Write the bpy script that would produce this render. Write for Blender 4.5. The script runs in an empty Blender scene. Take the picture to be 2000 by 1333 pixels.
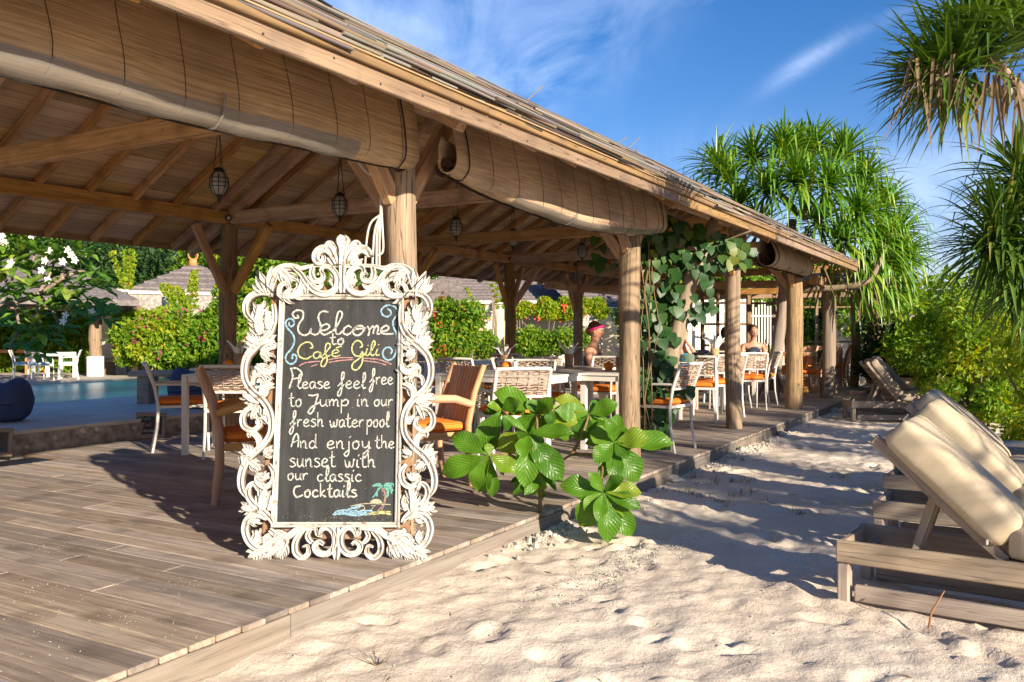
import bpy, bmesh, math, random
import numpy as np
from mathutils import Vector, Matrix, Euler, Quaternion, noise as mnoise
random.seed(7); rng = np.random.default_rng(11)
SC = bpy.context.scene; COL = SC.collection
PI = math.pi; R = math.radians
# ---------------------------------------------------------------- camera
ZC = 1.23; DZ = 0.13                      # eye above the sand, deck above the sand
FOC = 1711.0; YAW = math.atan(990 / FOC)
CR = Vector((math.cos(YAW), math.sin(YAW), 0)); CF = Vector((-math.sin(YAW), math.cos(YAW), 0))
cam = bpy.data.cameras.new('camera'); camo = bpy.data.objects.new('camera', cam); COL.objects.link(camo)
cam.sensor_width = 36; cam.lens = 36 * FOC / 2000; cam.shift_y = -14.5 / 2000
cam.clip_start = .05; cam.clip_end = 6000
camo.location = (0, 0, ZC); camo.rotation_euler = (PI / 2, 0, YAW)
SC.camera = camo
# ---------------------------------------------------------------- world, sun, exposure
SUN_EL = R(18.3); SUN_AZ = Vector((.917, -.400, 0)).normalized()
SUN = Vector((SUN_AZ.x * math.cos(SUN_EL), SUN_AZ.y * math.cos(SUN_EL), math.sin(SUN_EL)))
W = bpy.data.worlds.new('World'); SC.world = W; W.use_nodes = True
nt = W.node_tree; nt.nodes.clear(); N = nt.nodes.new; L = nt.links.new
out = N('ShaderNodeOutputWorld'); bg = N('ShaderNodeBackground'); sky = N('ShaderNodeTexSky')
sky.sky_type = 'NISHITA'; sky.sun_disc = False; sky.sun_elevation = SUN_EL
sky.sun_rotation = math.atan2(SUN_AZ.x, SUN_AZ.y); sky.air_density = 1.0; sky.dust_density = .25; sky.ozone_density = 3.0
tc = N('ShaderNodeTexCoord'); mp = N('ShaderNodeMapping'); mp.inputs['Rotation'].default_value = (0, .5, .35)
mp.inputs['Scale'].default_value = (1.3, 4.2, 6.5)
n1 = N('ShaderNodeTexNoise'); n1.inputs['Scale'].default_value = 1.15; n1.inputs['Detail'].default_value = 9; n1.inputs['Roughness'].default_value = .55; n1.inputs['Distortion'].default_value = .5
rp = N('ShaderNodeValToRGB'); rp.color_ramp.elements[0].position = .5; rp.color_ramp.elements[1].position = .86
rp.color_ramp.elements[1].color = (.30, .30, .30, 1)
L(tc.outputs['Generated'], mp.inputs['Vector']); L(mp.outputs[0], n1.inputs['Vector']); L(n1.outputs['Fac'], rp.inputs[0])
hs = N('ShaderNodeHueSaturation'); hs.inputs['Saturation'].default_value = 1.32; hs.inputs['Value'].default_value = .53
mx = N('ShaderNodeMixRGB'); mx.inputs[2].default_value = (4.4, 5.0, 6.0, 1)
L(sky.outputs[0], hs.inputs['Color']); tint = N('ShaderNodeMixRGB'); tint.blend_type = 'MULTIPLY'; tint.inputs[0].default_value = 1; tint.inputs[2].default_value = (.95, .78, .93, 1); L(hs.outputs[0], tint.inputs[1]); L(tint.outputs[0], mx.inputs[1]); L(rp.outputs[0], mx.inputs[0])
def wisp(px, py, ang, la, lb, k, prev):                       # one thin cloud: a soft streak of noise in a direction of the sky
    d = (CR * ((px - 1000) / FOC) + CF + Vector((0, 0, (652 - py) / FOC))).normalized(); r_ = CR - d * CR.dot(d); r_.normalize(); u_ = d.cross(r_) * -1
    u = r_ * math.cos(ang) + u_ * math.sin(ang); v = d.cross(u); acc = None
    for w_, l_ in ((u, la), (v, lb)):
        dt = N('ShaderNodeVectorMath'); dt.operation = 'DOT_PRODUCT'; dt.inputs[1].default_value = w_; L(tc.outputs['Generated'], dt.inputs[0]); off = N('ShaderNodeMath'); off.operation = 'DIVIDE'; off.inputs[1].default_value = l_; L(dt.outputs['Value'], off.inputs[0])
        sq = N('ShaderNodeMath'); sq.operation = 'MULTIPLY'; L(off.outputs[0], sq.inputs[0]); L(off.outputs[0], sq.inputs[1])
        if acc is None: acc = sq
        else: ad_ = N('ShaderNodeMath'); ad_.operation = 'ADD'; L(acc.outputs[0], ad_.inputs[0]); L(sq.outputs[0], ad_.inputs[1]); acc = ad_
    ng = N('ShaderNodeMath'); ng.operation = 'MULTIPLY'; ng.inputs[1].default_value = -1; L(acc.outputs[0], ng.inputs[0]); ex = N('ShaderNodeMath'); ex.operation = 'EXPONENT'; L(ng.outputs[0], ex.inputs[0])
    fw = N('ShaderNodeVectorMath'); fw.operation = 'DOT_PRODUCT'; fw.inputs[1].default_value = d; L(tc.outputs['Generated'], fw.inputs[0]); gt = N('ShaderNodeMath'); gt.operation = 'GREATER_THAN'; gt.inputs[1].default_value = 0; L(fw.outputs['Value'], gt.inputs[0])
    nz = N('ShaderNodeTexNoise'); nz.inputs['Scale'].default_value = 7; nz.inputs['Detail'].default_value = 8; nz.inputs['Roughness'].default_value = .6; nz.inputs['Distortion'].default_value = 1; L(tc.outputs['Generated'], nz.inputs['Vector']); mr = N('ShaderNodeMapRange'); mr.inputs[1].default_value = .36; mr.inputs[2].default_value = .66; mr.inputs[4].default_value = k; L(nz.outputs['Fac'], mr.inputs[0])
    m1 = N('ShaderNodeMath'); m1.operation = 'MULTIPLY'; L(ex.outputs[0], m1.inputs[0]); L(gt.outputs[0], m1.inputs[1]); m2 = N('ShaderNodeMath'); m2.operation = 'MULTIPLY'; L(m1.outputs[0], m2.inputs[0]); L(mr.outputs[0], m2.inputs[1])
    c_ = N('ShaderNodeMixRGB'); c_.inputs[2].default_value = (3.4, 4.0, 5.2, 1); L(m2.outputs[0], c_.inputs[0]); L(prev, c_.inputs[1]); return c_.outputs[0]
cur = mx.outputs[0]
for a_ in ((1580, 118, .62, .045, .009, .55), (1660, 72, .45, .05, .007, .25), (1060, 125, .5, .11, .05, .42), (800, 20, .2, .14, .05, .4), (1880, 300, .3, .12, .03, .35), (1350, 310, .1, .1, .03, .2), (1900, 430, .0, .16, .06, .45)): cur = wisp(*a_, cur)
L(cur, bg.inputs[0]); bg.inputs[1].default_value = .14; L(bg.outputs[0], out.inputs[0])
sl = bpy.data.lights.new('sun', 'SUN'); sl.energy = 4.3; sl.angle = R(.6); sl.color = (1, .87, .70)
so = bpy.data.objects.new('sun', sl); COL.objects.link(so); so.rotation_euler = SUN.to_track_quat('Z', 'Y').to_euler()
SC.view_settings.view_transform = 'Standard'; SC.view_settings.look = 'None'; SC.view_settings.gamma = 1
SC.view_settings.use_curve_mapping = False; SC.view_settings.exposure = 1.28
try:
    SC.cycles.max_bounces = 10; SC.cycles.diffuse_bounces = 8; SC.cycles.transparent_max_bounces = 8; SC.cycles.caustics_reflective = False; SC.cycles.caustics_refractive = False
except Exception: pass

# ---------------------------------------------------------------- geometry of the view
def cw(xc, zc, z=0.):                      # camera right / depth -> world
    p = CR * xc + CF * zc; return Vector((p.x, p.y, z))
def at(px, py, z=DZ):                      # where the sight line of a pixel meets the level z
    d = FOC * (ZC - z) / (py - 652.0); return cw((px - 1000) / FOC * d, d, z)
def pz(px, py, d):                         # the point of a sight line at depth d
    return cw((px - 1000) / FOC * d, d, ZC + (652.0 - py) / FOC * d)
def y_at(px, X):                           # Y of the sight line's column on the plane x = X
    t = (px - 1000) / FOC; c, s = CR.x, CR.y
    return X * (c + t * s) / (t * c - s) if abs(t * c - s) > 1e-6 else 0
def cdir(r, f):                            # heading (radians, of +Y) for a camera-space direction
    v = CR * r + CF * f; return math.atan2(-v.x, v.y)
def wdir(x, y): return math.atan2(-x, y)

# ---------------------------------------------------------------- mesh helpers
class MB:
    def __init__(s): s.v = []; s.f = []; s.sm = []
    def add(s, vs, fs, smooth=False):
        n = len(s.v); s.v += [tuple(v) for v in vs]; s.f += [tuple(i + n for i in f) for f in fs]; s.sm += [smooth] * len(fs); return s
    def box(s, c, d, M=None):
        vs = [Vector((c[0] + sx * d[0] / 2, c[1] + sy * d[1] / 2, c[2] + sz * d[2] / 2)) for sx in (-1, 1) for sy in (-1, 1) for sz in (-1, 1)]
        if M is not None: vs = [M @ v for v in vs]
        return s.add(vs, [(0, 1, 3, 2), (4, 6, 7, 5), (0, 4, 5, 1), (2, 3, 7, 6), (0, 2, 6, 4), (1, 5, 7, 3)])
    def bar(s, a, b, w, h, up=(0, 0, 1)):
        a, b = Vector(a), Vector(b); x = (b - a); l = x.length; x = x / l
        y = Vector(up).cross(x)
        if y.length < 1e-4: y = Vector((0, 1, 0)).cross(x)
        y.normalize(); z = x.cross(y)
        M = Matrix((x, y, z)).transposed().to_4x4(); M.translation = (a + b) / 2
        return s.box((0, 0, 0), (l, w, h), M)
    def tube(s, pts, rad, n=8, cap=True):
        pts = [Vector(p) for p in pts]; m = len(pts)
        if not hasattr(rad, '__len__'): rad = [rad] * m
        rows = []; prev = None
        for i, p in enumerate(pts):
            t = (pts[min(i + 1, m - 1)] - pts[max(i - 1, 0)]).normalized()
            if prev is None:
                a = Vector((0, 0, 1)) if abs(t.z) < .9 else Vector((1, 0, 0)); u = a.cross(t).normalized()
            else:
                u = prev - t * prev.dot(t); u = u.normalized() if u.length > 1e-5 else Vector((1, 0, 0))
            prev = u; w = t.cross(u)
            rows.append([p + (u * math.cos(2 * PI * k / n) + w * math.sin(2 * PI * k / n)) * rad[i] for k in range(n)])
        vs = [v for r in rows for v in r]; fs = []
        for i in range(m - 1):
            for k in range(n): fs.append((i * n + k, i * n + (k + 1) % n, (i + 1) * n + (k + 1) % n, (i + 1) * n + k))
        s.add(vs, fs, True)
        if cap:
            s.add(rows[0], [tuple(range(n))[::-1]]); s.add(rows[-1], [tuple(range(n))])
        return s
    def lathe(s, prof, c=(0, 0, 0), n=16, sy=1.):
        vs = []; fs = []
        for r, z in prof:
            for k in range(n): vs.append((c[0] + r * math.cos(2 * PI * k / n), c[1] + sy * r * math.sin(2 * PI * k / n), c[2] + z))
        for i in range(len(prof) - 1):
            for k in range(n): fs.append((i * n + k, i * n + (k + 1) % n, (i + 1) * n + (k + 1) % n, (i + 1) * n + k))
        return s.add(vs, fs, True)
    def ball(s, c, r, n=12, sc=(1, 1, 1)):
        vs = []; fs = []; m = n // 2
        for i in range(m + 1):
            th = PI * i / m
            for k in range(n): vs.append((c[0] + r * sc[0] * math.sin(th) * math.cos(2 * PI * k / n), c[1] + r * sc[1] * math.sin(th) * math.sin(2 * PI * k / n), c[2] - r * sc[2] * math.cos(th)))
        for i in range(m):
            for k in range(n): fs.append((i * n + k, i * n + (k + 1) % n, (i + 1) * n + (k + 1) % n, (i + 1) * n + k))
        return s.add(vs, fs, True)
    def mesh(s, name, mat=None):
        me = bpy.data.meshes.new(name); me.from_pydata(s.v, [], s.f)
        me.polygons.foreach_set('use_smooth', s.sm); me.update()
        if mat: me.materials.append(mat)
        return me
    def build(s, name, mat, parent=None, loc=None):
        return put(name, s.mesh(name, mat), parent, loc)
def put(name, me, parent=None, loc=None, M=None):
    o = bpy.data.objects.new(name, me); COL.objects.link(o); o.parent = parent
    if loc is not None: o.location = loc
    if M is not None: o.matrix_local = M
    return o
def tag(o, label=None, cat=None, group=None, kind=None):
    if label: o['label'] = label
    if cat: o['category'] = cat
    if group: o['group'] = group
    if kind: o['kind'] = kind
    return o
def empty(name, loc=(0, 0, 0), rz=0.):
    o = bpy.data.objects.new(name, None); COL.objects.link(o); o.location = loc; o.rotation_euler = (0, 0, rz); o.empty_display_size = .1; return o
def copy_tree(o, parent=None):
    c = o.copy(); COL.objects.link(c); c.parent = parent
    for ch in list(o.children): copy_tree(ch, c)
    return c
def npmesh(name, V, F, mat, smooth=False):       # fast mesh from arrays, F (n,3) or (n,4)
    me = bpy.data.meshes.new(name); V = np.asarray(V, dtype=np.float32); F = np.asarray(F, dtype=np.int32)
    me.vertices.add(len(V)); me.vertices.foreach_set('co', V.ravel())
    k = F.shape[1]; me.loops.add(F.size); me.loops.foreach_set('vertex_index', F.ravel())
    me.polygons.add(len(F)); me.polygons.foreach_set('loop_start', np.arange(0, F.size, k, dtype=np.int32))
    try: me.polygons.foreach_set('loop_total', np.full(len(F), k, dtype=np.int32))
    except Exception: pass
    me.polygons.foreach_set('use_smooth', np.full(len(F), smooth)); me.update(calc_edges=True); me.validate()
    if mat: me.materials.append(mat)
    return me
def beam(name, a, b, w, h, mat, parent=None, up=(0, 0, 1), bev=.006):     # squared timber, grain along its own x
    a, b = Vector(a), Vector(b); x = b - a; l = x.length; x.normalize(); y = Vector(up).cross(x)
    if y.length < 1e-4: y = Vector((0, 1, 0)).cross(x)
    y.normalize(); z = x.cross(y); M = Matrix((x, y, z)).transposed().to_4x4(); M.translation = (a + b) / 2
    return put(name, rbox((l, w, h), bev, mat, 1), parent, M=M)
_rb = {}
def rbox(d, r, mat, seg=2, name='block', puff=0.):
    key = (tuple(round(x, 4) for x in d), round(r, 4), mat.name, seg, puff)
    if key in _rb: return _rb[key]
    bm = bmesh.new(); bmesh.ops.create_cube(bm, size=1); bmesh.ops.scale(bm, vec=d, verts=bm.verts)
    if puff:
        bmesh.ops.subdivide_edges(bm, edges=bm.edges[:], cuts=5, use_grid_fill=True)
        for v in bm.verts:
            u = [abs(v.co[i]) / (d[i] / 2) for i in range(3)]
            k = 1 - max(u[0], u[1]) ** 4
            v.co.z += math.copysign(puff * k, v.co.z) if u[2] > .5 else 0
            for i in (0, 1):
                e = max(0, 1 - u[1 - i] ** 4); v.co[i] += math.copysign(puff * .4 * e * (1 - u[2] ** 2), v.co[i]) if u[i] > .98 else 0
        ed = [e for e in bm.edges if len(e.link_faces) == 2 and e.calc_face_angle(0) > .7]
        if r: bmesh.ops.bevel(bm, geom=ed, offset=r, segments=seg, affect='EDGES', profile=.6)
    elif r: bmesh.ops.bevel(bm, geom=bm.edges[:], offset=min(r, min(d) * .3), segments=seg, affect='EDGES', profile=.6)
    me = bpy.data.meshes.new(name); bm.to_mesh(me); bm.free()
    if puff: me.polygons.foreach_set('use_smooth', [True] * len(me.polygons))
    me.materials.append(mat); _rb[key] = me; return me
def soft_box(d, r, mat, puff=.02, name='cushion', n=12):       # a stuffed cushion: rounded box, bulging faces
    bm = bmesh.new(); bmesh.ops.create_cube(bm, size=2); bmesh.ops.subdivide_edges(bm, edges=bm.edges[:], cuts=n, use_grid_fill=True); h = [x / 2 for x in d]
    for v in bm.verts:
        p = [math.copysign(abs(v.co[i]) ** .8, v.co[i]) * h[i] for i in range(3)]; q = [max(-h[i] + r, min(h[i] - r, p[i])) for i in range(3)]; o = Vector([p[i] - q[i] for i in range(3)])
        if o.length > 1e-6: o = o.normalized() * r
        c = Vector(q) + o; u = [c[i] / h[i] for i in range(3)]
        c.z += puff * u[2] * (1 - u[0] ** 4) * (1 - u[1] ** 4); c.y += puff * .5 * u[1] * (1 - u[0] ** 4) * (1 - u[2] ** 2) - .004 * math.sin(u[0] * 14) * u[1] * (1 - u[2] ** 2)
        c.z += .006 * mnoise.noise(c * 9); v.co = c
    me = bpy.data.meshes.new(name); bm.to_mesh(me); bm.free(); me.polygons.foreach_set('use_smooth', [True] * len(me.polygons)); me.materials.append(mat); return me
def cat_rom(P, n=6):                              # smooth a polyline
    P = [np.array(p, float) for p in P]; Q = [2 * P[0] - P[1]] + P + [2 * P[-1] - P[-2]]; o = []
    for i in range(1, len(Q) - 2):
        for k in range(n):
            t = k / n; a, b, c, d = Q[i - 1:i + 3]
            o.append(.5 * ((2 * b) + (c - a) * t + (2 * a - 5 * b + 4 * c - d) * t * t + (3 * b - a - 3 * c + d) * t ** 3))
    o.append(P[-1]); return o

# ---------------------------------------------------------------- materials
def M_(name):
    m = bpy.data.materials.new(name); m.use_nodes = True; t = m.node_tree; b = t.nodes['Principled BSDF']; return m, t, b
def plain(name, c, rough=.6, metal=0., spec=.4, noise=0., nsc=8., bump=0., bsc=60., rnd=0.):
    m, t, b = M_(name); n = t.nodes.new; l = t.links.new
    b.inputs['Roughness'].default_value = rough; b.inputs['Metallic'].default_value = metal; b.inputs['Specular IOR Level'].default_value = spec
    b.inputs['Base Color'].default_value = (*c, 1); tcn = n('ShaderNodeTexCoord')
    last = None
    if noise:
        nz = n('ShaderNodeTexNoise'); nz.inputs['Scale'].default_value = nsc; nz.inputs['Detail'].default_value = 5; l(tcn.outputs['Object'], nz.inputs['Vector'])
        r = n('ShaderNodeValToRGB'); r.color_ramp.elements[0].position = .3; r.color_ramp.elements[1].position = .7
        r.color_ramp.elements[0].color = (*[x * (1 - noise) for x in c], 1); r.color_ramp.elements[1].color = (*[min(1, x * (1 + noise * .6)) for x in c], 1)
        l(nz.outputs['Fac'], r.inputs[0]); last = r.outputs[0]
    if rnd: last = vary(t, last, c, rnd)
    if last: l(last, b.inputs['Base Color'])
    if bump:
        nb = n('ShaderNodeTexNoise'); nb.inputs['Scale'].default_value = bsc; nb.inputs['Detail'].default_value = 4; l(tcn.outputs['Object'], nb.inputs['Vector'])
        bp = n('ShaderNodeBump'); bp.inputs['Strength'].default_value = bump; bp.inputs['Distance'].default_value = .01; l(nb.outputs['Fac'], bp.inputs['Height']); l(bp.outputs[0], b.inputs['Normal'])
    return m
def vary(t, last, c, k, hue=.0, src='Random'):
    n = t.nodes.new; l = t.links.new
    oi = n('ShaderNodeObjectInfo'); mr = n('ShaderNodeMapRange'); mr.inputs[3].default_value = 1 - k; mr.inputs[4].default_value = 1 + k
    h = n('ShaderNodeHueSaturation'); l(oi.outputs['Random'], mr.inputs[0]); l(mr.outputs[0], h.inputs['Value'])
    if last: l(last, h.inputs['Color'])
    else: h.inputs['Color'].default_value = (*c, 1)
    if hue:
        m2 = n('ShaderNodeMath'); m2.operation = 'MULTIPLY'; m2.inputs[1].default_value = 7.31; fr = n('ShaderNodeMath'); fr.operation = 'FRACT'
        mh = n('ShaderNodeMapRange'); mh.inputs[3].default_value = .5 - hue; mh.inputs[4].default_value = .5 + hue
        l(oi.outputs['Random'], m2.inputs[0]); l(m2.outputs[0], fr.inputs[0]); l(fr.outputs[0], mh.inputs[0]); l(mh.outputs[0], h.inputs['Hue'])
        ms = n('ShaderNodeMapRange'); ms.inputs[3].default_value = .75; ms.inputs[4].default_value = 1.15; l(fr.outputs[0], ms.inputs[0]); l(ms.outputs[0], h.inputs['Saturation'])
    return h.outputs[0]
def wood(name, c1, c2, axis='x', sc=1., rough=.65, k=.18, hue=.012, dark=None, bump=.35, wear=None, spec=.25, cracks=0.):
    m, t, b = M_(name); n = t.nodes.new; l = t.links.new; tcn = n('ShaderNodeTexCoord'); mpn = n('ShaderNodeMapping')
    s = {'x': (1.1, 22, 22), 'y': (22, 1.1, 22), 'z': (22, 22, 1.1)}[axis]; mpn.inputs['Scale'].default_value = [v * sc for v in s]
    oi = n('ShaderNodeObjectInfo'); cx = n('ShaderNodeCombineXYZ'); mm = n('ShaderNodeMath'); mm.operation = 'MULTIPLY'; mm.inputs[1].default_value = 37
    l(oi.outputs['Random'], mm.inputs[0]); [l(mm.outputs[0], cx.inputs[i]) for i in range(3)]; l(cx.outputs[0], mpn.inputs['Location'])
    nz = n('ShaderNodeTexNoise'); nz.inputs['Scale'].default_value = 1.6; nz.inputs['Detail'].default_value = 7; nz.inputs['Roughness'].default_value = .62; nz.inputs['Distortion'].default_value = .7
    l(tcn.outputs['Object'], mpn.inputs['Vector']); l(mpn.outputs[0], nz.inputs['Vector'])
    r = n('ShaderNodeValToRGB'); e = r.color_ramp.elements; e[0].position = .28; e[0].color = (*c1, 1); e[1].position = .68; e[1].color = (*c2, 1)
    l(nz.outputs['Fac'], r.inputs[0]); last = r.outputs[0]
    if dark:
        n2 = n('ShaderNodeTexNoise'); n2.inputs['Scale'].default_value = 3.2; n2.inputs['Detail'].default_value = 4; l(tcn.outputs['Object'], n2.inputs['Vector'])
        r2 = n('ShaderNodeValToRGB'); r2.color_ramp.elements[0].position = .52; r2.color_ramp.elements[1].position = .72
        r2.color_ramp.elements[1].color = (.75, .75, .75, 1)
        mxn = n('ShaderNodeMixRGB'); mxn.inputs[2].default_value = (*dark, 1); l(n2.outputs['Fac'], r2.inputs[0]); l(r2.outputs[0], mxn.inputs[0]); l(last, mxn.inputs[1]); last = mxn.outputs[0]
    if cracks:
        mc = n('ShaderNodeMapping'); mc.inputs['Scale'].default_value = {'x': (.8, 26, 26), 'y': (26, .8, 26), 'z': (26, 26, .8)}[axis]; l(tcn.outputs['Object'], mc.inputs[0]); l(cx.outputs[0], mc.inputs['Location'])
        nc = n('ShaderNodeTexNoise'); nc.inputs['Scale'].default_value = 1.3; nc.inputs['Detail'].default_value = 3; nc.inputs['Distortion'].default_value = .4; l(mc.outputs[0], nc.inputs['Vector'])
        rc = n('ShaderNodeValToRGB'); ee = rc.color_ramp.elements; ee[0].position = .475; ee[0].color = (0, 0, 0, 1); ee[1].position = .5; ee[1].color = (cracks,) * 3 + (1,); q_ = ee.new(.525); q_.color = (0, 0, 0, 1); l(nc.outputs['Fac'], rc.inputs[0])
        nk = n('ShaderNodeTexVoronoi'); nk.inputs['Scale'].default_value = 3.1; l(tcn.outputs['Object'], nk.inputs['Vector']); rk = n('ShaderNodeValToRGB'); rk.color_ramp.elements[0].position = .04; rk.color_ramp.elements[0].color = (.8, .8, .8, 1); rk.color_ramp.elements[1].position = .085; rk.color_ramp.elements[1].color = (0, 0, 0, 1); l(nk.outputs['Distance'], rk.inputs[0])
        lt = n('ShaderNodeMixRGB'); lt.blend_type = 'LIGHTEN'; lt.inputs[0].default_value = 1; l(rc.outputs[0], lt.inputs[1]); l(rk.outputs[0], lt.inputs[2])
        mxn = n('ShaderNodeMixRGB'); mxn.inputs[2].default_value = (*[v * .32 for v in c1], 1); l(lt.outputs[0], mxn.inputs[0]); l(last, mxn.inputs[1]); last = mxn.outputs[0]
    if wear:
        n3 = n('ShaderNodeTexNoise'); n3.inputs['Scale'].default_value = 9; n3.inputs['Detail'].default_value = 8; n3.inputs['Roughness'].default_value = .75; l(tcn.outputs['Object'], n3.inputs['Vector'])
        r3 = n('ShaderNodeValToRGB'); r3.color_ramp.elements[0].position = .6; r3.color_ramp.elements[1].position = .68
        mxn = n('ShaderNodeMixRGB'); mxn.inputs[2].default_value = (*wear, 1); l(n3.outputs['Fac'], r3.inputs[0]); l(r3.outputs[0], mxn.inputs[0]); l(last, mxn.inputs[1]); last = mxn.outputs[0]
    last = vary(t, last, c1, k, hue); l(last, b.inputs['Base Color'])
    b.inputs['Roughness'].default_value = rough; b.inputs['Specular IOR Level'].default_value = spec
    bp = n('ShaderNodeBump'); bp.inputs['Strength'].default_value = bump; bp.inputs['Distance'].default_value = .006; l(nz.outputs['Fac'], bp.inputs['Height']); l(bp.outputs[0], b.inputs['Normal'])
    return m
def leafm(name, c1, c2, c3=None, rough=.4, trans=.3, spec=.4, veins=False, obj=False, isl=True):
    m, t, b = M_(name); n = t.nodes.new; l = t.links.new
    g = n('ShaderNodeNewGeometry'); oi = n('ShaderNodeObjectInfo'); r = n('ShaderNodeValToRGB'); e = r.color_ramp.elements
    e[0].position = 0; e[0].color = (*c1, 1); e[1].position = .8 if c3 else 1; e[1].color = (*c2, 1)
    if c3: q = e.new(.97); q.color = (*c3, 1)
    l((oi.outputs['Random'] if obj else g.outputs['Random Per Island']), r.inputs[0]); last = r.outputs[0]
    if veins:
        tcn = n('ShaderNodeTexCoord'); sp = n('ShaderNodeSeparateXYZ'); l(tcn.outputs['Object'], sp.inputs[0])
        ab = n('ShaderNodeMath'); ab.operation = 'ABSOLUTE'; l(sp.outputs['Y'], ab.inputs[0])
        a2 = n('ShaderNodeMath'); a2.operation = 'MULTIPLY_ADD'; a2.inputs[1].default_value = -.75; l(ab.outputs[0], a2.inputs[0]); l(sp.outputs['X'], a2.inputs[2])
        m3 = n('ShaderNodeMath'); m3.operation = 'MULTIPLY'; m3.inputs[1].default_value = 62; l(a2.outputs[0], m3.inputs[0])
        si = n('ShaderNodeMath'); si.operation = 'SINE'; l(m3.outputs[0], si.inputs[0])
        rv = n('ShaderNodeValToRGB'); rv.color_ramp.elements[0].position = .86; rv.color_ramp.elements[1].position = .99; rv.color_ramp.elements[1].color = (.5, .5, .5, 1); l(si.outputs[0], rv.inputs[0])
        rm = n('ShaderNodeValToRGB'); rm.color_ramp.elements[0].position = .0; rm.color_ramp.elements[0].color = (.9, .9, .9, 1); rm.color_ramp.elements[1].position = .016; rm.color_ramp.elements[1].color = (0, 0, 0, 1); l(ab.outputs[0], rm.inputs[0])
        ad = n('ShaderNodeMixRGB'); ad.blend_type = 'LIGHTEN'; ad.inputs[0].default_value = 1; l(rv.outputs[0], ad.inputs[1]); l(rm.outputs[0], ad.inputs[2])
        mv = n('ShaderNodeMixRGB'); mv.inputs[2].default_value = (.16, .26, .035, 1); l(ad.outputs[0], mv.inputs[0]); l(last, mv.inputs[1]); last = mv.outputs[0]
        sp_ = n('ShaderNodeTexNoise'); sp_.inputs['Scale'].default_value = 7; sp_.inputs['Detail'].default_value = 5; l(oi.outputs['Random'], sp_.inputs['W']) if False else None; ob = n('ShaderNodeVectorMath'); ob.operation = 'ADD'; l(tcn.outputs['Object'], ob.inputs[0]); l(oi.outputs['Location'], ob.inputs[1]); l(ob.outputs[0], sp_.inputs['Vector'])
        rs = n('ShaderNodeValToRGB'); rs.color_ramp.elements[0].position = .66; rs.color_ramp.elements[1].position = .72; l(sp_.outputs['Fac'], rs.inputs[0]); ms_ = n('ShaderNodeMixRGB'); ms_.inputs[2].default_value = (.16, .10, .03, 1); l(rs.outputs[0], ms_.inputs[0]); l(last, ms_.inputs[1]); last = ms_.outputs[0]
        nz = n('ShaderNodeTexNoise'); nz.inputs['Scale'].default_value = 9; l(tcn.outputs['Object'], nz.inputs['Vector'])
        sm = n('ShaderNodeMath'); sm.operation = 'MULTIPLY_ADD'; sm.inputs[1].default_value = .22; l(si.outputs[0], sm.inputs[0]); l(nz.outputs['Fac'], sm.inputs[2])
        bp = n('ShaderNodeBump'); bp.inputs['Strength'].default_value = .22; bp.inputs['Distance'].default_value = .03; l(sm.outputs[0], bp.inputs['Height']); l(bp.outputs[0], b.inputs['Normal'])
    l(last, b.inputs['Base Color']); b.inputs['Roughness'].default_value = rough; b.inputs['Specular IOR Level'].default_value = spec
    tr = n('ShaderNodeBsdfTranslucent'); hs = n('ShaderNodeHueSaturation'); hs.inputs['Saturation'].default_value = 1.15; hs.inputs['Value'].default_value = 1.7; hs.inputs['Hue'].default_value = .48
    l(last, hs.inputs['Color']); l(hs.outputs[0], tr.inputs['Color']); mxs = n('ShaderNodeMixShader'); mxs.inputs[0].default_value = trans
    o = t.nodes['Material Output']; l(b.outputs[0], mxs.inputs[1]); l(tr.outputs[0], mxs.inputs[2]); l(mxs.outputs[0], o.inputs[0]); return m

M = {}
M['deck'] = wood('deck_wood', (.225, .172, .13), (.43, .35, .275), 'x', 1.0, .78, .24, .006, dark=(.15, .115, .085), bump=.5, wear=(.42, .36, .28), cracks=.35)
M['deck_edge'] = wood('deck_edge_wood', (.145, .12, .095), (.255, .22, .18), 'x', .6, .7, .12, .005, dark=(.2, .16, .13), bump=.3, cracks=.4)
M['timber'] = wood('brown_timber', (.34, .175, .075), (.60, .355, .165), 'x', .7, .6, .16, .005, dark=(.2, .1, .045), cracks=.5)
M['fascia'] = wood('fascia_timber', (.19, .115, .058), (.31, .205, .11), 'x', .55, .65, .14, .005, dark=(.14, .10, .07), bump=.4, cracks=.7)
M['log'] = wood('log_wood', (.17, .11, .055), (.36, .24, .12), 'z', .8, .7, .08, .004, dark=(.20, .14, .085), bump=.9, cracks=.9)
M['teak'] = wood('teak_wood', (.42, .2, .085), (.60, .34, .17), 'z', 1., .55, .1, .005, bump=.15)
M['teakx'] = wood('teak_wood_across', (.42, .2, .085), (.62, .34, .16), 'y', 1., .5, .1, .01, bump=.15)
M['grey_wood'] = wood('weathered_teak', (.24, .185, .13), (.42, .335, .25), 'x', .8, .7, .14, .006, dark=(.24, .18, .13), bump=.4, cracks=.6)
M['blind'] = None
M['white'] = plain('white_metal', (.66, .63, .56), .4, 0, .4, .06, 5)
M['white2'] = plain('bright_white_metal', (.82, .81, .77), .45, 0, .4)
M['orange'] = plain('orange_canvas', (.80, .22, .03), .85, 0, .2, .12, 12, .25, 260, .08)
M['ball'] = plain('orange_glaze', (.85, .24, .015), .45, 0, .5, .08, 20, .15, 40)
M['wicker'] = plain('wicker_strand', (.36, .27, .20), .6, 0, .3, .35, 45)
M['card'] = plain('bamboo_cup', (.42, .27, .14), .6, 0, .3, .15, 12)
M['paper'] = plain('paper_napkin', (.83, .81, .76), .8, 0, .2)
M['iron'] = plain('dark_iron', (.035, .03, .027), .55, .3)
M['black'] = plain('black_plastic', (.015, .015, .017), .45)
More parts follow.
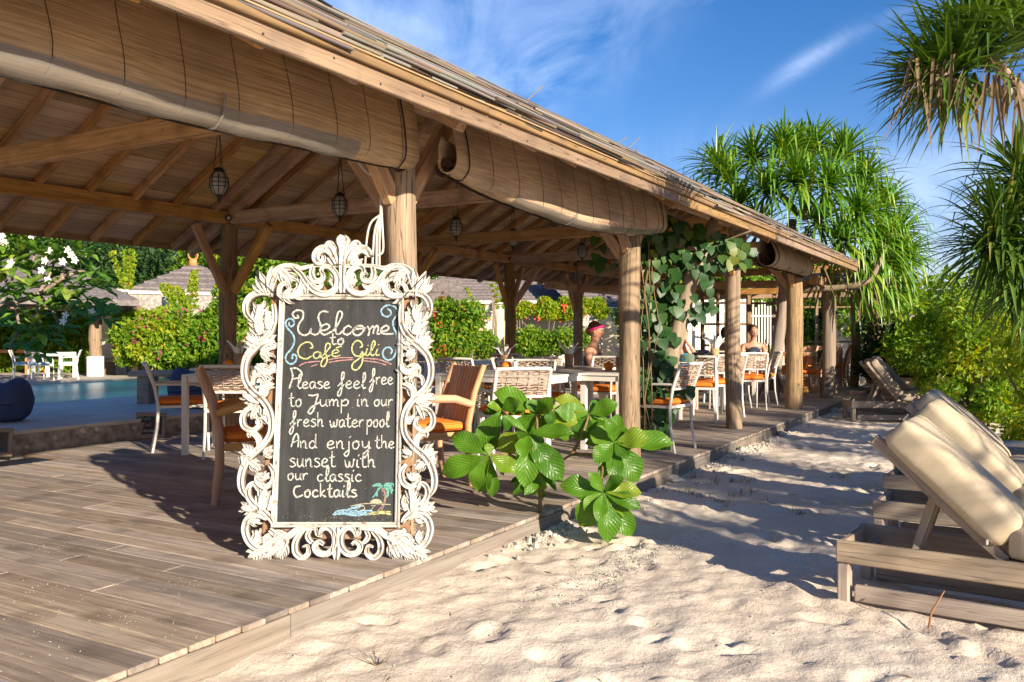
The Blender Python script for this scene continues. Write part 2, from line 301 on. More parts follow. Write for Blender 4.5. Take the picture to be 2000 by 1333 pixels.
M['navy'] = plain('navy_canvas', (.055, .075, .15), .8, 0, .2, .15, 4, .2, 180)
M['glassy'] = plain('lantern_glass', (.38, .36, .30), .25, 0, .5, .2, 30)
M['cable'] = plain('white_cable', (.5, .48, .43), .5)
M['stone'] = plain('coral_stone', (.50, .46, .39), .9, 0, .2, .35, 18, .7, 50, .12)
M['rough_concrete'] = plain('rough_concrete', (.34, .31, .27), .9, 0, .2, .5, 14, 1.0, 36)
M['terrace'] = plain('terrace_concrete', (.64, .60, .53), .8, 0, .25, .2, 2.2, .15, 60)
M['plaster'] = plain('pale_plaster', (.66, .60, .50), .85, 0, .2, .22, 3, .25, 30)
M['shingle'] = plain('grey_shingle', (.19, .16, .15), .85, 0, .2, .4, 9, .6, 34, .1)
M['bark'] = wood('bark', (.15, .11, .08), (.34, .26, .185), 'z', .5, .85, .1, .01, bump=1.)
M['stem'] = plain('green_brown_stem', (.20, .13, .06), .7, 0, .3, .3, 30)
M['skin'] = plain('skin', (.50, .25, .16), .5, 0, .35, .06, 20)
M['hair'] = plain('brown_hair', (.055, .03, .018), .6, 0, .3, .3, 60)
# ================================================================ ground
SUN_NOTE = None
def bambmat(name, c1, c2, lines, k=.1, trans=0.):           # slats lying along local x, thread lines across
    m, t, b = M_(name); n = t.nodes.new; l = t.links.new; tcn = n('ShaderNodeTexCoord')
    sp = n('ShaderNodeSeparateXYZ'); l(tcn.outputs['Object'], sp.inputs[0])
    mpn = n('ShaderNodeMapping'); mpn.inputs['Scale'].default_value = (.7, 80, 80); l(tcn.outputs['Object'], mpn.inputs[0])
    nz = n('ShaderNodeTexNoise'); nz.inputs['Scale'].default_value = 1.4; nz.inputs['Detail'].default_value = 5; l(mpn.outputs[0], nz.inputs['Vector'])
    r = n('ShaderNodeValToRGB'); e = r.color_ramp.elements; e[0].position = .34; e[0].color = (*[v * .9 for v in c1], 1); e[1].position = .66; e[1].color = (*c2, 1); l(nz.outputs['Fac'], r.inputs[0])
    n2 = n('ShaderNodeTexNoise'); n2.inputs['Scale'].default_value = 1.8; n2.inputs['Detail'].default_value = 6; l(tcn.outputs['Object'], n2.inputs['Vector'])
    r2 = n('ShaderNodeValToRGB'); r2.color_ramp.elements[0].color = (.6, .6, .6, 1); r2.color_ramp.elements[0].position = .38; r2.color_ramp.elements[1].color = (1.1, 1.1, 1.1, 1); r2.color_ramp.elements[1].position = .62; l(n2.outputs['Fac'], r2.inputs[0])
    mu = n('ShaderNodeMixRGB'); mu.blend_type = 'MULTIPLY'; mu.inputs[0].default_value = .7; l(r.outputs[0], mu.inputs[1]); l(r2.outputs[0], mu.inputs[2])
    last = vary(t, mu.outputs[0], c1, k, .008); l(last, b.inputs['Base Color']); b.inputs['Roughness'].default_value = .6; b.inputs['Specular IOR Level'].default_value = .3
    bp = n('ShaderNodeBump'); bp.inputs['Strength'].default_value = .6; bp.inputs['Distance'].default_value = .006; l(nz.outputs['Fac'], bp.inputs['Height']); l(bp.outputs[0], b.inputs['Normal'])
    return m
M['blind'] = bambmat('bamboo_blind', (.38, .24, .125), (.55, .38, .205), True)
M['ceil'] = bambmat('woven_ceiling', (.42, .265, .13), (.68, .475, .26), True, .24)

m, t, b = M_('sand'); n = t.nodes.new; l = t.links.new; tcn = n('ShaderNodeTexCoord')
nA = n('ShaderNodeTexNoise'); nA.inputs['Scale'].default_value = 1.1; nA.inputs['Detail'].default_value = 6
nB = n('ShaderNodeTexNoise'); nB.inputs['Scale'].default_value = 170; nB.inputs['Detail'].default_value = 3
nC = n('ShaderNodeTexNoise'); nC.inputs['Scale'].default_value = 26; nC.inputs['Detail'].default_value = 5; nC.inputs['Roughness'].default_value = .7
for q in (nA, nB, nC): l(tcn.outputs['Object'], q.inputs['Vector'])
r = n('ShaderNodeValToRGB'); e = r.color_ramp.elements; e[0].position = .3; e[0].color = (.66, .55, .425, 1); e[1].position = .72; e[1].color = (.81, .71, .57, 1); l(nA.outputs['Fac'], r.inputs[0])
r2 = n('ShaderNodeValToRGB'); r2.color_ramp.elements[0].position = .3; r2.color_ramp.elements[0].color = (.62, .58, .55, 1); r2.color_ramp.elements[1].position = .5; r2.color_ramp.elements[1].color = (1, 1, 1, 1); l(nB.outputs['Fac'], r2.inputs[0])
mu = n('ShaderNodeMixRGB'); mu.blend_type = 'MULTIPLY'; mu.inputs[0].default_value = .8; l(r.outputs[0], mu.inputs[1]); l(r2.outputs[0], mu.inputs[2])
vo = n('ShaderNodeTexVoronoi'); vo.inputs['Scale'].default_value = 16; l(tcn.outputs['Object'], vo.inputs['Vector'])
rv = n('ShaderNodeValToRGB'); rv.color_ramp.elements[0].position = .045; rv.color_ramp.elements[0].color = (1, 1, 1, 1); rv.color_ramp.elements[1].position = .075; rv.color_ramp.elements[1].color = (0, 0, 0, 1); l(vo.outputs['Distance'], rv.inputs[0])
cl = n('ShaderNodeValToRGB'); cl.color_ramp.elements[0].position = .55; cl.color_ramp.elements[1].position = .6; l(nC.outputs['Fac'], cl.inputs[0])
mm_ = n('ShaderNodeMixRGB'); mm_.blend_type = 'MULTIPLY'; mm_.inputs[0].default_value = 1; l(rv.outputs[0], mm_.inputs[1]); l(cl.outputs[0], mm_.inputs[2])
m4 = n('ShaderNodeMixRGB'); m4.inputs[2].default_value = (.2, .16, .12, 1); l(mm_.outputs[0], m4.inputs[0]); l(mu.outputs[0], m4.inputs[1])
l(m4.outputs[0], b.inputs['Base Color']); b.inputs['Roughness'].default_value = .95; b.inputs['Specular IOR Level'].default_value = .15
b1 = n('ShaderNodeBump'); b1.inputs['Strength'].default_value = .6; b1.inputs['Distance'].default_value = .016; l(nC.outputs['Fac'], b1.inputs['Height'])
b2 = n('ShaderNodeBump'); b2.inputs['Strength'].default_value = .45; b2.inputs['Distance'].default_value = .004; l(nB.outputs['Fac'], b2.inputs['Height']); l(b1.outputs[0], b2.inputs['Normal']); l(b2.outputs[0], b.inputs['Normal'])
M['sand'] = m

def grid_axis(lo, a, bb, hi, step):
    d = list(np.arange(a, bb, step)); o = []; x = bb; s = step
    while x < hi: o.append(x); s *= 1.22; x += s
    o.append(hi); p = []; x = a; s = step
    while x > lo:
        s *= 1.22; x -= s; p.append(max(x, lo))
    return np.array(p[::-1] + d + o)
gx = grid_axis(-900, -2.9, 4.6, 2500, .028); gy = grid_axis(-60, .2, 13.5, 3000, .03)
X, Y = np.meshgrid(gx, gy); Z = np.zeros_like(X)
near = (X > -2.9) & (X < 5.5) & (Y > 0) & (Y < 15)
def vnoise(x, y, f, seed):                                # smooth value noise
    r_ = np.random.default_rng(seed).random((256, 256)); x = x * f; y = y * f
    xi = np.floor(x).astype(int); yi = np.floor(y).astype(int); u = x - xi; v = y - yi; u = u * u * (3 - 2 * u); v = v * v * (3 - 2 * v)
    g = lambda a, c: r_[a & 255, c & 255]
    return (g(xi, yi) * (1 - u) + g(xi + 1, yi) * u) * (1 - v) + (g(xi, yi + 1) * (1 - u) + g(xi + 1, yi + 1) * u) * v - .5
Zn = .04 * vnoise(X, Y, .9, 1) + .022 * vnoise(X, Y, 2.3, 2) + .014 * vnoise(X, Y, 5.1, 3) + .015 * vnoise(X, Y, 10, 4) + .014 * vnoise(X, Y, 17, 5) + .010 * vnoise(X, Y, 29, 6)
fr = np.random.default_rng(5)
for i in range(1000):                                       # foot and hand marks: dimples with a pushed-up rim
    cx_, cy_ = fr.uniform(-2.4, 4.3), fr.uniform(.6, 12); a = fr.uniform(0, PI); w_ = fr.uniform(.025, .06); h_ = w_ * fr.uniform(1.2, 2.6); d_ = fr.uniform(.006, .022)
    ix = np.where(abs(gx - cx_) < .35)[0]; iy = np.where(abs(gy - cy_) < .35)[0]
    if len(ix) < 2 or len(iy) < 2: continue
    sx, sy = slice(ix[0], ix[-1] + 1), slice(iy[0], iy[-1] + 1); dx = X[sy, sx] - cx_; dy = Y[sy, sx] - cy_
    u = (dx * math.cos(a) + dy * math.sin(a)) / h_; v = (-dx * math.sin(a) + dy * math.cos(a)) / w_; q = u * u + v * v
    Zn[sy, sx] += -d_ * np.exp(-q * q * .7) + d_ * .55 * np.exp(-((np.sqrt(q) - 1.5) ** 2) * 5)
Z = np.where(near, Zn, Zn * .3)
Z = Z + np.clip((-1.9 - X) / .7, 0, 1) * .018             # sand drifts up to the deck edge
Z = np.where(X < -2.7, -.14, Z); Z = np.where(X > 40, Z - np.clip((X - 40) * .02, 0, 3.), Z)
nx_, ny_ = len(gx), len(gy); idx = np.arange(nx_ * ny_).reshape(ny_, nx_)
Fq = np.stack([idx[:-1, :-1].ravel(), idx[:-1, 1:].ravel(), idx[1:, 1:].ravel(), idx[1:, :-1].ravel()], 1)
tag(put('sand_ground', npmesh('sand_ground', np.stack([X.ravel(), Y.ravel(), Z.ravel()], 1), Fq, M['sand'], True)), kind='structure')
def sand_z(x, y):
    i = int(np.clip(np.searchsorted(gx, x), 1, nx_ - 1)); j = int(np.clip(np.searchsorted(gy, y), 1, ny_ - 1)); return float(Z[j, i])

M['sea'] = plain('sea_water', (.02, .10, .15), .12, 0, .5, .2, .02, .2, .6)
me = MB().add([(42, -400, -.5), (3200, -400, -.5), (3200, 3200, -.5), (42, 3200, -.5)], [(0, 1, 2, 3)]); tag(me.build('sea_water', M['sea']), kind='structure')
M['hill'] = plain('hazy_forest_hill', (.045, .10, .085), .95, 0, .1, .45, .012)  # blue-green forest tint, distance haze put into the colour
for hx, hy, hw, hh, sd in ((-300, 2300, 900, 90, 3), (1300, 2200, 1300, 120, 4), (900, 1500, 600, 50, 8)):
    aa = np.linspace(-1, 1, 46); bb = np.linspace(-1, 1, 16); AX, BY = np.meshgrid(aa, bb)
    hz = hh * np.clip(1 - AX ** 2, 0, 1) ** .6 * np.clip(1 - BY ** 2, 0, 1) * (1 + .9 * vnoise(AX, BY, 3.1, sd) + .35 * vnoise(AX, BY, 9, sd + 1)) - 2
    i2 = np.arange(46 * 16).reshape(16, 46); Fh = np.stack([i2[:-1, :-1].ravel(), i2[:-1, 1:].ravel(), i2[1:, 1:].ravel(), i2[1:, :-1].ravel()], 1)
    tag(put('hill', npmesh('hill', np.stack([(hx + AX * hw).ravel(), (hy + BY * 250).ravel(), hz.ravel()], 1), Fh, M['hill'], True)), kind='structure')

# ================================================================ deck
XE = -2.53
deck = tag(empty('deck', (0, 0, 0)), kind='structure')
BW = .1217; rows = int((19.3 - 1.0) / BW); far_b = MB(); rr = random.Random(3); cnt = 0
for i in range(rows):
    y = 1.0 + (i + .5) * BW; x0 = -7.28 if y < 4.76 else -7.95
    cuts = [XE + .009 + rr.uniform(-.003, .003)]; x = XE - (rr.choice((.9, 1.5, 2.1, 2.6)))
    while x > x0 + .5: cuts.append(x); x -= rr.choice((1.8, 2.4, 3.0))
    cuts.append(x0)
    for a, c in zip(cuts[:-1], cuts[1:]):
        l_ = abs(a - c) - .003; dz = rr.uniform(-.0015, .0015)
        if y < 13.3 and cnt < 296:
            o = put('board', rbox((round(l_, 2), BW - .006, .024), .004, M['deck'], 1, 'board'), deck, ((a + c) / 2, y, DZ - .012 + dz)); cnt += 1
            o.scale.x = l_ / round(l_, 2)
        else: far_b.box(((a + c) / 2, y, DZ - .012 + dz), (l_, BW - .006, .024))
tag(far_b.build('far_boards', M['deck'], deck), kind='stuff')
MB().box((-5.2, 10.1, DZ - .045), (5.2, 18.2, .03)).build('dark_subslab', M['black'], deck)  # single black slab under the boards, seen through the gaps
y = 1.0
while y < 19.2:                                            # edge boards, butted, each a little out of line
    ln = rr.choice((1.6, 2.0, 2.4)); e1 = min(y + ln, 19.2); off = rr.uniform(-.004, .006)
    beam('edge_board', (XE - .008 + off, y + .002, DZ - .028 - .072 + rr.uniform(-.003, .003)), (XE - .008 + off, e1 - .002, DZ - .028 - .072), .028, .143, M['deck_edge'], deck, bev=.004); y = e1
beam('end_board', (-7.95, 4.752, DZ - .06), (-7.29, 4.752, DZ - .06), .02, .1, M['fascia'], deck)

# ================================================================ terrace, pool
TZ = DZ + .20
tr_ = tag(empty('terrace', (0, 0, 0)), kind='structure')
MB().box((-9.52, 6, TZ - .3), (3.02, 60, .6)).build('slab', M['terrace'], tr_)
MB().box((-8.0, 6, TZ - .335), (.03, 59.9, .6)).build('rough_edge', M['rough_concrete'], tr_)
m = plain('pool_water', (.15, .80, .64), .3, 0, .12, .35, .8, .5, 5.5); M['pool'] = m
tag(MB().add([(-15.7, -10, TZ - .05), (-11.04, -10, TZ - .05), (-11.04, 12.6, TZ - .05), (-15.7, 12.6, TZ - .05)], [(0, 1, 2, 3)]).build('pool_water', M['pool']), kind='structure')
M['pave'] = plain('pale_paving', (.55, .48, .39), .85, 0, .25, .2, 1.5, .2, 40)
pv = tag(MB().box((-22.7, 8, TZ - .3), (14, 60, .6)).build('far_paving', M['pave']), kind='structure')
tag(MB().box((-13.37, 19, TZ - .3), (4.66, 12.8, .6)).build('pool_end_paving', M['pave']), kind='structure')
M['lawn'] = plain('dry_ground', (.16, .15, .08), .95, 0, .1, .4, 2)
tag(MB().add([(-400, -300, TZ - .02), (-29.6, -300, TZ - .02), (-29.6, 400, TZ - .02), (-400, 400, TZ - .02)], [(0, 1, 2, 3)]).build('garden_ground', M['lawn']), kind='structure')
tag(MB().add([(-29.6, 38, TZ - .05), (-3, 38, TZ - .05), (-3, 400, TZ - .05), (-29.6, 400, TZ - .05)], [(0, 1, 2, 3)]).build('garden_ground', M['lawn']), kind='structure')
tag(MB().box((-8.6, 31, .05), (10.6, 24, .16)).build('far_terrace', M['pave']), kind='structure')
for i in range(26):                                       # lumps of coral set in the rough concrete
    s_ = rr.uniform(.02, .05); o = MB().ball((0, 0, 0), s_, 8, (.5, 1, .8)).build('stone', M['stone'], tr_, (-7.99, rr.uniform(4.6, 12), rr.uniform(DZ + .03, TZ - .03)))

# ================================================================ pavilion
XO, XI = -2.86, -7.69; XN, XF, XR = -2.19, -8.36, -5.275; SL = .5725; ZE = 2.25; YA, YB = -2.4, 14.45
def zc(x): return ZE + SL * ((XN - x) if x > XR else (x - XF))
pav = tag(empty('pavilion', (XR, 0, 0)), 'open sided timber pavilion with bamboo roof standing over the dining deck', 'pavilion')
pav.location = (0, 0, 0)
def log_mesh(h, r, seed, lean=0., knots=3):
    rd = random.Random(seed); n = 22; m = 26; vs = []; fs = []
    kn = [(rd.uniform(.2, h - .2), rd.uniform(0, 2 * PI), rd.uniform(.006, .02)) for _ in range(knots)]
    ax, ay = rd.uniform(-.02, .02), rd.uniform(-.02, .02)
    for i in range(m + 1):
        z = h * i / m; s_ = math.sin(PI * z / h)
        for k in range(n):
            a = 2 * PI * k / n; q = r * (1.06 - .1 * z / h) * (1 + .11 * mnoise.noise((math.cos(a) * 1.3, math.sin(a) * 1.3, z * 1.6 + seed * 7)) + .025 * mnoise.noise((math.cos(a) * 5, math.sin(a) * 5, z * 1.2 + seed)))
            for kz, ka, kr in kn:
                da = (a - ka + PI) % (2 * PI) - PI; q += kr * math.exp(-((z - kz) / .09) ** 2 - (da / .5) ** 2)
            vs.append((q * math.cos(a) + ax * s_ * 2 + lean * z, q * math.sin(a) + ay * s_ * 2, z))
    for i in range(m):
        for k in range(n): fs.append((i * n + k, i * n + (k + 1) % n, (i + 1) * n + (k + 1) % n, (i + 1) * n + k))
    b_ = MB(); b_.add(vs, fs, True); b_.add(vs[-n:], [tuple(range(n))]); return b_
POST_Y = [.54, 3.74, 6.94, 10.10, 13.19]
for i, (y, r_) in enumerate(zip(POST_Y, (.09, .085, .088, .088, .118))):
    log_mesh(2.30, r_, i + 1).build('post', M['log'], pav, (XO, y, DZ))
    b_ = MB()
    for sg in (-1, 1):
        beam('brace', (XO, y + sg * .06, 1.93), (XO, y + sg * .42, 2.40), .06, .09, M['timber'], pav)
    beam('brace', (XO - .06, y, 1.88), (XO - .46, y, 2.42), .06, .09, M['timber'], pav)
    log_mesh(2.32, .095, 11 + i).build('post', M['log'], pav, (XI, y, DZ))
    for sg in (-1, 1): beam('brace', (XI, y + sg * .07, 1.70), (XI, y + sg * .48, 2.42), .06, .085, M['timber'], pav)
    beam('brace', (XI + .07, y, 1.70), (XI + .62, y, 2.42), .07, .10, M['timber'], pav)
    beam('tie_beam', (XO - .05, y, 2.53), (XI + .05, y, 2.53), .085, .145, M['timber'], pav)
    MB().ball((XI + .06, y - .07, 2.52), .035, 10).build('spot_lamp', M['black'], pav)
    MB().ball((XI + .10, y - .10, 2.515), .024, 10).build('lamp_glass', M['cable'], pav)
    for sgx in (1, -1):                                     # principal rafters
        x0, x1 = (XN - .25, XR) if sgx > 0 else (XF + .02, XR)
        beam('rafter', (x0, y, zc(x0) - .075), (x1, y, zc(XR) - .075), .075, .13, M['timber'], pav)
YC = 21.0
for y in (15.86, 18.6):
    log_mesh(2.32, .095, 40 + int(y)).build('post', M['log'], pav, (XI, y, DZ)); beam('tie_beam', (XO - .05, y, 2.53), (XI + .05, y, 2.53), .085, .145, M['timber'], pav); beam('rafter', (XF + .02, y, zc(XF) - .075), (XR, y, zc(XR) - .075), .075, .13, M['timber'], pav)
    for sg in (-1, 1): beam('brace', (XI, y + sg * .07, 1.70), (XI, y + sg * .48, 2.42), .06, .085, M['timber'], pav)
beam('plate_beam', (XI, YB + .001, 2.525), (XI, YC, 2.525), .095, .14, M['timber'], pav); beam('plate_beam', (XO, YB + .001, 2.525), (XO, YC - 1.5, 2.525), .095, .14, M['timber'], pav)
for a, c in zip([YA] + POST_Y, POST_Y + [YB]):              # wall plates between posts
    for x in (XO, XI): beam('plate_beam', (x, a + .001, 2.525), (x, c - .001, 2.525), .095, .14, M['timber'], pav)
beam('ridge_beam', (XR, YA, zc(XR) - .09), (XR, YB, zc(XR) - .09), .07, .16, M['timber'], pav)
y = YA + .1; bays = []
while y < YB:
    if min(abs(y - q) for q in POST_Y) > .08:
        beam('rafter', (XF + .02, y, zc(XF) - .04), (XR, y, zc(XR) - .04), .05, .08, M['timber'], pav)
        beam('rafter', (XN - .08, y, zc(XN - .08) - .04), (XR, y, zc(XR) - .04), .05, .08, M['timber'], pav)
    bays.append(y); y += .5
nrow = 8; dx_ = (XR - XF) / nrow; hyp = math.hypot(dx_, dx_ * SL); tilt = math.atan(SL)
for i, y in enumerate(bays[:-1]):                           # mats between the rafters, each laid slightly off
    for k in range(nrow):
        xm = XF + dx_ * (k + .5); zz = zc(xm) + .004 + .004 * ((k + i) % 2)
        o = put('ceiling_mat', rbox((.497, hyp + .03, .008), .001, M['ceil'], 1), pav)
        o.matrix_local = Matrix.Translation((xm, y + .25, zz)) @ Matrix.Rotation(-tilt, 4, 'Y') @ Matrix.Rotation(PI / 2 + rr.uniform(-.012, .012), 4, 'Z')
def slope_sheet(name, x0, x1, y0, y1, dz, mat, th=.03):
    z0, z1 = zc(x0) + dz, zc(x1) + dz
    vs = [(x0, y0, z0), (x1, y0, z1), (x1, y1, z1), (x0, y1, z0)]; vs += [(v[0], v[1], v[2] + th) for v in vs]
    return MB().add(vs, [(0, 1, 2, 3), (4, 7, 6, 5), (0, 4, 5, 1), (1, 5, 6, 2), (2, 6, 7, 3), (3, 7, 4, 0)]).build(name, mat, pav)
slope_sheet('underlay', XN, XR - .0005, YA, YB, .012, M['ceil'])
slope_sheet('underlay', XF, XR + .0005, YA, YC, .016, M['ceil']); slope_sheet('underlay', -3.3, XR - .0005, YB + .01, YC, .012, M['ceil'])
y = YB + .5
while y < YC: beam('rafter', (XF + .02, y, zc(XF) - .04), (XR, y, zc(XR) - .04), .05, .08, M['timber'], pav); y += .5
# fascias
def fascia(x, sgn):
    y = YA
    while y < YB - .05:
        e1 = min(YB, y + rr.choice((2.3, 2.6, 3.0))); e1 = YB if YB - e1 < .6 else e1; dz = rr.uniform(-.006, .006)
        beam('fascia_board', (x + sgn * .014, y + .002, 2.226 + dz), (x + sgn * .014, e1 - .002, 2.226 - dz), .026, .072, M['fascia'], pav, bev=.004)
        beam('fascia_board', (x + sgn * .034, y + .3, 2.274 + dz * .3), (x + sgn * .034, e1 + .3 - .004 if e1 < YB else e1, 2.274), .03, .034, M['fascia'], pav, bev=.004); y = e1
    beam('fascia_board', (x + sgn * .034, YA, 2.274), (x + sgn * .034, YA + .3, 2.274), .03, .034, M['fascia'], pav)
fascia(XN, 1); fascia(XF, -1)
for x0, xx in ((XN + .03, XR), (XF - .03, XR)): beam('barge_board', (x0, YB + .02, zc(XN) + .03), (xx, YB + .02, zc(XR) + .03), .03, .12, M['fascia'], pav)
# bamboo and reed covering of the roof
m, t, b = M_('roof_reed'); n = t.nodes.new; l = t.links.new
g = n('ShaderNodeNewGeometry'); oi = n('ShaderNodeObjectInfo'); ad = n('ShaderNodeMath'); ad.operation = 'ADD'; fr_ = n('ShaderNodeMath'); fr_.operation = 'FRACT'
l(g.outputs['Random Per Island'], ad.inputs[0]); l(oi.outputs['Random'], ad.inputs[1]); l(ad.outputs[0], fr_.inputs[0])
r = n('ShaderNodeValToRGB'); e = r.color_ramp.elements; e[0].color = (.05, .038, .03, 1); e[1].color = (.40, .36, .32, 1); e[1].position = 1
for p_, c_ in ((.25, (.13, .10, .08)), (.5, (.34, .24, .13)), (.7, (.34, .31, .29)), (.85, (.17, .16, .155))): q = e.new(p_); q.color = (*c_, 1)
l(fr_.outputs[0], r.inputs[0]); tcn = n('ShaderNodeTexCoord'); mpn = n('ShaderNodeMapping'); mpn.inputs['Scale'].default_value = (40, 2, 40); l(tcn.outputs['Object'], mpn.inputs[0])
nz = n('ShaderNodeTexNoise'); nz.inputs['Scale'].default_value = 2; nz.inputs['Detail'].default_value = 4; l(mpn.outputs[0], nz.inputs['Vector'])
mu = n('ShaderNodeMixRGB'); mu.blend_type = 'MULTIPLY'; mu.inputs[0].default_value = .6; l(r.outputs[0], mu.inputs[1]); l(nz.outputs['Color'], mu.inputs[2]); l(mu.outputs[0], b.inputs['Base Color']); b.inputs['Roughness'].default_value = .75
M['reed'] = m
def reed_pts(y, ln, s, lift, rd):                            # s: 0 eave .. 1 ridge
    x = XN + .05 + (XR - XN - .05) * s; z = zc(min(XN, x)) + .055 + lift if x < XN else ZE + .062 + lift - SL * (x - XN)
    a = rd.gauss(0, .022); ps = []
    for k in range(4):
        t_ = k / 3 - .5; xx = x + a * t_ * ln; ps.append((xx, y + t_ * ln, z + SL * (x - xx) + rd.uniform(-.004, .006)))
    return ps
M['thatchbed'] = plain('dark_thatch', (.06, .045, .035), .9); rd = random.Random(21); thatch = MB()
for i in range(300):
    s_ = rd.random() ** 2.2; ln = rd.uniform(1., 2.8); r_ = rd.uniform(.005, .0125); y = rd.uniform(1.0, 11.)
    MB().tube(reed_pts(y, ln, s_ * .8, rd.uniform(.01, .075), rd), [r_, r_, r_ * .9, r_ * .75], 5).build('reed', M['reed'], pav)
for i in range(2400):
    s_ = rd.random() ** .9; ln = rd.uniform(.8, 2.4); r_ = rd.uniform(.006, .013)
    thatch.tube(reed_pts(rd.uniform(YA + 1.2, YB - 1.1), ln, s_, rd.uniform(-.01, .05), rd), r_, 5, False)
for i in range(1900):                                       # ragged ends at the eave
    y = rd.uniform(.5, YB - .2); x = XN + rd.uniform(-.1, .035); z = 2.305 + rd.uniform(-.012, .035) + (XN - x) * .5; ln = rd.uniform(.08, .5)
    thatch.tube([(x, y, z), (x + rd.uniform(-.02, .02), y + ln, z + rd.uniform(-.015, .02))], rd.uniform(.004, .009), 5, False)
for i in range(500):
    y = rd.uniform(YA, YB - .5); s_ = rd.uniform(.9, 1.0); p = reed_pts(y, 1.2, s_, .02, rd); thatch.tube(p, .012, 4, False)
tag(thatch.build('thatch', M['reed'], pav), kind='stuff')
slope_sheet('thatch_bed', XN - .005, XR, YA, YB, .043, M['thatchbed'], .01); slope_sheet('thatch_bed', XF + .005, XR + .001, YA, YC, .047, M['shingle'], .03); slope_sheet('thatch_bed', -3.3, XR, YB + .01, YC, .043, M['shingle'], .01)
MB().bar((XN + .052, YA, 2.294), (XN + .052, YB, 2.294), .012, .006).build('drip_strip', M['card'], pav)
for px, py, ex, ey in ((1022, 193, 1062, 168), (1200, 277, 1225, 268), (1222, 290, 1250, 268), (1240, 293, 1245, 288), (940, 160, 950, 155)):
    y0 = y_at(px, XR + .5); zz = zc(XR + .5) + .06; p = Vector((XR + .5, y0, zz)); q = pz(ex, ey, (p - Vector((0, 0, 0))).dot(CF))
    MB().tube([p - (q - p) * .5, q], .008, 5).build('loose_reed', M['reed'], pav)
for k in range(44):                                         # nail heads on the fascia
    MB().ball((XN + .028, 1.2 + k * .3 + rd.uniform(-.04, .04), 2.226 + rd.uniform(-.02, .02)), .005, 6).build('nail', M['iron'], pav)

# ---------------------------------------------------------------- blinds
m, t, b = M_('plastic_sheet'); b.inputs['Base Color'].default_value = (.21, .195, .17, 1); b.inputs['Roughness'].default_value = .25; b.inputs['Specular IOR Level'].default_value = .5
n = t.nodes.new; l = t.links.new; tp = n('ShaderNodeBsdfTransparent'); ms = n('ShaderNodeMixShader'); nz = n('ShaderNodeTexNoise'); nz.inputs['Scale'].default_value = 3; nz.inputs['Detail'].default_value = 5; rr2 = n('ShaderNodeMapRange'); rr2.inputs[3].default_value = .35; rr2.inputs[4].default_value = .75
tcn = n('ShaderNodeTexCoord'); l(tcn.outputs['Object'], nz.inputs['Vector']); l(nz.outputs['Fac'], rr2.inputs[0]); l(rr2.outputs[0], ms.inputs[0]); l(tp.outputs[0], ms.inputs[1]); l(b.outputs[0], ms.inputs[2]); l(ms.outputs[0], t.nodes['Material Output'].inputs[0])
bp = n('ShaderNodeBump'); bp.inputs['Strength'].default_value = .5; bp.inputs['Distance'].default_value = .05; l(nz.outputs['Fac'], bp.inputs['Height']); l(bp.outputs[0], b.inputs['Normal'])
M['sheet'] = m
M['rollend'] = plain('shadowed_roll', (.03, .02, .014), .9, 0, .1, .5, 60, .8, 90); M['cord'] = plain('brown_cord', (.055, .03, .018), .8)
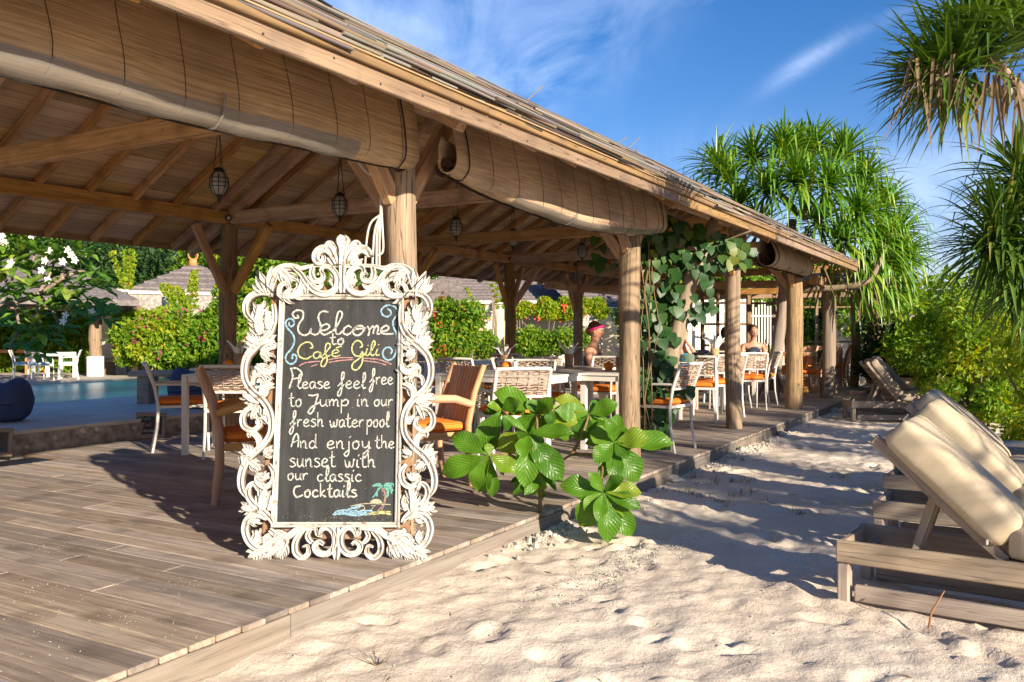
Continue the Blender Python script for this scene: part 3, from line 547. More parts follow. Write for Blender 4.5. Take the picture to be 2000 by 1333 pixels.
def blind(y0, y1, label, topz, botz, sag, bulge, rad, sheet=None, seed=1, mat=None, X0=-2.66):
    mat = mat or M['blind']; rd = random.Random(seed); root = empty('bamboo_blind', (X0, (y0 + y1) / 2, 0)); root.rotation_euler.z = PI / 2; hl = (y1 - y0) / 2
    # local x runs along the blind (world +Y), local y points to world -X (inwards), so outwards is -y
    def prof(u):                                             # cross-section at u in -1..1, list of (out, z)
        sg = sag * (1 - u * u); bz = botz - sg; bl = bulge * (.75 + .25 * math.cos(u * 1.3)) + .012 * math.sin(u * 9 + seed)
        P = []
        for k in range(9):
            q = k / 8; P.append((bl * math.sin(q * PI / 2) ** 1.3, topz - (topz - bz - rad) * q))
        for k in range(1, 9):
            a = PI * 1.15 * k / 8; P.append((bl - rad + rad * math.cos(a), bz + rad - rad * math.sin(a)))
        q0 = P[-1]
        P.append((q0[0] - .004, q0[1] + rad * .9)); P.append((q0[0] + rad * .25, q0[1] + rad * 1.7)); return P
    n = 40; vs = []; fs = []; m_ = len(prof(0))
    for i in range(n + 1):
        u = -1 + 2 * i / n
        for o_, z in prof(u): vs.append((u * hl, -o_, z))
    for i in range(n):
        for k in range(m_ - 1): fs.append((i * m_ + k, (i + 1) * m_ + k, (i + 1) * m_ + k + 1, i * m_ + k + 1))
    o = MB().add(vs, fs, True).build('slat_sheet', mat, root); so_ = o.modifiers.new('t', 'SOLIDIFY'); so_.thickness = .008; so_.offset = 0
    # the rolled-up rest seen in the open ends
    for u in (-.985, .985):
        P = prof(u); c = (P[12][0] - rad * .35, P[12][1] + rad * .55); b_ = MB()
        for q in range(5):
            rq = rad * (.86 - q * .15); b_.tube([(u * hl - math.copysign(.0, u), -(c[0] + rq * math.cos(a)), c[1] + rq * .9 * math.sin(a)) for a in np.linspace(0, 5.9, 20)], .0055, 5)
        b_.build('roll_end', M['cord'], root)
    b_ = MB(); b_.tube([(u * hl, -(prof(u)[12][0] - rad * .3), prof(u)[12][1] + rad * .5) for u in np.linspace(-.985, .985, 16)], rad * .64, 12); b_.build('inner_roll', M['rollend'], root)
    k = 0; x = -hl + .12
    while x < hl - .05:                                      # sewn threads
        u = x / hl; P = prof(u); w = rd.uniform(-.006, .006)
        MB().tube([(x + w * math.sin(j * 1.1), -(p[0] + .0055), p[1] - (.0055 if j > 11 else 0)) for j, p in enumerate(P[:15])], .0016, 4).build('thread', M['cord'], root); x += .26 + rd.uniform(-.02, .02)
    if sheet:
        a, c, k0 = sheet; vs = []; fs = []; nn = 30
        for i in range(nn + 1):
            u = a + (c - a) * i / nn; P = prof(u)[k0:16]
            for j, p in enumerate(P): vs.append((u * hl, -(p[0] + (.016 if j > 0 else .012) + .004 * math.sin(u * 31 + j)), p[1] - (.012 + .006 * math.sin(u * 23)) * (j > 2)))
        mm = 16 - k0
        for i in range(nn):
            for k in range(mm - 1): fs.append((i * mm + k, (i + 1) * mm + k, (i + 1) * mm + k + 1, i * mm + k + 1))
        MB().add(vs, fs, True).build('plastic_cover', M['sheet'], root)
        for u in (a + (c - a) * .32, a + (c - a) * .72):
            MB().tube([(u * hl, -(p[0] + .023), p[1] - (.012 if j > 3 else 0)) for j, p in enumerate(prof(u)[k0 - 1:16])], .006, 5).build('tape', M['sheet'], root)
    for u in ((-.93, .93)): 
        P = prof(u); MB().tube([(u * hl, -(p[0] + .012), p[1] - (.012 if j > 10 else 0)) for j, p in enumerate(P[:15])], .004, 5).build('pull_cord', M['iron'], root)
    return tag(root, label, 'blind', 'roll up bamboo blinds under the eave')
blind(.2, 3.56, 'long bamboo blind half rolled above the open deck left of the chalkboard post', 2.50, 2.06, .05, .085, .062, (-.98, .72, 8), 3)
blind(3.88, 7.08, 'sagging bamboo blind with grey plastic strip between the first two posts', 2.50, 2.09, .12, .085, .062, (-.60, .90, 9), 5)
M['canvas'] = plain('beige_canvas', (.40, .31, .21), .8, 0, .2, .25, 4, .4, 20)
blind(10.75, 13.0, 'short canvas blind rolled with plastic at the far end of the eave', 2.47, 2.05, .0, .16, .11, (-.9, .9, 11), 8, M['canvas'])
blind(8.3, 10.0, 'crumpled clear plastic blind hanging on the far side of the pavilion', 2.45, 2.2, .08, .08, .06, None, 9, M['sheet'], X0=-7.9) if False else None

# ---------------------------------------------------------------- lanterns
def lantern():
    root = empty('hanging_lantern'); n = 8
    body = [(.045, .10), (.078, .045), (.08, -.03), (.035, -.10)]
    MB().lathe([(.0, .145), (.02, .14), (.045, .125), (.05, .10)], n=8).build('cap', M['iron'], root)
    MB().lathe([(r_ * .96, z) for r_, z in body], n=8).build('glass', M['glassy'], root)
    b_ = MB()
    for k in range(8):
        a = 2 * PI * k / 8; b_.tube([(r_ * math.cos(a), r_ * math.sin(a), z) for r_, z in body], .0035, 4)
    for r_, z in body + [(.08, .008)]: b_.tube([(r_ * math.cos(a), r_ * math.sin(a), z) for a in np.linspace(0, 2 * PI, 9)], .0035, 4)
    b_.build('cage', M['iron'], root)
    MB().lathe([(.035, -.10), (.012, -.125), (.016, -.14), (.004, -.175)], n=8).build('finial', M['iron'], root)
    for k in range(3):
        a = 2 * PI * k / 3; p = [(.045 * math.cos(a) * (1 - q), .045 * math.sin(a) * (1 - q), .12 + .42 * q) for q in np.linspace(0, 1, 9)]
        MB().tube([(x + .004 * (-1) ** i, y, z) for i, (x, y, z) in enumerate(p)], .004, 4).build('chain', M['iron'], root)
    return root
LN = lantern(); specs = [(5.3, 'nearest to the chalkboard, beyond the long blind'), (6.86, 'second from the left, just left of the chalkboard post'), (9.0, 'third from the left, just right of the chalkboard post'), (10.4, 'above the first inner post right of the chalkboard'), (12.6, 'above the second inner post right of the chalkboard'), (14.0, 'deepest in the pavilion, beside the vine covered post')]
for i, (y, s_) in enumerate(specs):
    o = LN if i == 0 else copy_tree(LN); o.location = (-6.0, y, 2.53); o.rotation_euler.z = i * .7
    tag(o, 'dark glass lantern hanging ' + s_, 'lantern', 'glass lanterns hanging under the pavilion roof')
    MB().tube([(0, 0, .54), (0, 0, zc(-6.0) - 2.53 - .0)], .004, 5).build('hook', M['iron'], o)
# cable loops on the chalkboard post
b_ = MB(); d = 4.62
for pts in ([(700, 318), (718, 338), (742, 352), (744, 370), (743, 420), (741, 470), (741, 520)], [(743, 420), (724, 436), (716, 470), (713, 520)], [(743, 420), (732, 450), (728, 500), (727, 530)], [(744, 400), (747, 450), (748, 490), (738, 500)], [(742, 430), (736, 460), (735, 520)]):
    b_.tube([pz(x, y, d) for x, y in cat_rom(pts, 4)], .0065, 6)
tag(b_.build('cable_loop', M['cable']), 'loops of white cable hanging beside the post above the chalkboard', 'cable')
tag(MB().tube([pz(600, -14, 6.5), pz(690, 40, 7.2), pz(770, 84, 8.0)], .012, 6).build('overhead_wire', M['iron']), 'dark overhead wire running down along the roof against the sky', 'wire')
# ================================================================ the chalkboard in its carved frame
LEAN = R(8.0); Z0 = FOC * (ZC - DZ) / (1091 - 652.); X0S = (660 - 1000) / FOC * Z0
def S(px, py):                                            # a pixel on the leaning board -> board coordinates
    k = (652. - py) / FOC; v = (1.1 + k * Z0) / (math.cos(LEAN) - k * math.sin(LEAN)); zz = Z0 + v * math.sin(LEAN)
    return ((px - 1000) / FOC * zz - X0S, v)
sign = empty('chalkboard_sign', cw(X0S, Z0, DZ)); sign.rotation_euler = Euler((-LEAN, 0, YAW), 'XYZ')
sign.rotation_euler = (Matrix.Rotation(YAW, 3, 'Z') @ Matrix.Rotation(-LEAN, 3, 'X')).to_euler()
tag(sign, 'tall chalkboard in a white carved scrollwork frame leaning against the post', 'chalkboard')
m, t, b = M_('carved_white'); n = t.nodes.new; l = t.links.new; tcn = n('ShaderNodeTexCoord'); g = n('ShaderNodeNewGeometry')
mpn = n('ShaderNodeMapping'); mpn.inputs['Scale'].default_value = (16, 16, 60); nz = n('ShaderNodeTexNoise'); nz.inputs['Scale'].default_value = 1.7; nz.inputs['Detail'].default_value = 7; nz.inputs['Roughness'].default_value = .65
l(tcn.outputs['Object'], nz.inputs['Vector']); nz.inputs['Scale'].default_value = 26
r = n('ShaderNodeValToRGB'); e = r.color_ramp.elements; e[0].position = .33; e[0].color = (.20, .14, .09, 1); e[1].position = .45; e[1].color = (.48, .465, .42, 1); l(nz.outputs['Fac'], r.inputs[0]); l(r.outputs[0], b.inputs['Base Color']); b.inputs['Roughness'].default_value = .62
bp = n('ShaderNodeBump'); bp.inputs['Strength'].default_value = .6; bp.inputs['Distance'].default_value = .008; l(nz.outputs['Fac'], bp.inputs['Height']); l(bp.outputs[0], b.inputs['Normal']); M['carved'] = m
M['carved_edge'] = plain('rubbed_edge', (.26, .19, .13), .7, 0, .2, .5, 22); M['carved_groove'] = plain('shade_stained_groove', (.34, .28, .22), .8, 0, .2, .5, 30)  # groove stain carries crevice shade in its colour as well as grime
M['bare'] = wood('bare_back_wood', (.19, .105, .06), (.31, .185, .11), 'x', 1, .7, .1, .01)
m, t, b = M_('slate_board'); n = t.nodes.new; l = t.links.new; tcn = n('ShaderNodeTexCoord'); mpn = n('ShaderNodeMapping'); mpn.inputs['Scale'].default_value = (9, 3, 1.6); l(tcn.outputs['Object'], mpn.inputs[0])
nz = n('ShaderNodeTexNoise'); nz.inputs['Scale'].default_value = 2.2; nz.inputs['Detail'].default_value = 8; nz.inputs['Roughness'].default_value = .7; l(mpn.outputs[0], nz.inputs['Vector'])
r = n('ShaderNodeValToRGB'); e = r.color_ramp.elements; e[0].position = .35; e[0].color = (.012, .0125, .012, 1); e[1].position = .75; e[1].color = (.045, .046, .043, 1); l(nz.outputs['Fac'], r.inputs[0]); l(r.outputs[0], b.inputs['Base Color']); b.inputs['Roughness'].default_value = .5; M['slate'] = m
def chalk(name, c):
    m, t, b = M_(name); n = t.nodes.new; l = t.links.new; tcn = n('ShaderNodeTexCoord'); nz = n('ShaderNodeTexNoise'); nz.inputs['Scale'].default_value = 260; nz.inputs['Detail'].default_value = 3; l(tcn.outputs['Object'], nz.inputs['Vector'])
    r = n('ShaderNodeValToRGB'); e = r.color_ramp.elements; e[0].position = .36; e[0].color = (.05, .05, .047, 1); e[1].position = .47; e[1].color = (*c, 1); l(nz.outputs['Fac'], r.inputs[0]); l(r.outputs[0], b.inputs['Base Color']); b.inputs['Roughness'].default_value = .95; return m
CH = {'w': chalk('white_chalk', (.46, .46, .41)), 'y': chalk('yellow_chalk', (.44, .45, .19)), 'b': chalk('blue_chalk', (.22, .38, .47)), 'p': chalk('pink_chalk', (.42, .21, .2)), 'g': chalk('green_chalk', (.13, .38, .31)), 'n': chalk('brown_chalk', (.3, .19, .15)), 'c': chalk('cream_chalk', (.42, .37, .25))}

# board, backing and inner moulding
u0, v0 = S(541, 1020); u1, v1 = S(779, 586); BL, BR_, BB, BT = u0, u1, v0, v1
MB().box(((BL + BR_) / 2, .006, (BB + BT) / 2), (BR_ - BL + .02, .008, BT - BB + .02)).build('board', M['slate'], sign)
for a, c, w_ in (((BL - .035, BB - .06), (BL - .035, BT + .05), .055), ((BR_ + .035, BB - .06), (BR_ + .035, BT + .05), .055)):
    beam('backing_board', (a[0], .022, a[1]), (c[0], .022, c[1]), w_ + .03, .016, M['bare'], sign, up=(0, 1, 0))
beam('backing_board', (BL - .02, .0235, BT + .045), (BR_ + .02, .0235, BT + .045), .06, .014, M['bare'], sign, up=(0, 1, 0)); beam('backing_board', (BL - .02, .0235, BB - .055), (BR_ + .02, .0235, BB - .055), .06, .014, M['bare'], sign, up=(0, 1, 0))
def mould(p, q, inn):                                      # a mitred moulding with a stepped profile
    p, q, inn = np.array(p), np.array(q), np.array(inn); d = (q - p) / np.linalg.norm(q - p); w_ = .026
    pr = [(0, .002), (0, -.012), (.25, -.017), (.45, -.012), (.6, -.022), (.85, -.026), (1, -.018), (1, .002)]; vs = []
    for e_, s_ in ((p, -1), (q, 1)):
        for o_, y in pr: uv = e_ - inn * o_ * w_ + d * s_ * o_ * w_; vs.append((uv[0], y, uv[1]))
    k = len(pr); fs = [(i, i + 1, i + 1 + k, i + k) for i in range(k - 1)] + [tuple(range(k))[::-1], tuple(range(k, 2 * k))]
    MB().add(vs, fs).build('moulding', M['carved'], sign)
mould((BL, BB), (BR_, BB), (0, 1)); mould((BL, BT), (BR_, BT), (0, -1)); mould((BL, BB), (BL, BT), (1, 0)); mould((BR_, BB), (BR_, BT), (-1, 0))
mould2 = None

# carved strokes: domed, grooved ribbons swept along traced lines
def carve(pts, ws, h=.03, mirror=None, groove=.35, name='scroll', base=.004, mb=None, k=5):
    P = [S(*p) for p in pts]; n_ = len(P)
    if not hasattr(ws, '__len__'): ws = [ws] * n_
    ws = [w * 1.12 for w in ws]
    Q = cat_rom([(p[0], p[1], w * Z0 / FOC) for p, w in zip(P, ws)], k); Q = np.array(Q)
    prof = [(-1, 0), (-.96, .62), (-.80, .90), (-.50, .86 - groove * .5), (-.12, .80 - groove * .75), (.22, .88 - groove * .4), (.55, 1.05), (.84, .98), (.97, .6), (1, 0)]
    vs = []; m_ = len(prof); N_ = len(Q)
    for i in range(N_):
        t_ = Q[min(i + 1, N_ - 1), :2] - Q[max(i - 1, 0), :2]; t_ = t_ / (np.linalg.norm(t_) + 1e-9); nn = np.array((-t_[1], t_[0])); w = max(Q[i, 2], .001) / 2
        hh = h * (.55 + .45 * min(1, w / .012))
        for o_, f in prof:
            q = Q[i, :2] + nn * o_ * w; vs.append((q[0], base - f * hh - .002, q[1]))
    fs = [(i * m_ + j, (i + 1) * m_ + j, (i + 1) * m_ + j + 1, i * m_ + j + 1) for i in range(N_ - 1) for j in range(m_ - 1)]
    # back
    nb = len(vs)
    for i in range(N_): vs.append((vs[i * m_][0], .014, vs[i * m_][2])); vs.append((vs[i * m_ + m_ - 1][0], .014, vs[i * m_ + m_ - 1][2]))
    for i in range(N_ - 1):
        a = nb + 2 * i; fs.append((a, a + 1, a + 3, a + 2)); fs.append((i * m_, a, a + 2, (i + 1) * m_)); fs.append((i * m_ + m_ - 1, (i + 1) * m_ + m_ - 1, a + 3, a + 1))
    fs.append(tuple(range(m_)) + (nb + 1, nb)); e_ = (N_ - 1) * m_; fs.append(tuple(range(e_, e_ + m_))[::-1] + (nb + 2 * N_ - 2, nb + 2 * N_ - 1))
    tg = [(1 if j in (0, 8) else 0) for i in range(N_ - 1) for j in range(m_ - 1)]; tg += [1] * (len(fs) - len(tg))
    if mb is not None: mb.add(vs, fs, True); mb.tg = getattr(mb, 'tg', []) + tg; return
    b_ = MB().add(vs, fs, True); b_.tg = tg; return cbuild(b_, name)
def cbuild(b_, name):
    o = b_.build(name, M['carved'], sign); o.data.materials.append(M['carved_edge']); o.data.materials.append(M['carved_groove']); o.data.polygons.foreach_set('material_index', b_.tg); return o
def leafy(pts, w, lobes=4, side=(1, -1), L=1., h=.034, wl=None):   # acanthus: a midrib with curling lobes
    mb = MB(); pts = [np.array(p, float) for p in pts]; C = cat_rom(pts, 6); n_ = len(C); ws = [w * (.55 + .45 * math.sin(PI * (i + .6) / (n_ + .2))) * (1 - .55 * i / n_) for i in range(n_)]
    for j in range(lobes):
        f = (j + .35) / (lobes + .15); i = int(f * (n_ - 2)); t_ = C[i + 1] - C[i]; t_ /= np.linalg.norm(t_) + 1e-6
        for s_ in side:
            nn = np.array((-t_[1], t_[0])) * s_; ln = w * 1.0 * L * (1.05 - .45 * f)
            a = C[i]; p1 = a + t_ * ln * .25 + nn * ln * .42; p2 = a + t_ * ln * .68 + nn * ln * .72; p3 = a + t_ * ln * 1.12 + nn * ln * .80
            ww = (wl or w * .46) * (1.1 - .35 * f); carve([a, p1, p2, p3], [ww * .8, ww, ww * .72, 1.2], h * .85, groove=.5, mb=mb, k=3)
    carve(C[::2] + ([C[-1]] if n_ % 2 == 0 else []), (ws[::2] + ([ws[-1]] if n_ % 2 == 0 else []))[:-1] + [1.5], h, groove=.15, mb=mb, k=2)
    return cbuild(mb, 'carved_leaf')
A = lambda L_: [(460 + x / 4.9375, 450 + y / 4.9375) for x, y in L_]
W5 = lambda L_: [x / 4.9375 for x in L_]
B = lambda L_: [(440 + x / 2.423, 560 + y / 2.423) for x, y in L_]
W2 = lambda L_: [x / 2.423 for x in L_]
# crest
carve(A([(1040, 345), (1042, 250), (1045, 180), (1045, 125), (1045, 90), (1045, 62)]), W5([70, 62, 88, 135, 120, 60]), .045)
carve(A([(1015, 330), (985, 245), (950, 175), (915, 142), (893, 165), (905, 192), (930, 190)]), W5([55, 62, 66, 70, 60, 44, 26]), .035)
carve(A([(1072, 330), (1090, 245), (1128, 175), (1168, 138), (1192, 160), (1178, 190), (1155, 186)]), W5([55, 62, 66, 70, 60, 44, 26]), .035)
carve(A([(990, 335), (955, 262), (905, 205), (845, 192), (793, 228), (782, 285), (812, 322), (852, 306), (860, 268), (838, 250)]), W5([56, 66, 78, 84, 80, 74, 60, 50, 40, 26]), .04)
carve(A([(1100, 335), (1135, 262), (1185, 205), (1238, 192), (1282, 220), (1305, 262)]), W5([56, 66, 78, 84, 76, 50]), .04)
leafy(A([(1040, 345), (1040, 290), (1040, 235)]), 14, 2); leafy(A([(960, 340), (925, 300), (895, 262)]), 15, 2, (1, -1)); leafy(A([(1120, 340), (1155, 300), (1185, 262)]), 15, 2)
# top rail
for mir in (0, 1):
    X_ = (lambda L_: A([(2080 - x, y) for x, y in L_])) if mir else A
    carve(X_([(1040, 352), (900, 350), (750, 352), (640, 375), (560, 352), (470, 352), (398, 392), (362, 470), (352, 560), (348, 650)]), W5([42, 34, 34, 46, 50, 46, 50, 48, 44, 40]), .03)
    carve(X_([(560, 365), (640, 430), (700, 520), (765, 588), (850, 622), (935, 606), (988, 540), (985, 445), (932, 378), (866, 362), (836, 402), (866, 436)]), W5([30, 48, 54, 58, 60, 60, 58, 54, 52, 46, 36, 22]), .04)
    carve(X_([(752, 362), (742, 430), (772, 492), (832, 492), (852, 446), (822, 420), (800, 440)]), W5([44, 52, 56, 52, 40, 28, 16]), .035)
    carve(X_([(690, 455), (752, 540), (812, 560), (836, 520), (812, 498)]), W5([40, 46, 44, 34, 18]), .028)
    leafy(X_([(425, 385), (480, 430), (520, 478), (545, 520)]), 20, 3)
    carve(X_([(435, 655), (430, 590), (452, 535), (502, 520), (528, 548), (508, 576)]), W5([50, 46, 44, 38, 30, 16]), .03)
    leafy(X_([(460, 640), (560, 638), (622, 600), (650, 520), (640, 460)]), 17, 4)
    leafy(X_([(690, 500), (694, 560), (692, 634)]), 14, 3, (1, -1)); carve(X_([(980, 560), (940, 505), (898, 490)]), W5([60, 60, 14]), .03)
    leafy(X_([(930, 420), (968, 470), (985, 540)]), 12, 3, (1,) if not mir else (-1,))
    for q, ww in (([(345, 610), (345, 470), (362, 352)], 72), ([(325, 612), (285, 500), (240, 402)], 70), ([(305, 612), (240, 530), (205, 450)], 56), ([(300, 618), (220, 575), (168, 525)], 56), ([(350, 600), (385, 480), (430, 400)], 46)):
        carve(X_(q), W5([ww * .7, ww, 6]), .036, groove=.45)
carve(A([(1040, 350), (1040, 430), (1040, 500), (1040, 560), (1040, 615)]), W5([70, 60, 50, 70, 46]), .042); carve(A([(1015, 560), (1000, 590), (1012, 612)]), W5([30, 40, 16]), .03); carve(A([(1065, 560), (1080, 590), (1068, 612)]), W5([30, 40, 16]), .03)
# side and bottom rails, traced on the left and carved again on the right
for mir in (0, 1):
    dy = 0
    X_ = (lambda L_: [(1322 - x, y) for x, y in B(L_)]) if mir else B
    X5 = (lambda L_: [(1322 - x, y) for x, y in A(L_)]) if mir else A
    carve(X5([(345, 620), (250, 612), (165, 640), (112, 712), (112, 800), (150, 858), (185, 888)]), W5([50, 58, 60, 58, 52, 44, 30]), .038)
    leafy(X5([(205, 900), (240, 830), (245, 760), (228, 720)]), 19, 3); leafy(X5([(262, 1010), (235, 950), (215, 900), (190, 890)]), 20, 3)
    carve(X5([(375, 720), (385, 820), (372, 920), (320, 1010)]), W5([40, 50, 56, 40]), .03); leafy(X5([(330, 960), (320, 890), (325, 820), (350, 790)]), 15, 3)
    carve(X5([(385, 900), (345, 990), (275, 1065), (195, 1145), (135, 1215), (102, 1290)]), W5([44, 58, 62, 62, 60, 58]), .04)
    leafy(X5([(240, 1100), (170, 1060), (105, 1030)]), 17, 3); leafy(X5([(200, 1130), (150, 1100), (105, 1100)]), 14, 2); leafy(X5([(290, 1100), (340, 1085), (385, 1068)]), 16, 3); leafy(X5([(250, 1180), (300, 1190), (330, 1235)]), 18, 3)
    carve(X_([(215, 262), (165, 275), (118, 318), (97, 375), (100, 440), (130, 492), (178, 535), (212, 585), (225, 640), (218, 700), (180, 755), (128, 800), (95, 850), (80, 905), (84, 955), (106, 996)]), W2([20, 30, 32, 30, 28, 29, 30, 30, 28, 27, 29, 32, 32, 30, 27, 12]), .042)
    leafy(X_([(150, 375), (190, 405), (225, 400), (240, 365)]), 17, 3); carve(X_([(132, 470), (140, 432), (172, 420), (194, 442), (184, 466)]), W2([20, 18, 17, 15, 9]), .03)
    leafy(X_([(180, 530), (180, 490), (205, 468), (236, 462)]), 15, 3); leafy(X_([(170, 545), (125, 530), (84, 508)]), 18, 3); leafy(X_([(160, 560), (140, 600), (128, 632)]), 14, 2)
    carve(X_([(165, 572), (112, 582), (87, 620), (95, 664), (136, 682), (168, 655), (160, 625), (138, 622)]), W2([14, 24, 25, 25, 26, 23, 16, 8]), .036)
    leafy(X_([(215, 650), (195, 625), (165, 622)]), 12, 3); carve(X_([(165, 775), (165, 730), (145, 700), (118, 696), (120, 716)]), W2([22, 28, 28, 22, 12]), .032)
    leafy(X_([(135, 800), (110, 782), (84, 768)]), 16, 3); leafy(X_([(185, 790), (210, 785), (232, 770)]), 13, 3); leafy(X_([(120, 830), (150, 850), (172, 870)]), 14, 2); leafy(X_([(100, 850), (92, 820), (80, 800)]), 12, 2)
    carve(X_([(212, 840), (235, 878), (228, 925), (192, 948), (158, 925), (150, 895)]), W2([16, 26, 27, 26, 22, 12]), .034); leafy(X_([(150, 890), (185, 910), (212, 880)]), 13, 3)
    carve(X_([(160, 965), (142, 932), (116, 950), (114, 992), (142, 1032), (188, 1066), (220, 1098), (230, 1118)]), W2([12, 22, 24, 26, 28, 28, 24, 18]), .036)
    leafy(X_([(180, 1060), (180, 1000), (200, 952)]), 17, 4); leafy(X_([(150, 1045), (112, 1050), (78, 1042)]), 16, 3); leafy(X_([(212, 1060), (225, 1020), (222, 985)]), 12, 3)
    carve(X_([(205, 1098), (158, 1078), (116, 1096), (99, 1142), (110, 1192), (136, 1226), (168, 1244)]), W2([18, 28, 31, 32, 30, 28, 20]), .04)
    leafy(X_([(140, 1215), (158, 1185), (150, 1150)]), 14, 3); leafy(X_([(120, 1105), (150, 1110), (170, 1095)]), 12, 2)
    leafy(X_([(300, 1175), (235, 1210), (170, 1250), (108, 1284)]), 24, 5, L=.95); leafy(X_([(250, 1220), (225, 1255), (186, 1286)]), 16, 3); leafy(X_([(285, 1215), (270, 1250), (248, 1290)]), 16, 3)
    carve(X_([(215, 1148), (255, 1178), (300, 1180), (345, 1150), (400, 1142), (435, 1146)]), W2([20, 30, 32, 28, 22, 14]), .036)
    carve(X_([(245, 1232), (205, 1222), (190, 1192), (212, 1172), (232, 1190)]), W2([16, 18, 17, 15, 9]), .03)
    carve(X_([(375, 1150), (338, 1200), (336, 1255), (368, 1282), (398, 1258), (392, 1226), (368, 1232)]), W2([18, 26, 27, 26, 22, 15, 9]), .036)
    carve(X_([(405, 1148), (392, 1180), (410, 1208), (432, 1212)]), W2([16, 22, 20, 8]), .03); carve(X_([(432, 1146), (440, 1172), (462, 1182)]), W2([16, 18, 8]), .028)
    carve(X_([(450, 1178), (462, 1148), (492, 1140), (520, 1172), (520, 1225), (488, 1262), (446, 1258), (428, 1228), (448, 1206), (470, 1220)]), W2([10, 22, 26, 26, 27, 28, 28, 26, 22, 14]), .04)
carve(B([(530, 1138), (530, 1200), (530, 1250), (530, 1292)]), W2([30, 26, 38, 18]), .044)
# ties over the mitres
for a, c in (((506, 545), (556, 592)), ((833, 540), (778, 594))):
    (ua, va), (ub, vb) = S(*a), S(*c); MB().tube([(ua, -.04, va), (ub, -.028, vb)], .0028, 5).build('wire_tie', M['iron'], sign)

# ---------------------------------------------------------------- chalk writing
G = {'a': [[(.8, .85), (.5, 1), (.15, .8), (.05, .35), (.3, 0), (.62, .2), (.82, .9), (.8, .3), (1.02, .02)]],
 'c': [[(.85, .8), (.5, 1), (.15, .7), (.1, .3), (.4, 0), (.95, .18)]], 'd': [[(.8, .7), (.5, 1), (.1, .6), (.15, .12), (.5, 0), (.85, .5), (.92, 2.), (.86, .3), (1.08, .0)]],
 'e': [[(.1, .45), (.6, .55), (.8, .8), (.5, 1), (.15, .7), (.1, .25), (.4, 0), (.98, .2)]],
 'f': [[(-.25, .3), (.2, .75), (.62, 1.5), (.62, 2.15), (.38, 2.1), (.3, 1.4), (.36, .3), (.2, -.7), (-.12, -1.05), (-.28, -.7), (.1, -.05), (.7, .55)]],
 'h': [[(.1, 2), (.12, 0)], [(.12, .45), (.45, 1), (.72, .8), (.76, .1), (1.0, .06)]], 'i': [[(.2, 1), (.15, .12), (.42, 0)], [(.3, 1.42), (.44, 1.66)]],
 'j': [[(.4, 1), (.36, -.6), (.05, -1.), (-.14, -.65), (.45, -.1)], [(.45, 1.4), (.62, 1.62)]], 'k': [[(.1, 2), (.1, 0)], [(.75, 1), (.2, .45), (.88, 0)]],
 'l': [[(.0, .3), (.55, 1.3), (.55, 2.1), (.32, 1.9), (.2, .5), (.36, 0), (.68, .15)]], 'm': [[(0, 1), (.08, 0)], [(.08, .5), (.35, 1), (.52, .8), (.52, .02)], [(.52, .5), (.82, 1), (1., .7), (1.02, .04), (1.2, 0)]],
 'n': [[(.05, 1), (.1, 0)], [(.1, .5), (.48, 1), (.7, .7), (.72, .06), (.95, 0)]], 'o': [[(.5, 1), (.12, .65), (.2, .06), (.6, .0), (.85, .5), (.6, 1), (.3, .85), (.9, .92)]],
 'p': [[(.1, 1), (.06, -1.1)], [(.1, .6), (.6, 1), (.9, .6), (.6, .1), (.1, .15)]], 'r': [[(.05, 1), (.1, 0)], [(.1, .5), (.38, .95), (.75, .92)]],
 's': [[(.78, .95), (.35, 1.02), (.14, .78), (.6, .5), (.78, .2), (.4, -.02), (.05, .1)]], 't': [[(.32, 1.9), (.26, .3), (.5, 0), (.8, .12)], [(-.08, 1.1), (.7, 1.22)]],
 'u': [[(.1, 1), (.1, .3), (.35, 0), (.7, .3), (.8, 1), (.8, .1), (1, 0)]], 'w': [[(0, .95), (.22, .06), (.5, .12), (.62, .75), (.72, .08), (1.05, .2), (1.15, 1.0), (1.3, .9)]],
 'y': [[(.1, 1), (.2, .3), (.5, .12), (.8, .4), (.95, 1), (.82, -.5), (.42, -1.1), (.22, -.8), (.8, -.15), (1.15, .15)]]}
GW = {'i': .5, 'l': .62, 'm': 1.25, 'w': 1.3, 'f': .75, 't': .75, 'r': .8, 'j': .62, 's': .85}
def ribbon(mb, pts, w, y=-.0012, sm=True, sc=None):        # pts in board coordinates
    Q = cat_rom(pts, 5) if sm and len(pts) > 2 else [np.array(p) for p in pts]; vs = []; n_ = len(Q)
    for i in range(n_):
        t_ = Q[min(i + 1, n_ - 1)] - Q[max(i - 1, 0)]; t_ = t_ / (np.linalg.norm(t_) + 1e-9); nn = np.array((-t_[1], t_[0])); ww = w * (.5 + .08 * math.sin(i * 2.3) + .06 * math.sin(i * 5.1)) * (.75 if i in (0, n_ - 1) else 1)
        for s_ in (-1, 1): q = Q[i] + nn * ww * s_; vs.append((q[0], y, q[1]))
    mb.add(vs, [(2 * i, 2 * i + 1, 2 * i + 3, 2 * i + 2) for i in range(n_ - 1)])
def word(mb, txt, xa, xb, base, xh, w=2.6, slope=0.):      # pixels of the photograph
    tot = sum(GW.get(c, 1.) for c in txt) + .12 * (len(txt) - 1); k = (xb - xa) / tot; x = xa
    for c in txt:
        for st in G[c]: ribbon(mb, [S(x + p[0] * k, base - p[1] * xh + slope * (x - xa) ) for p in st], w * Z0 / FOC, YY)
        x += k * (GW.get(c, 1.) + .12)
C4 = lambda L_: [S(540 + x / 6.06, 580 + y / 6.06) for x, y in L_]
C5 = lambda L_: [S(540 + x / 5.332, 780 + y / 5.332) for x, y in L_]
YY = -.0000
YY = .0014
pw = Z0 / FOC
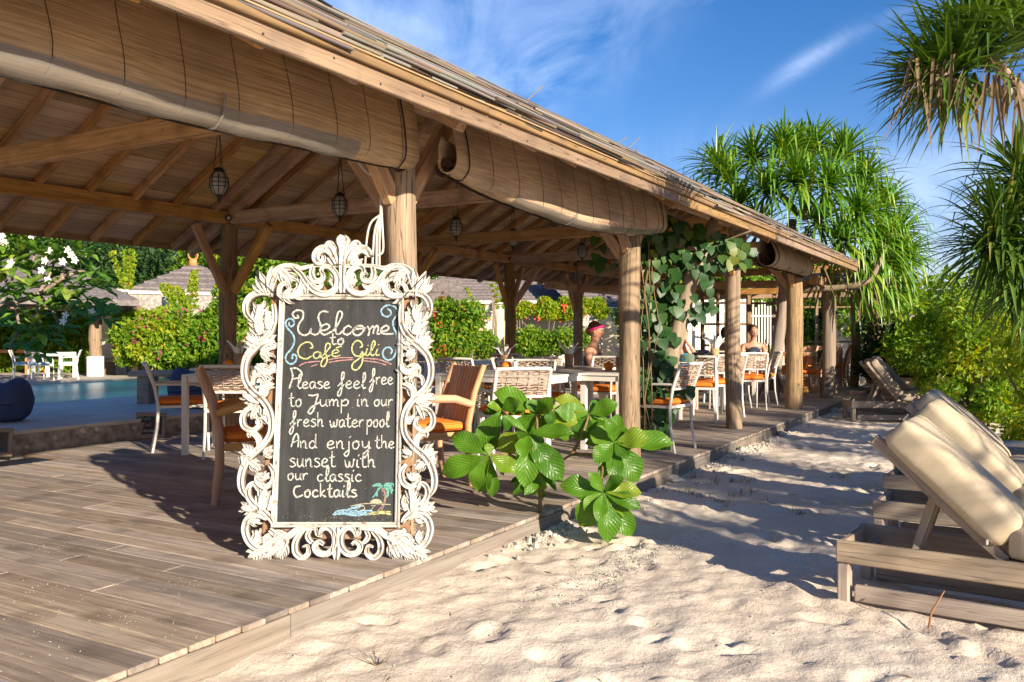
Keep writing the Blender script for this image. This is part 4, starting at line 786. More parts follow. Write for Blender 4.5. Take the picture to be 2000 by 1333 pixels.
mb = MB(); ribbon(mb, C4([(245, 215), (258, 248), (215, 248), (190, 200), (240, 160), (310, 175), (312, 250), (262, 330), (260, 410), (320, 455), (385, 432), (410, 368)]), 3.4 * pw, YY); ribbon(mb, C4([(410, 368), (408, 425), (465, 450), (512, 405), (520, 330), (495, 250), (515, 190), (560, 170), (615, 184)]), 3.4 * pw, YY)
ribbon(mb, C4([(530, 400), (590, 390), (628, 350), (590, 322), (535, 350), (520, 410), (560, 448), (620, 430), (690, 380), (770, 240), (770, 180), (730, 185), (705, 300), (700, 420), (740, 440), (790, 400)]), 3.4 * pw, YY)
ribbon(mb, C4([(885, 365), (850, 342), (800, 380), (795, 430), (840, 448), (900, 410), (960, 345), (905, 395), (920, 445), (975, 455), (1030, 400), (1020, 350), (965, 345), (930, 380), (1060, 370)]), 3.6 * pw, YY)
ribbon(mb, C4([(1075, 345), (1100, 400), (1085, 465)]), 3.3 * pw, YY); ribbon(mb, C4([(1095, 400), (1140, 345), (1155, 380), (1140, 440)]), 3.3 * pw, YY); ribbon(mb, C4([(1150, 390), (1190, 340), (1205, 380), (1190, 435), (1225, 440)]), 3.3 * pw, YY)
ribbon(mb, C4([(1240, 408), (1300, 400), (1330, 365), (1295, 342), (1245, 375), (1240, 425), (1300, 440), (1385, 438)]), 3.5 * pw, YY); mb.build('chalk_line', CH['w'], sign)
mb = MB(); word(mb, 'to', 645.5, 673, 673, 11.5, 3.1); mb.build('chalk_line', CH['w'], sign)
mb = MB(); ribbon(mb, C4([(395, 608), (428, 595), (405, 548), (350, 538), (285, 575), (252, 645), (275, 710), (350, 735), (415, 700)]), 3 * pw, YY); word(mb, 'a', 611, 630, 700.5, 13, 2.7)
ribbon(mb, C4([(530, 715), (590, 650), (635, 590), (625, 555), (590, 560), (575, 640), (600, 740), (575, 810), (540, 825), (525, 790), (560, 730), (640, 690)]), 2.8 * pw, YY); word(mb, 'e', 647, 665, 697, 14, 2.7); ribbon(mb, C4([(700, 606), (775, 584)]), 3 * pw, YY)
ribbon(mb, C4([(985, 600), (1018, 580), (990, 528), (945, 522), (900, 570), (895, 640), (930, 695), (985, 700), (1015, 650), (1020, 720), (1005, 800), (950, 865), (898, 850), (905, 790), (985, 725), (1060, 665)]), 3 * pw, YY)
ribbon(mb, C4([(1075, 610), (1055, 680), (1080, 695), (1110, 660), (1165, 560), (1155, 520), (1130, 560), (1115, 670), (1135, 695), (1160, 680)]), 2.8 * pw, YY); ribbon(mb, C4([(1195, 620), (1175, 675), (1190, 692), (1220, 682)]), 2.8 * pw, YY); ribbon(mb, C4([(1080, 580), (1086, 570)]), 3 * pw, YY); ribbon(mb, C4([(1205, 572), (1216, 560)]), 3 * pw, YY); mb.build('chalk_line', CH['y'], sign)
mb = MB()
for q in ([(265, 820), (330, 785), (420, 770), (515, 763)], [(405, 825), (485, 800)], [(615, 745), (750, 722), (905, 722)], [(615, 778), (750, 755), (920, 742)], [(1030, 728), (1180, 738), (1280, 765), (1365, 802)], [(1030, 757), (1180, 775), (1300, 808)]): ribbon(mb, C4(q), 2.0 * pw, YY)
mb.build('chalk_underline', CH['p'], sign); mb = MB()
ribbon(mb, C4([(150, 300), (150, 335), (180, 352), (208, 320), (195, 272), (150, 260), (108, 300), (128, 370), (190, 440), (212, 520), (180, 610), (120, 680), (108, 740), (150, 792), (205, 785), (237, 735), (222, 688), (190, 690), (188, 740)]), 3.4 * pw, YY)
ribbon(mb, C4([(1310, 142), (1348, 165), (1352, 208), (1312, 236), (1258, 215), (1240, 158), (1290, 108), (1370, 102), (1425, 150), (1426, 210), (1378, 290), (1390, 370), (1420, 440), (1430, 550), (1417, 650), (1382, 720), (1322, 750), (1267, 710), (1260, 650), (1292, 606), (1342, 602), (1368, 640), (1350, 678)]), 3.4 * pw, YY); mb.build('chalk_curls', CH['b'], sign)
mb = MB(); ribbon(mb, C4([(172, 852), (190, 950), (150, 1088)]), 3.2 * pw, YY); ribbon(mb, C4([(160, 850), (240, 848), (298, 900), (285, 950), (200, 972)]), 3.2 * pw, YY); word(mb, 'lease', 580, 645, 759, 13); word(mb, 'feel', 663, 714, 759, 14.5); word(mb, 'free', 724.5, 768, 751, 14); mb.build('chalk_line', CH['w'], sign)
mb = MB(); word(mb, 'to', 565, 590, 794, 14); ribbon(mb, [S(602, 772), S(612, 773), S(621, 771), S(618, 781), S(613, 799), S(607, 808), S(602, 806), S(607, 797), S(624, 786)], 3.1 * pw, YY); word(mb, 'ump', 624, 682, 793.5, 13); word(mb, 'in', 696, 720, 793.5, 13.5); word(mb, 'our', 730, 768, 793, 12.5); mb.build('chalk_line', CH['w'], sign)
mb = MB(); word(mb, 'fresh', 569, 632, 833.5, 14); word(mb, 'water', 644, 711, 834.5, 14); word(mb, 'pool', 716, 760, 834, 14); mb.build('chalk_line', CH['w'], sign)
mb = MB(); ribbon(mb, C5([(152, 500), (180, 400), (210, 360), (228, 400), (225, 500)]), 3 * pw, YY); ribbon(mb, C5([(165, 455), (235, 425)]), 2.8 * pw, YY); word(mb, 'nd', 586, 618, 875.6, 14); word(mb, 'enjoy', 638, 722, 876.5, 15); word(mb, 'the', 733, 771, 875.6, 13); mb.build('chalk_line', CH['w'], sign)
mb = MB(); word(mb, 'sunset', 565, 655, 912, 16); word(mb, 'with', 673, 733, 913, 15); mb.build('chalk_line', CH['w'], sign)
mb = MB(); word(mb, 'our', 561, 602, 937.5, 12.5); word(mb, 'classic', 619, 707, 940.5, 13.5); mb.build('chalk_line', CH['w'], sign)
mb = MB(); ribbon(mb, C5([(250, 905), (195, 918), (180, 975), (212, 1020), (275, 998)]), 3.3 * pw, YY); word(mb, 'ocktails', 594, 697, 971, 13.5, 3.2); mb.build('chalk_line', CH['w'], sign)
# the little palm beach drawing
mb = MB()
for q in ([(1105, 905), (1060, 880), (995, 905)], [(1100, 910), (1050, 900), (1000, 908)], [(1105, 910), (1060, 935), (1035, 985), (1000, 1025)], [(1095, 915), (1055, 950), (1045, 1015)], [(1115, 905), (1150, 878), (1215, 885), (1218, 915)], [(1120, 908), (1160, 895), (1200, 900)], [(1125, 912), (1180, 930), (1200, 985)], [(1120, 915), (1150, 950), (1150, 1025)], [(1125, 915), (1165, 940), (1160, 1015)], [(1130, 908), (1190, 915), (1210, 960)]): ribbon(mb, C5(q), 2.6 * pw, YY)
mb.build('chalk_drawing', CH['g'], sign); mb = MB()
for q in ([(1095, 930), (1125, 990), (1122, 1060), (1095, 1120), (1050, 1165)], [(1115, 930), (1138, 990), (1132, 1060), (1112, 1120), (1098, 1160)], [(1085, 935), (1120, 925)], [(1090, 960), (1125, 955)], [(1110, 1000), (1138, 1000)], [(1080, 1140), (1108, 1150)]): ribbon(mb, C5(q), 1.9 * pw, YY)
mb.build('chalk_drawing', CH['n'], sign); mb = MB()
c_ = C5([(1037, 1085)])[0]; vs = [(c_[0], YY, c_[1])] + [(C5([(1037 + 65 * math.cos(a), 1085 - 45 * math.sin(a))])[0][0], YY, C5([(1037 + 65 * math.cos(a), 1085 - 45 * math.sin(a))])[0][1]) for a in np.linspace(0, PI, 14)]; mb.add(vs, [(0, i, i + 1) for i in range(1, 14)])
for q in ([(770, 1115), (860, 1095), (960, 1088), (1190, 1098)], [(985, 1110), (1035, 1110)], [(985, 1155), (1020, 1110)], [(845, 1150), (870, 1120), (910, 1115), (915, 1145), (880, 1165)]): ribbon(mb, C5(q), 1.5 * pw, YY - .0004)
mb.build('chalk_drawing', CH['c'], sign); mb = MB()
for q in ([(585, 1205), (640, 1165), (720, 1155), (800, 1130), (860, 1108), (905, 1110)], [(600, 1208), (680, 1180), (760, 1170), (840, 1160)], [(640, 1200), (720, 1190), (800, 1195), (880, 1205), (960, 1190)], [(700, 1168), (780, 1180), (860, 1190), (940, 1178)], [(760, 1150), (830, 1175), (900, 1160), (1000, 1165)], [(800, 1140), (850, 1130)], [(720, 1200), (800, 1210), (870, 1212)]): ribbon(mb, C5(q), 3.4 * pw, YY)
mb.build('chalk_drawing', CH['b'], sign); mb = MB()
for q in ([(925, 1212), (1000, 1180), (1090, 1165)], [(960, 1208), (1050, 1180), (1195, 1190)], [(1000, 1205), (1100, 1190), (1195, 1205)], [(980, 1195), (1060, 1170), (1190, 1172)]): ribbon(mb, C5(q), 1.8 * pw, YY)
mb.build('chalk_drawing', CH['y'], sign)
# smudges of chalk dust
sm_ = MB(); rd = random.Random(3)
for i in range(150):
    u_, v_ = rd.uniform(BL + .01, BR_ - .01), rd.choice((rd.uniform(BB, BT), rd.uniform(BB, BB + .05))); s_ = rd.uniform(.0006, .0018); sm_.add([(u_ - s_, .0015, v_), (u_, .0015, v_ - s_), (u_ + s_ * 1.6, .0015, v_), (u_, .0015, v_ + s_)], [(0, 1, 2, 3)])
tag(sm_.build('chalk_dust', CH['c'], sign), kind='stuff')
# snapped twig nest tied in the right-hand scroll
b_ = MB(); b_.tube([(S(826, 608)[0], -.03, S(826, 608)[1]), (S(857, 612)[0], -.035, S(857, 612)[1])], .003, 5); b_.ball((S(838, 606)[0], -.03, S(838, 606)[1]), .012, 6); b_.tube([(S(812, 572)[0], -.03, S(812, 572)[1]), (S(813, 605)[0], -.03, S(813, 605)[1])], .0025, 5); b_.build('twig', M['bark'], sign)

# ---------------------------------------------------------------- the two small slates against the terrace edge
def small_slate(px, py, label, w_, h_, txt, yaw, full=True):
    p = at(px, py, DZ); r_ = empty('small_chalkboard', p); r_.rotation_euler = (Matrix.Rotation(yaw, 3, 'Z') @ Matrix.Rotation(R(-14), 3, 'X') @ Matrix.Rotation(R(3), 3, 'Y')).to_euler()
    MB().box((0, .004, h_ / 2), (w_ - .04, .008, h_ - .04)).build('board', M['slate'], r_)
    for a, c in (((-w_ / 2, 0, .02), (w_ / 2, 0, .02)), ((-w_ / 2, 0, h_ - .02), (w_ / 2, 0, h_ - .02)), ((-w_ / 2 + .02, 0, .04), (-w_ / 2 + .02, 0, h_ - .04)), ((w_ / 2 - .02, 0, .04), (w_ / 2 - .02, 0, h_ - .04))):
        beam('frame_rail', a, c, .018, .04, M['grey_wood'], r_, up=(0, 0, 1) if a[2] == c[2] else (1, 0, 0))
    cap = {'T': [[(0, 1), (1, 1)], [(.5, 1), (.45, 0)]], 'Y': [[(0, 1), (.4, .5), (.8, 1)], [(.4, .5), (.2, -.3)]], 'L': [[(.2, 1), (.05, 0), (.7, 0)]], 'C': [[(.9, .85), (.4, 1), (.05, .5), (.35, 0), (.95, .15)]]}
    for (s, x0, z0, k, ck) in txt:
        mb = MB(); x = x0
        for ch in s:
            if ch == ' ': x += k * .6; continue
            for st in (cap.get(ch) or G[ch]):
                hh = 1.5 if ch in cap else 1.; ribbon(mb, [(x + q[0] * k * (1.2 if ch in cap else 1), z0 + q[1] * k * hh) for q in st], .006, -.001)
            x += k * (1.4 if ch in cap else GW.get(ch, 1.) + .1)
        mb.build('chalk_line', CH[ck], r_)
    return tag(r_, label, 'chalkboard')
small_slate(293, 856, 'small slate with coloured chalk writing leaning on the terrace edge behind the white chair', .30, .27, [('Tuck', -.105, .19, .023, 'b'), ('Yo', .03, .185, .023, 'p'), ('Last', -.09, .125, .023, 'p'), ('C', .04, .125, .024, 'p'), ('Coconut', -.10, .065, .022, 'w')], R(52))
small_slate(-14, 893, 'speckled white framed slate cut by the left border of the view below the terrace', .30, .26, [], R(60))
# ================================================================ furniture
def pos(px, d, z=DZ): return cw((px - 1000) / FOC * d, d, z)
def white_chair(mat=None, cush=True, cmat=None):            # faces +y, origin on the floor
    mat = mat or M['white']; r = empty('dining_chair'); w, dp, sh = .46, .46, .42
    MB().add([], []).box((0, 0, sh), (w, dp, .025)).build('seat_frame', mat, r)
    for s in (-1, 1):
        MB().tube([(s * w / 2, -dp / 2 - .03, 0), (s * w / 2, -dp / 2 + .01, .22), (s * w / 2, -dp / 2 + .02, sh), (s * w / 2, -dp / 2 - .01, .60), (s * w / 2, -dp / 2 - .09, .815)], [.013, .014, .015, .016, .017], 8).build('leg', mat, r)
        MB().tube([(s * w / 2, dp / 2 + .0, 0), (s * w / 2, dp / 2 - .01, .35), (s * (w / 2), dp / 2 - .03, .56), (s * w / 2, dp / 2 - .07, .61), (s * w / 2, dp / 2 - .14, .625), (s * w / 2, -dp / 2 - .02, .63)], .0125, 8).build('armrest', mat, r)
    yb = lambda z: -dp / 2 - .01 - (z - .60) * .375
    MB().tube([(-w / 2, yb(.815), .815), (-w / 4, yb(.815) - .018, .818), (w / 4, yb(.815) - .018, .818), (w / 2, yb(.815), .815)], .015, 8).build('back_rail', mat, r)
    MB().tube([(-w / 2, yb(.585), .585), (0, yb(.585) - .012, .585), (w / 2, yb(.585), .585)], .012, 8).build('back_rail', mat, r)
    b = MB()
    for k in range(10):
        z = .605 + k * .0215; sg = (-1) ** k; ps = []
        for i in range(21):
            x = -w / 2 + w * i / 20; ps.append((x, yb(z) - .008 + sg * .008 * math.cos(i * PI / 2), z + .0035 * math.sin(i * PI / 2 + k)))
        for i in range(20):
            x0, y0, z0 = ps[i]; x1, y1, z1 = ps[i + 1]; b.add([(x0, y0, z0 - .0065), (x1, y1, z1 - .0065), (x1, y1, z1 + .0065), (x0, y0, z0 + .0065)], [(0, 1, 2, 3)], True)
    for i in range(1, 5):
        x = -w / 2 + w * i / 5; b.tube([(x, yb(.59) - .008, .59), (x, yb(.81) - .012, .81)], .004, 4)
    b.build('woven_back', M['wicker'], r)
    if cush: put('cushion', rbox((w - .03, dp - .02, .055), .02, cmat or M['orange'], 3, puff=.012), r, (0, .01, sh + .045))
    return r
def teak_chair(arms=True, cmat='orange', tall=1.):          # faces +y
    r = empty('wooden_chair'); w, dp, sh = .52, .48, .40 * tall; T, X = M['teak'], M['teakx']
    for s in (-1, 1):
        MB().add([], []).tube([(s * (w / 2 - .02), -dp / 2 - .03, 0), (s * (w / 2 - .02), -dp / 2, .25 * tall), (s * (w / 2 - .02), -dp / 2, sh + .05), (s * (w / 2 - .02), -dp / 2 - .05, sh + .27), (s * (w / 2 - .02), -dp / 2 - .13, sh + .47)], [.026, .028, .03, .028, .024], 4).build('leg', T, r)
        MB().tube([(s * (w / 2 - .02), dp / 2 - .03, 0), (s * (w / 2 - .02), dp / 2 - .03, sh + (.21 if arms else .0))], [.024, .026], 4).build('leg', T, r)
        if arms: MB().tube([(s * (w / 2), -dp / 2 - .02, sh + .19), (s * w / 2, -dp / 4, sh + .235), (s * w / 2, dp / 6, sh + .245), (s * w / 2, dp / 2 + .02, sh + .215)], [.028, .032, .034, .03], 6).build('armrest', X, r)
        MB().box((s * (w / 2 - .03), 0, sh - .03), (.024, dp - .04, .05)).build('side_rail', X, r)
    for yy in (-dp / 2 + .01, dp / 2 - .03): MB().box((0, yy, sh - .03), (w - .09, .022, .05)).build('cross_rail', M['grey_wood'] if False else X, r)
    z0, z1 = sh + .06, sh + .46; ns = 9
    for i in range(ns):
        x = -w / 2 + .06 + (w - .12) * i / (ns - 1); f = lambda z: -dp / 2 - .005 - (z - sh - .05) * .28
        MB().bar((x, f(z0), z0), (x, f(z1), z1), .040, .014, up=(0, 1, 0)).build('slat', T, r)
    put('cushion', rbox((w - .07, dp - .04, .06), .022, M[cmat], 3, puff=.014), r, (0, .01, sh + .035))
    return r
def table(w, d, h=.73, mat=None, top=None, leg=.05):
    mat = mat or M['white']; r = empty('dining_table')
    put('tabletop', rbox((w, d, .022), .005, top or mat, 2), r, (0, 0, h - .011))
    for a, c, s in (((0, d / 2 - .03), (w - .11, .03, .05), 0), ((0, -d / 2 + .03), (w - .11, .03, .05), 0), ((w / 2 - .03, 0), (.03, d - .11, .05), 0), ((-w / 2 + .03, 0), (.03, d - .11, .05), 0)):
        MB().box((a[0], a[1], h - .0475), c).build('apron', mat, r)
    for sx in (-1, 1):
        for sy in (-1, 1): MB().box((sx * (w / 2 - leg / 2), sy * (d / 2 - leg / 2), (h - .023) / 2), (leg, leg, h - .023)).build('leg', mat, r)
    return r
# cushion in shade and sun are the same canvas
CH0 = white_chair(); CH0.location = (0, 0, -50); first = [True]
GRP = 'white woven dining chairs on the deck'
def chair(p, h, label, grp=GRP):
    o = CH0 if first[0] else copy_tree(CH0); first[0] = False; o.location = p; o.rotation_euler = (0, 0, h); tag(o, label, 'chair', grp); return o
def tbl(p, rot, label, w=.8, d=.8, **k):
    o = table(w, d, **k); o.location = p; o.rotation_euler.z = rot; return tag(o, label, 'table')
hY = 0.; hX = wdir(1, 0); hmX = wdir(-1, 0); hmY = PI
# left group
c1 = at(298, 885); w1h = cdir(.925, .38); f1 = Vector((-math.sin(w1h), math.cos(w1h), 0)); r1 = Vector((f1.y, -f1.x, 0)); chair(Vector((c1.x, c1.y, DZ)) + f1 * .26 - r1 * .23, w1h, 'white woven armchair with orange cushion leftmost on the deck, seen side on')
t1 = at(362, 890); T1c = t1 + CR * .38 + CF * .36; tbl((T1c.x, T1c.y, DZ), YAW - .05, 'white metal table beside the leftmost white chair', .8, .75)
chair(pos(468, 7.9), cdir(.05, 1), 'white woven chair half hidden by the left side of the carved frame')
TC = Vector((T1c.x, T1c.y, DZ + .73))
k1 = at(426, 988); KH = math.atan2(-.66, .75)
K = teak_chair(); f = Vector((-math.sin(KH), math.cos(KH), 0)); rt = Vector((f.y, -f.x, 0)); K.location = Vector((k1.x, k1.y, DZ)) + f * .25 - rt * .24; K.rotation_euler.z = KH
tag(K, 'wooden slatted armchair with orange cushion left of the chalkboard', 'chair', 'teak armchairs beside the chalkboard')
K2 = copy_tree(K); kp = pos(828, 6.4); K2.location = kp; K2.rotation_euler.z = cdir(-.86, -.5); tag(K2, 'wooden slatted armchair with orange cushion right of the chalkboard', 'chair', 'teak armchairs beside the chalkboard')
# centre groups
chair(pos(1000, 7.35), wdir(-.735, .673), 'white woven chair with its back to us behind the shrub, orange ball above it')
t2 = at(1069, 735, DZ + .73); tbl((t2.x - .6, t2.y + .42, DZ), 0, 'white table with an orange ball behind the shrub', 1.2, .8)
T2 = Vector((t2.x - .6, t2.y + .42, DZ + .73))
chair((T2.x - .25, T2.y + .62, DZ), hmY, 'white woven chair on the far side of the table right of the carved frame')
chair((T2.x - .95, T2.y - .05, DZ), hX, 'white chair partly hidden behind the right side of the carved frame')
t3 = pos(935, 11.0); tbl(t3, 0, 'white table at the back behind the chairs right of the carved frame', 1.1, .8)
chair(t3 + Vector((-.75, .1, 0)), hX, 'white chair at the rear table, first right of the carved frame')
chair(t3 + Vector((-.2, .72, 0)), hmY, 'white chair behind the rear table right of the carved frame')
chair(t3 + Vector((.78, -.05, 0)), wdir(-.9, .4), 'white chair at the right end of the rear table'); chair(t3 + Vector((.35, -.75, 0)), hY, 'white chair on the near side of the rear table')
t4 = pos(1120, 9.6); tbl(t4, 0, 'grey looking white table in shade with napkin cup left of the woman', .8, .8)
T4 = Vector((t4.x, t4.y, DZ + .73)); chair(t4 + Vector((-.62, .05, 0)), hX, 'white chair left of the shaded table with the rear napkin cup')
chair(t4 + Vector((0, .7, 0)), hmY, 'white chair at the back of the shaded table with the rear napkin cup')
t5 = pos(1165, 8.6); tbl((t5.x, t5.y, DZ), 0, 'white table cut by the weathered post behind the shrub', .9, .8); T5 = Vector((t5.x, t5.y, DZ + .73))
chair((t5.x - .7, t5.y + .05, DZ), hX, 'white chair left of the table beside the weathered post'); chair((t5.x + .62, t5.y + .1, DZ), wdir(-1, .1), 'white chair directly left of the weathered post')
pw_ = pos(1152, 11.2); chair((pw_.x, pw_.y, DZ), wdir(.95, .3), 'white chair with the woman in a pink headband')
t6 = (pw_.x + .62, pw_.y + .2, DZ); tbl(t6, 0, 'white table in front of the woman in a pink headband'); T6 = Vector((t6[0], t6[1], DZ + .73))
# right of the vine
c = at(1352, 825); chair((c.x, c.y + .22, DZ), wdir(-.25, .97), 'white woven chair nearest right of the vine, back to us')
t7 = pos(1362, 12.1); tbl((t7.x, t7.y, DZ), YAW, 'white table of the man eating right of the leaning trunk', 1.0, .8); T7 = Vector((t7.x, t7.y, DZ + .73))
chair(pos(1402, 11.7), wdir(-.8, .6), 'white woven chair left of the smooth middle post, turned to the table'); chair(pos(1425, 12.9), hmX, 'white chair mostly hidden behind the smooth middle post')
chair(pos(1456, 12.8), wdir(-.5, .86), 'white woven chair just right of the smooth middle post'); chair(pos(1478, 13.4), hmX, 'white woven chair between the middle post and the rooted trunk')
t8 = pos(1440, 14.6); tbl((t8.x, t8.y, DZ), 0, 'white table in front of the woman in the dark top'); T8 = Vector((t8.x, t8.y, DZ + .73))
pm_ = pos(1328, 13.0); chair((pm_.x, pm_.y, DZ), wdir(.4, -.9), 'white chair of the man eating')
pf_ = pos(1470, 15.6); chair((pf_.x, pf_.y, DZ), wdir(.3, -.95), 'white chair of the woman in the dark top')
# wooden set at the far end
wt = tbl(pos(1505, 16.4), 0, 'wooden table with bottles behind the rooted trunk', 1.5, .8, h=.76, mat=M['teak'], top=M['teakx'], leg=.07)
TK = teak_chair(False); lab = ['wooden slatted chair between the thick post and the dark post', 'wooden chair tucked behind the rooted trunk', 'wooden chair half hidden by the dark post', 'wooden chair at the far end of the deck right of the dark post', 'wooden chair left of the thick post by the bottle table']
for i, (px, d, h) in enumerate(((1577, 15.4, hmX), (1530, 16.2, wdir(-.9, .3)), (1600, 16.6, wdir(-1, -.3)), (1628, 18.3, hmX), (1556, 17.6, wdir(-.4, -1)))):
    o = TK if i == 0 else copy_tree(TK); o.location = pos(px, d); o.rotation_euler.z = h; tag(o, lab[i], 'chair', 'wooden chairs at the far end of the deck')
tbl(pos(1590, 18.2), .0, 'wooden bar table behind the thick post', 1.0, .8, h=.84, mat=M['teak'], top=M['teakx'], leg=.07)

# ---------------------------------------------------------------- things on the tables
def napkins(p, label, n=7, s=1., seed=1):
    rd = random.Random(seed); r = empty('napkin_cup', p); MB().lathe([(0, 0), (.045 * s, 0), (.048 * s, .13 * s), (.042 * s, .13 * s), (.04 * s, .02)], n=14).build('cup', M['card'], r)
    for i in range(n):
        a = 2 * PI * i / n + rd.uniform(-.3, .3); ln = rd.uniform(.12, .17) * s; sp_ = rd.uniform(.05, .12) * s; ca, sa = math.cos(a), math.sin(a); x0, y0 = .02 * ca * s, .02 * sa * s; z0 = .10 * s
        x1, y1, z1 = x0 + ca * sp_ * .5, y0 + sa * sp_ * .5, z0 + ln * .6; x2, y2, z2 = x0 + ca * sp_ * 1.3, y0 + sa * sp_ * 1.3, z0 + ln * rd.uniform(.8, 1.1); w_ = .022 * s
        MB().add([(x0 + sa * w_ * .4, y0 - ca * w_ * .4, z0), (x0 - sa * w_ * .4, y0 + ca * w_ * .4, z0), (x1 - sa * w_, y1 + ca * w_, z1), (x1, y1, z1 + .01), (x1 + sa * w_, y1 - ca * w_, z1), (x2 + sa * w_ * .8, y2 - ca * w_ * .8, z2 - .01), (x2 - sa * w_ * .5, y2 + ca * w_ * .5, z2)], [(0, 1, 3), (0, 3, 4), (1, 2, 3), (3, 2, 6), (3, 6, 5), (3, 5, 4)], True).build('napkin', M['paper'], r)
    return tag(r, label, 'napkin holder', 'cups of white napkins on the tables')
def ball(p, label, r_=.052):
    r = empty('orange_ball', p); MB().lathe([(0, 0), (r_ * .6, .002), (r_, r_ * .75), (r_ * .96, r_ * 1.1), (r_ * .6, r_ * 1.5), (.008, r_ * 1.62), (0, r_ * 1.58)], n=20).build('body', M['ball'], r); MB().lathe([(0, 0), (.007, 0), (.005, .012), (0, .013)], n=6).build('knob', M['ball'], r, (0, 0, r_ * 1.58)); return tag(r, label, 'table ornament', 'orange balls on the tables')
def up(px, py, z): return at(px, py, z)
ball(up(445, 718, TC.z), 'round orange ornament on the table left of the carved frame'); napkins(up(466, 717, TC.z), 'bamboo cup of fanned white napkins left of the carved frame', 8, 1.15, 2)
ball(up(989, 724, T2.z), 'bright orange ball above the back of the centre chair', .056); napkins(up(986, 716, T2.z), 'bamboo cup with folded napkins behind the bright orange ball', 4, 1.0, 5)
napkins(up(975, 700, DZ + .73), 'darker napkin cup on the rear table', 4, 1.0, 8)
napkins(Vector((T4.x - .1, T4.y + .1, T4.z)), 'cup of crumpled napkins on the shaded table left of the woman', 8, 1.1, 9)
ball(Vector((T5.x + .02, T5.y + .25, T5.z)), 'orange ball touching the left edge of the weathered post'); napkins(Vector((T5.x + .1, T5.y + .36, T5.z)), 'napkins in front of the woman in a pink headband', 7, 1.0, 4)
napkins(pos(1396, 12.1, DZ + .73), 'tall cup of napkins left of the smooth middle post', 8, 1.3, 14)
tag(MB().lathe([(0, .11), (.03, .105), (.07, .085), (.09, .04), (.095, 0), (.09, 0)], n=16).build('turquoise_cap', plain('turquoise_cloth', (.02, .35, .55), .8), None, c1 * 0 + pos(1339, 11.2, DZ + .74)), 'turquoise cap hung on a chair back right of the vine', 'cap')
b_ = put('bag', rbox((.26, .14, .12), .05, M['black'], 3, puff=.03), None, pos(1372, 11.9, DZ + .79)); tag(b_, 'black bag on the table right of the turquoise cap', 'bag')
bc = [(.5, .12, .02), (.15, .25, .06), (.04, .03, .03), (.55, .5, .45)]
for i, (px, lb) in enumerate(((1495, 'amber'), (1502, 'green'), (1509, 'dark'), (1516, 'clear'))):
    r = empty('bottle', pos(px, 16.2, DZ + .76)); MB().lathe([(0, 0), (.028, 0), (.028, .13), (.012, .17), (.011, .21), (0, .21)], n=10).build('glass', plain(lb + '_glass', bc[i], .15), r); MB().lathe([(0, 0), (.013, 0), (.013, .02), (0, .02)], n=8).build('stopper', M['iron'], r, (0, 0, .211)); tag(r, lb + ' sauce bottle on the wooden table behind the rooted trunk', 'bottle', 'sauce bottles on the wooden table')

for px, py, tz, lb in ((1006, 722, T2.z, 'white salt shaker right of the bright orange ball'), (1018, 716, T2.z, 'clear drinking glass on the table behind the centre chair')):
    q_ = up(px, py, tz); r = empty('salt_shaker' if 'salt' in lb else 'drinking_glass', q_); MB().lathe([(0, 0), (.02, 0), (.022, .06), (.016, .085), (0, .088)] if 'salt' in lb else [(0, 0), (.026, 0), (.032, .11), (.029, .11), (.024, .01), (0, .01)], n=12).build('body', M['white2'] if 'salt' in lb else M['glassy'], r)
    if 'salt' in lb: MB().lathe([(.017, .0), (.017, .015), (0, .018)], n=10).build('cap', M['iron'], r, (0, 0, .08))
    tag(r, lb, 'shaker' if 'salt' in lb else 'glass')
# ---------------------------------------------------------------- sun loungers
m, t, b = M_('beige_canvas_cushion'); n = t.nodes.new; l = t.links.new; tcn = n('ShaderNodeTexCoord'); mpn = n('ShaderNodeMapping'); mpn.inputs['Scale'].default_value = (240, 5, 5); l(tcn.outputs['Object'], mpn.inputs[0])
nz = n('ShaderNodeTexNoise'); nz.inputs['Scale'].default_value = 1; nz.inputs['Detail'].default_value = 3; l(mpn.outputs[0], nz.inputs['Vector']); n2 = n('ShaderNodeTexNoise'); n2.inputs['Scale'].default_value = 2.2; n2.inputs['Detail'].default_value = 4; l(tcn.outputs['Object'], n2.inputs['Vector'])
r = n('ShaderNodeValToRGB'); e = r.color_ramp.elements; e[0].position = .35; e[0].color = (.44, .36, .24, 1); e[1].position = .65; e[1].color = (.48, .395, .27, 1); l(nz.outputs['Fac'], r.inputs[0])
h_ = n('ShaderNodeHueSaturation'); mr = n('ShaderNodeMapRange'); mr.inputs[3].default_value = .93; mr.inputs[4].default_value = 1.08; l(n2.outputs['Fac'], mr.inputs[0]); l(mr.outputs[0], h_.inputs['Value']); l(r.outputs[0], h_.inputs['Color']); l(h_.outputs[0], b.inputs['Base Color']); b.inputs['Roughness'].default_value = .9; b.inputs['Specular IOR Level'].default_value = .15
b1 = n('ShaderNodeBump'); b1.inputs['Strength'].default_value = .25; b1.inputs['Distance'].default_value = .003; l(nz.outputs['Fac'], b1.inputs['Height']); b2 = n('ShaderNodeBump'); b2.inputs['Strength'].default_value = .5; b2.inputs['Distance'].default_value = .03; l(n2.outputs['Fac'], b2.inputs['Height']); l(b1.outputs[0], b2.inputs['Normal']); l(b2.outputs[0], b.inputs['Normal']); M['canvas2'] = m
M['canvas3'] = plain('taupe_canvas', (.33, .265, .195), .9, 0, .15, .15, 6, .2, 60)
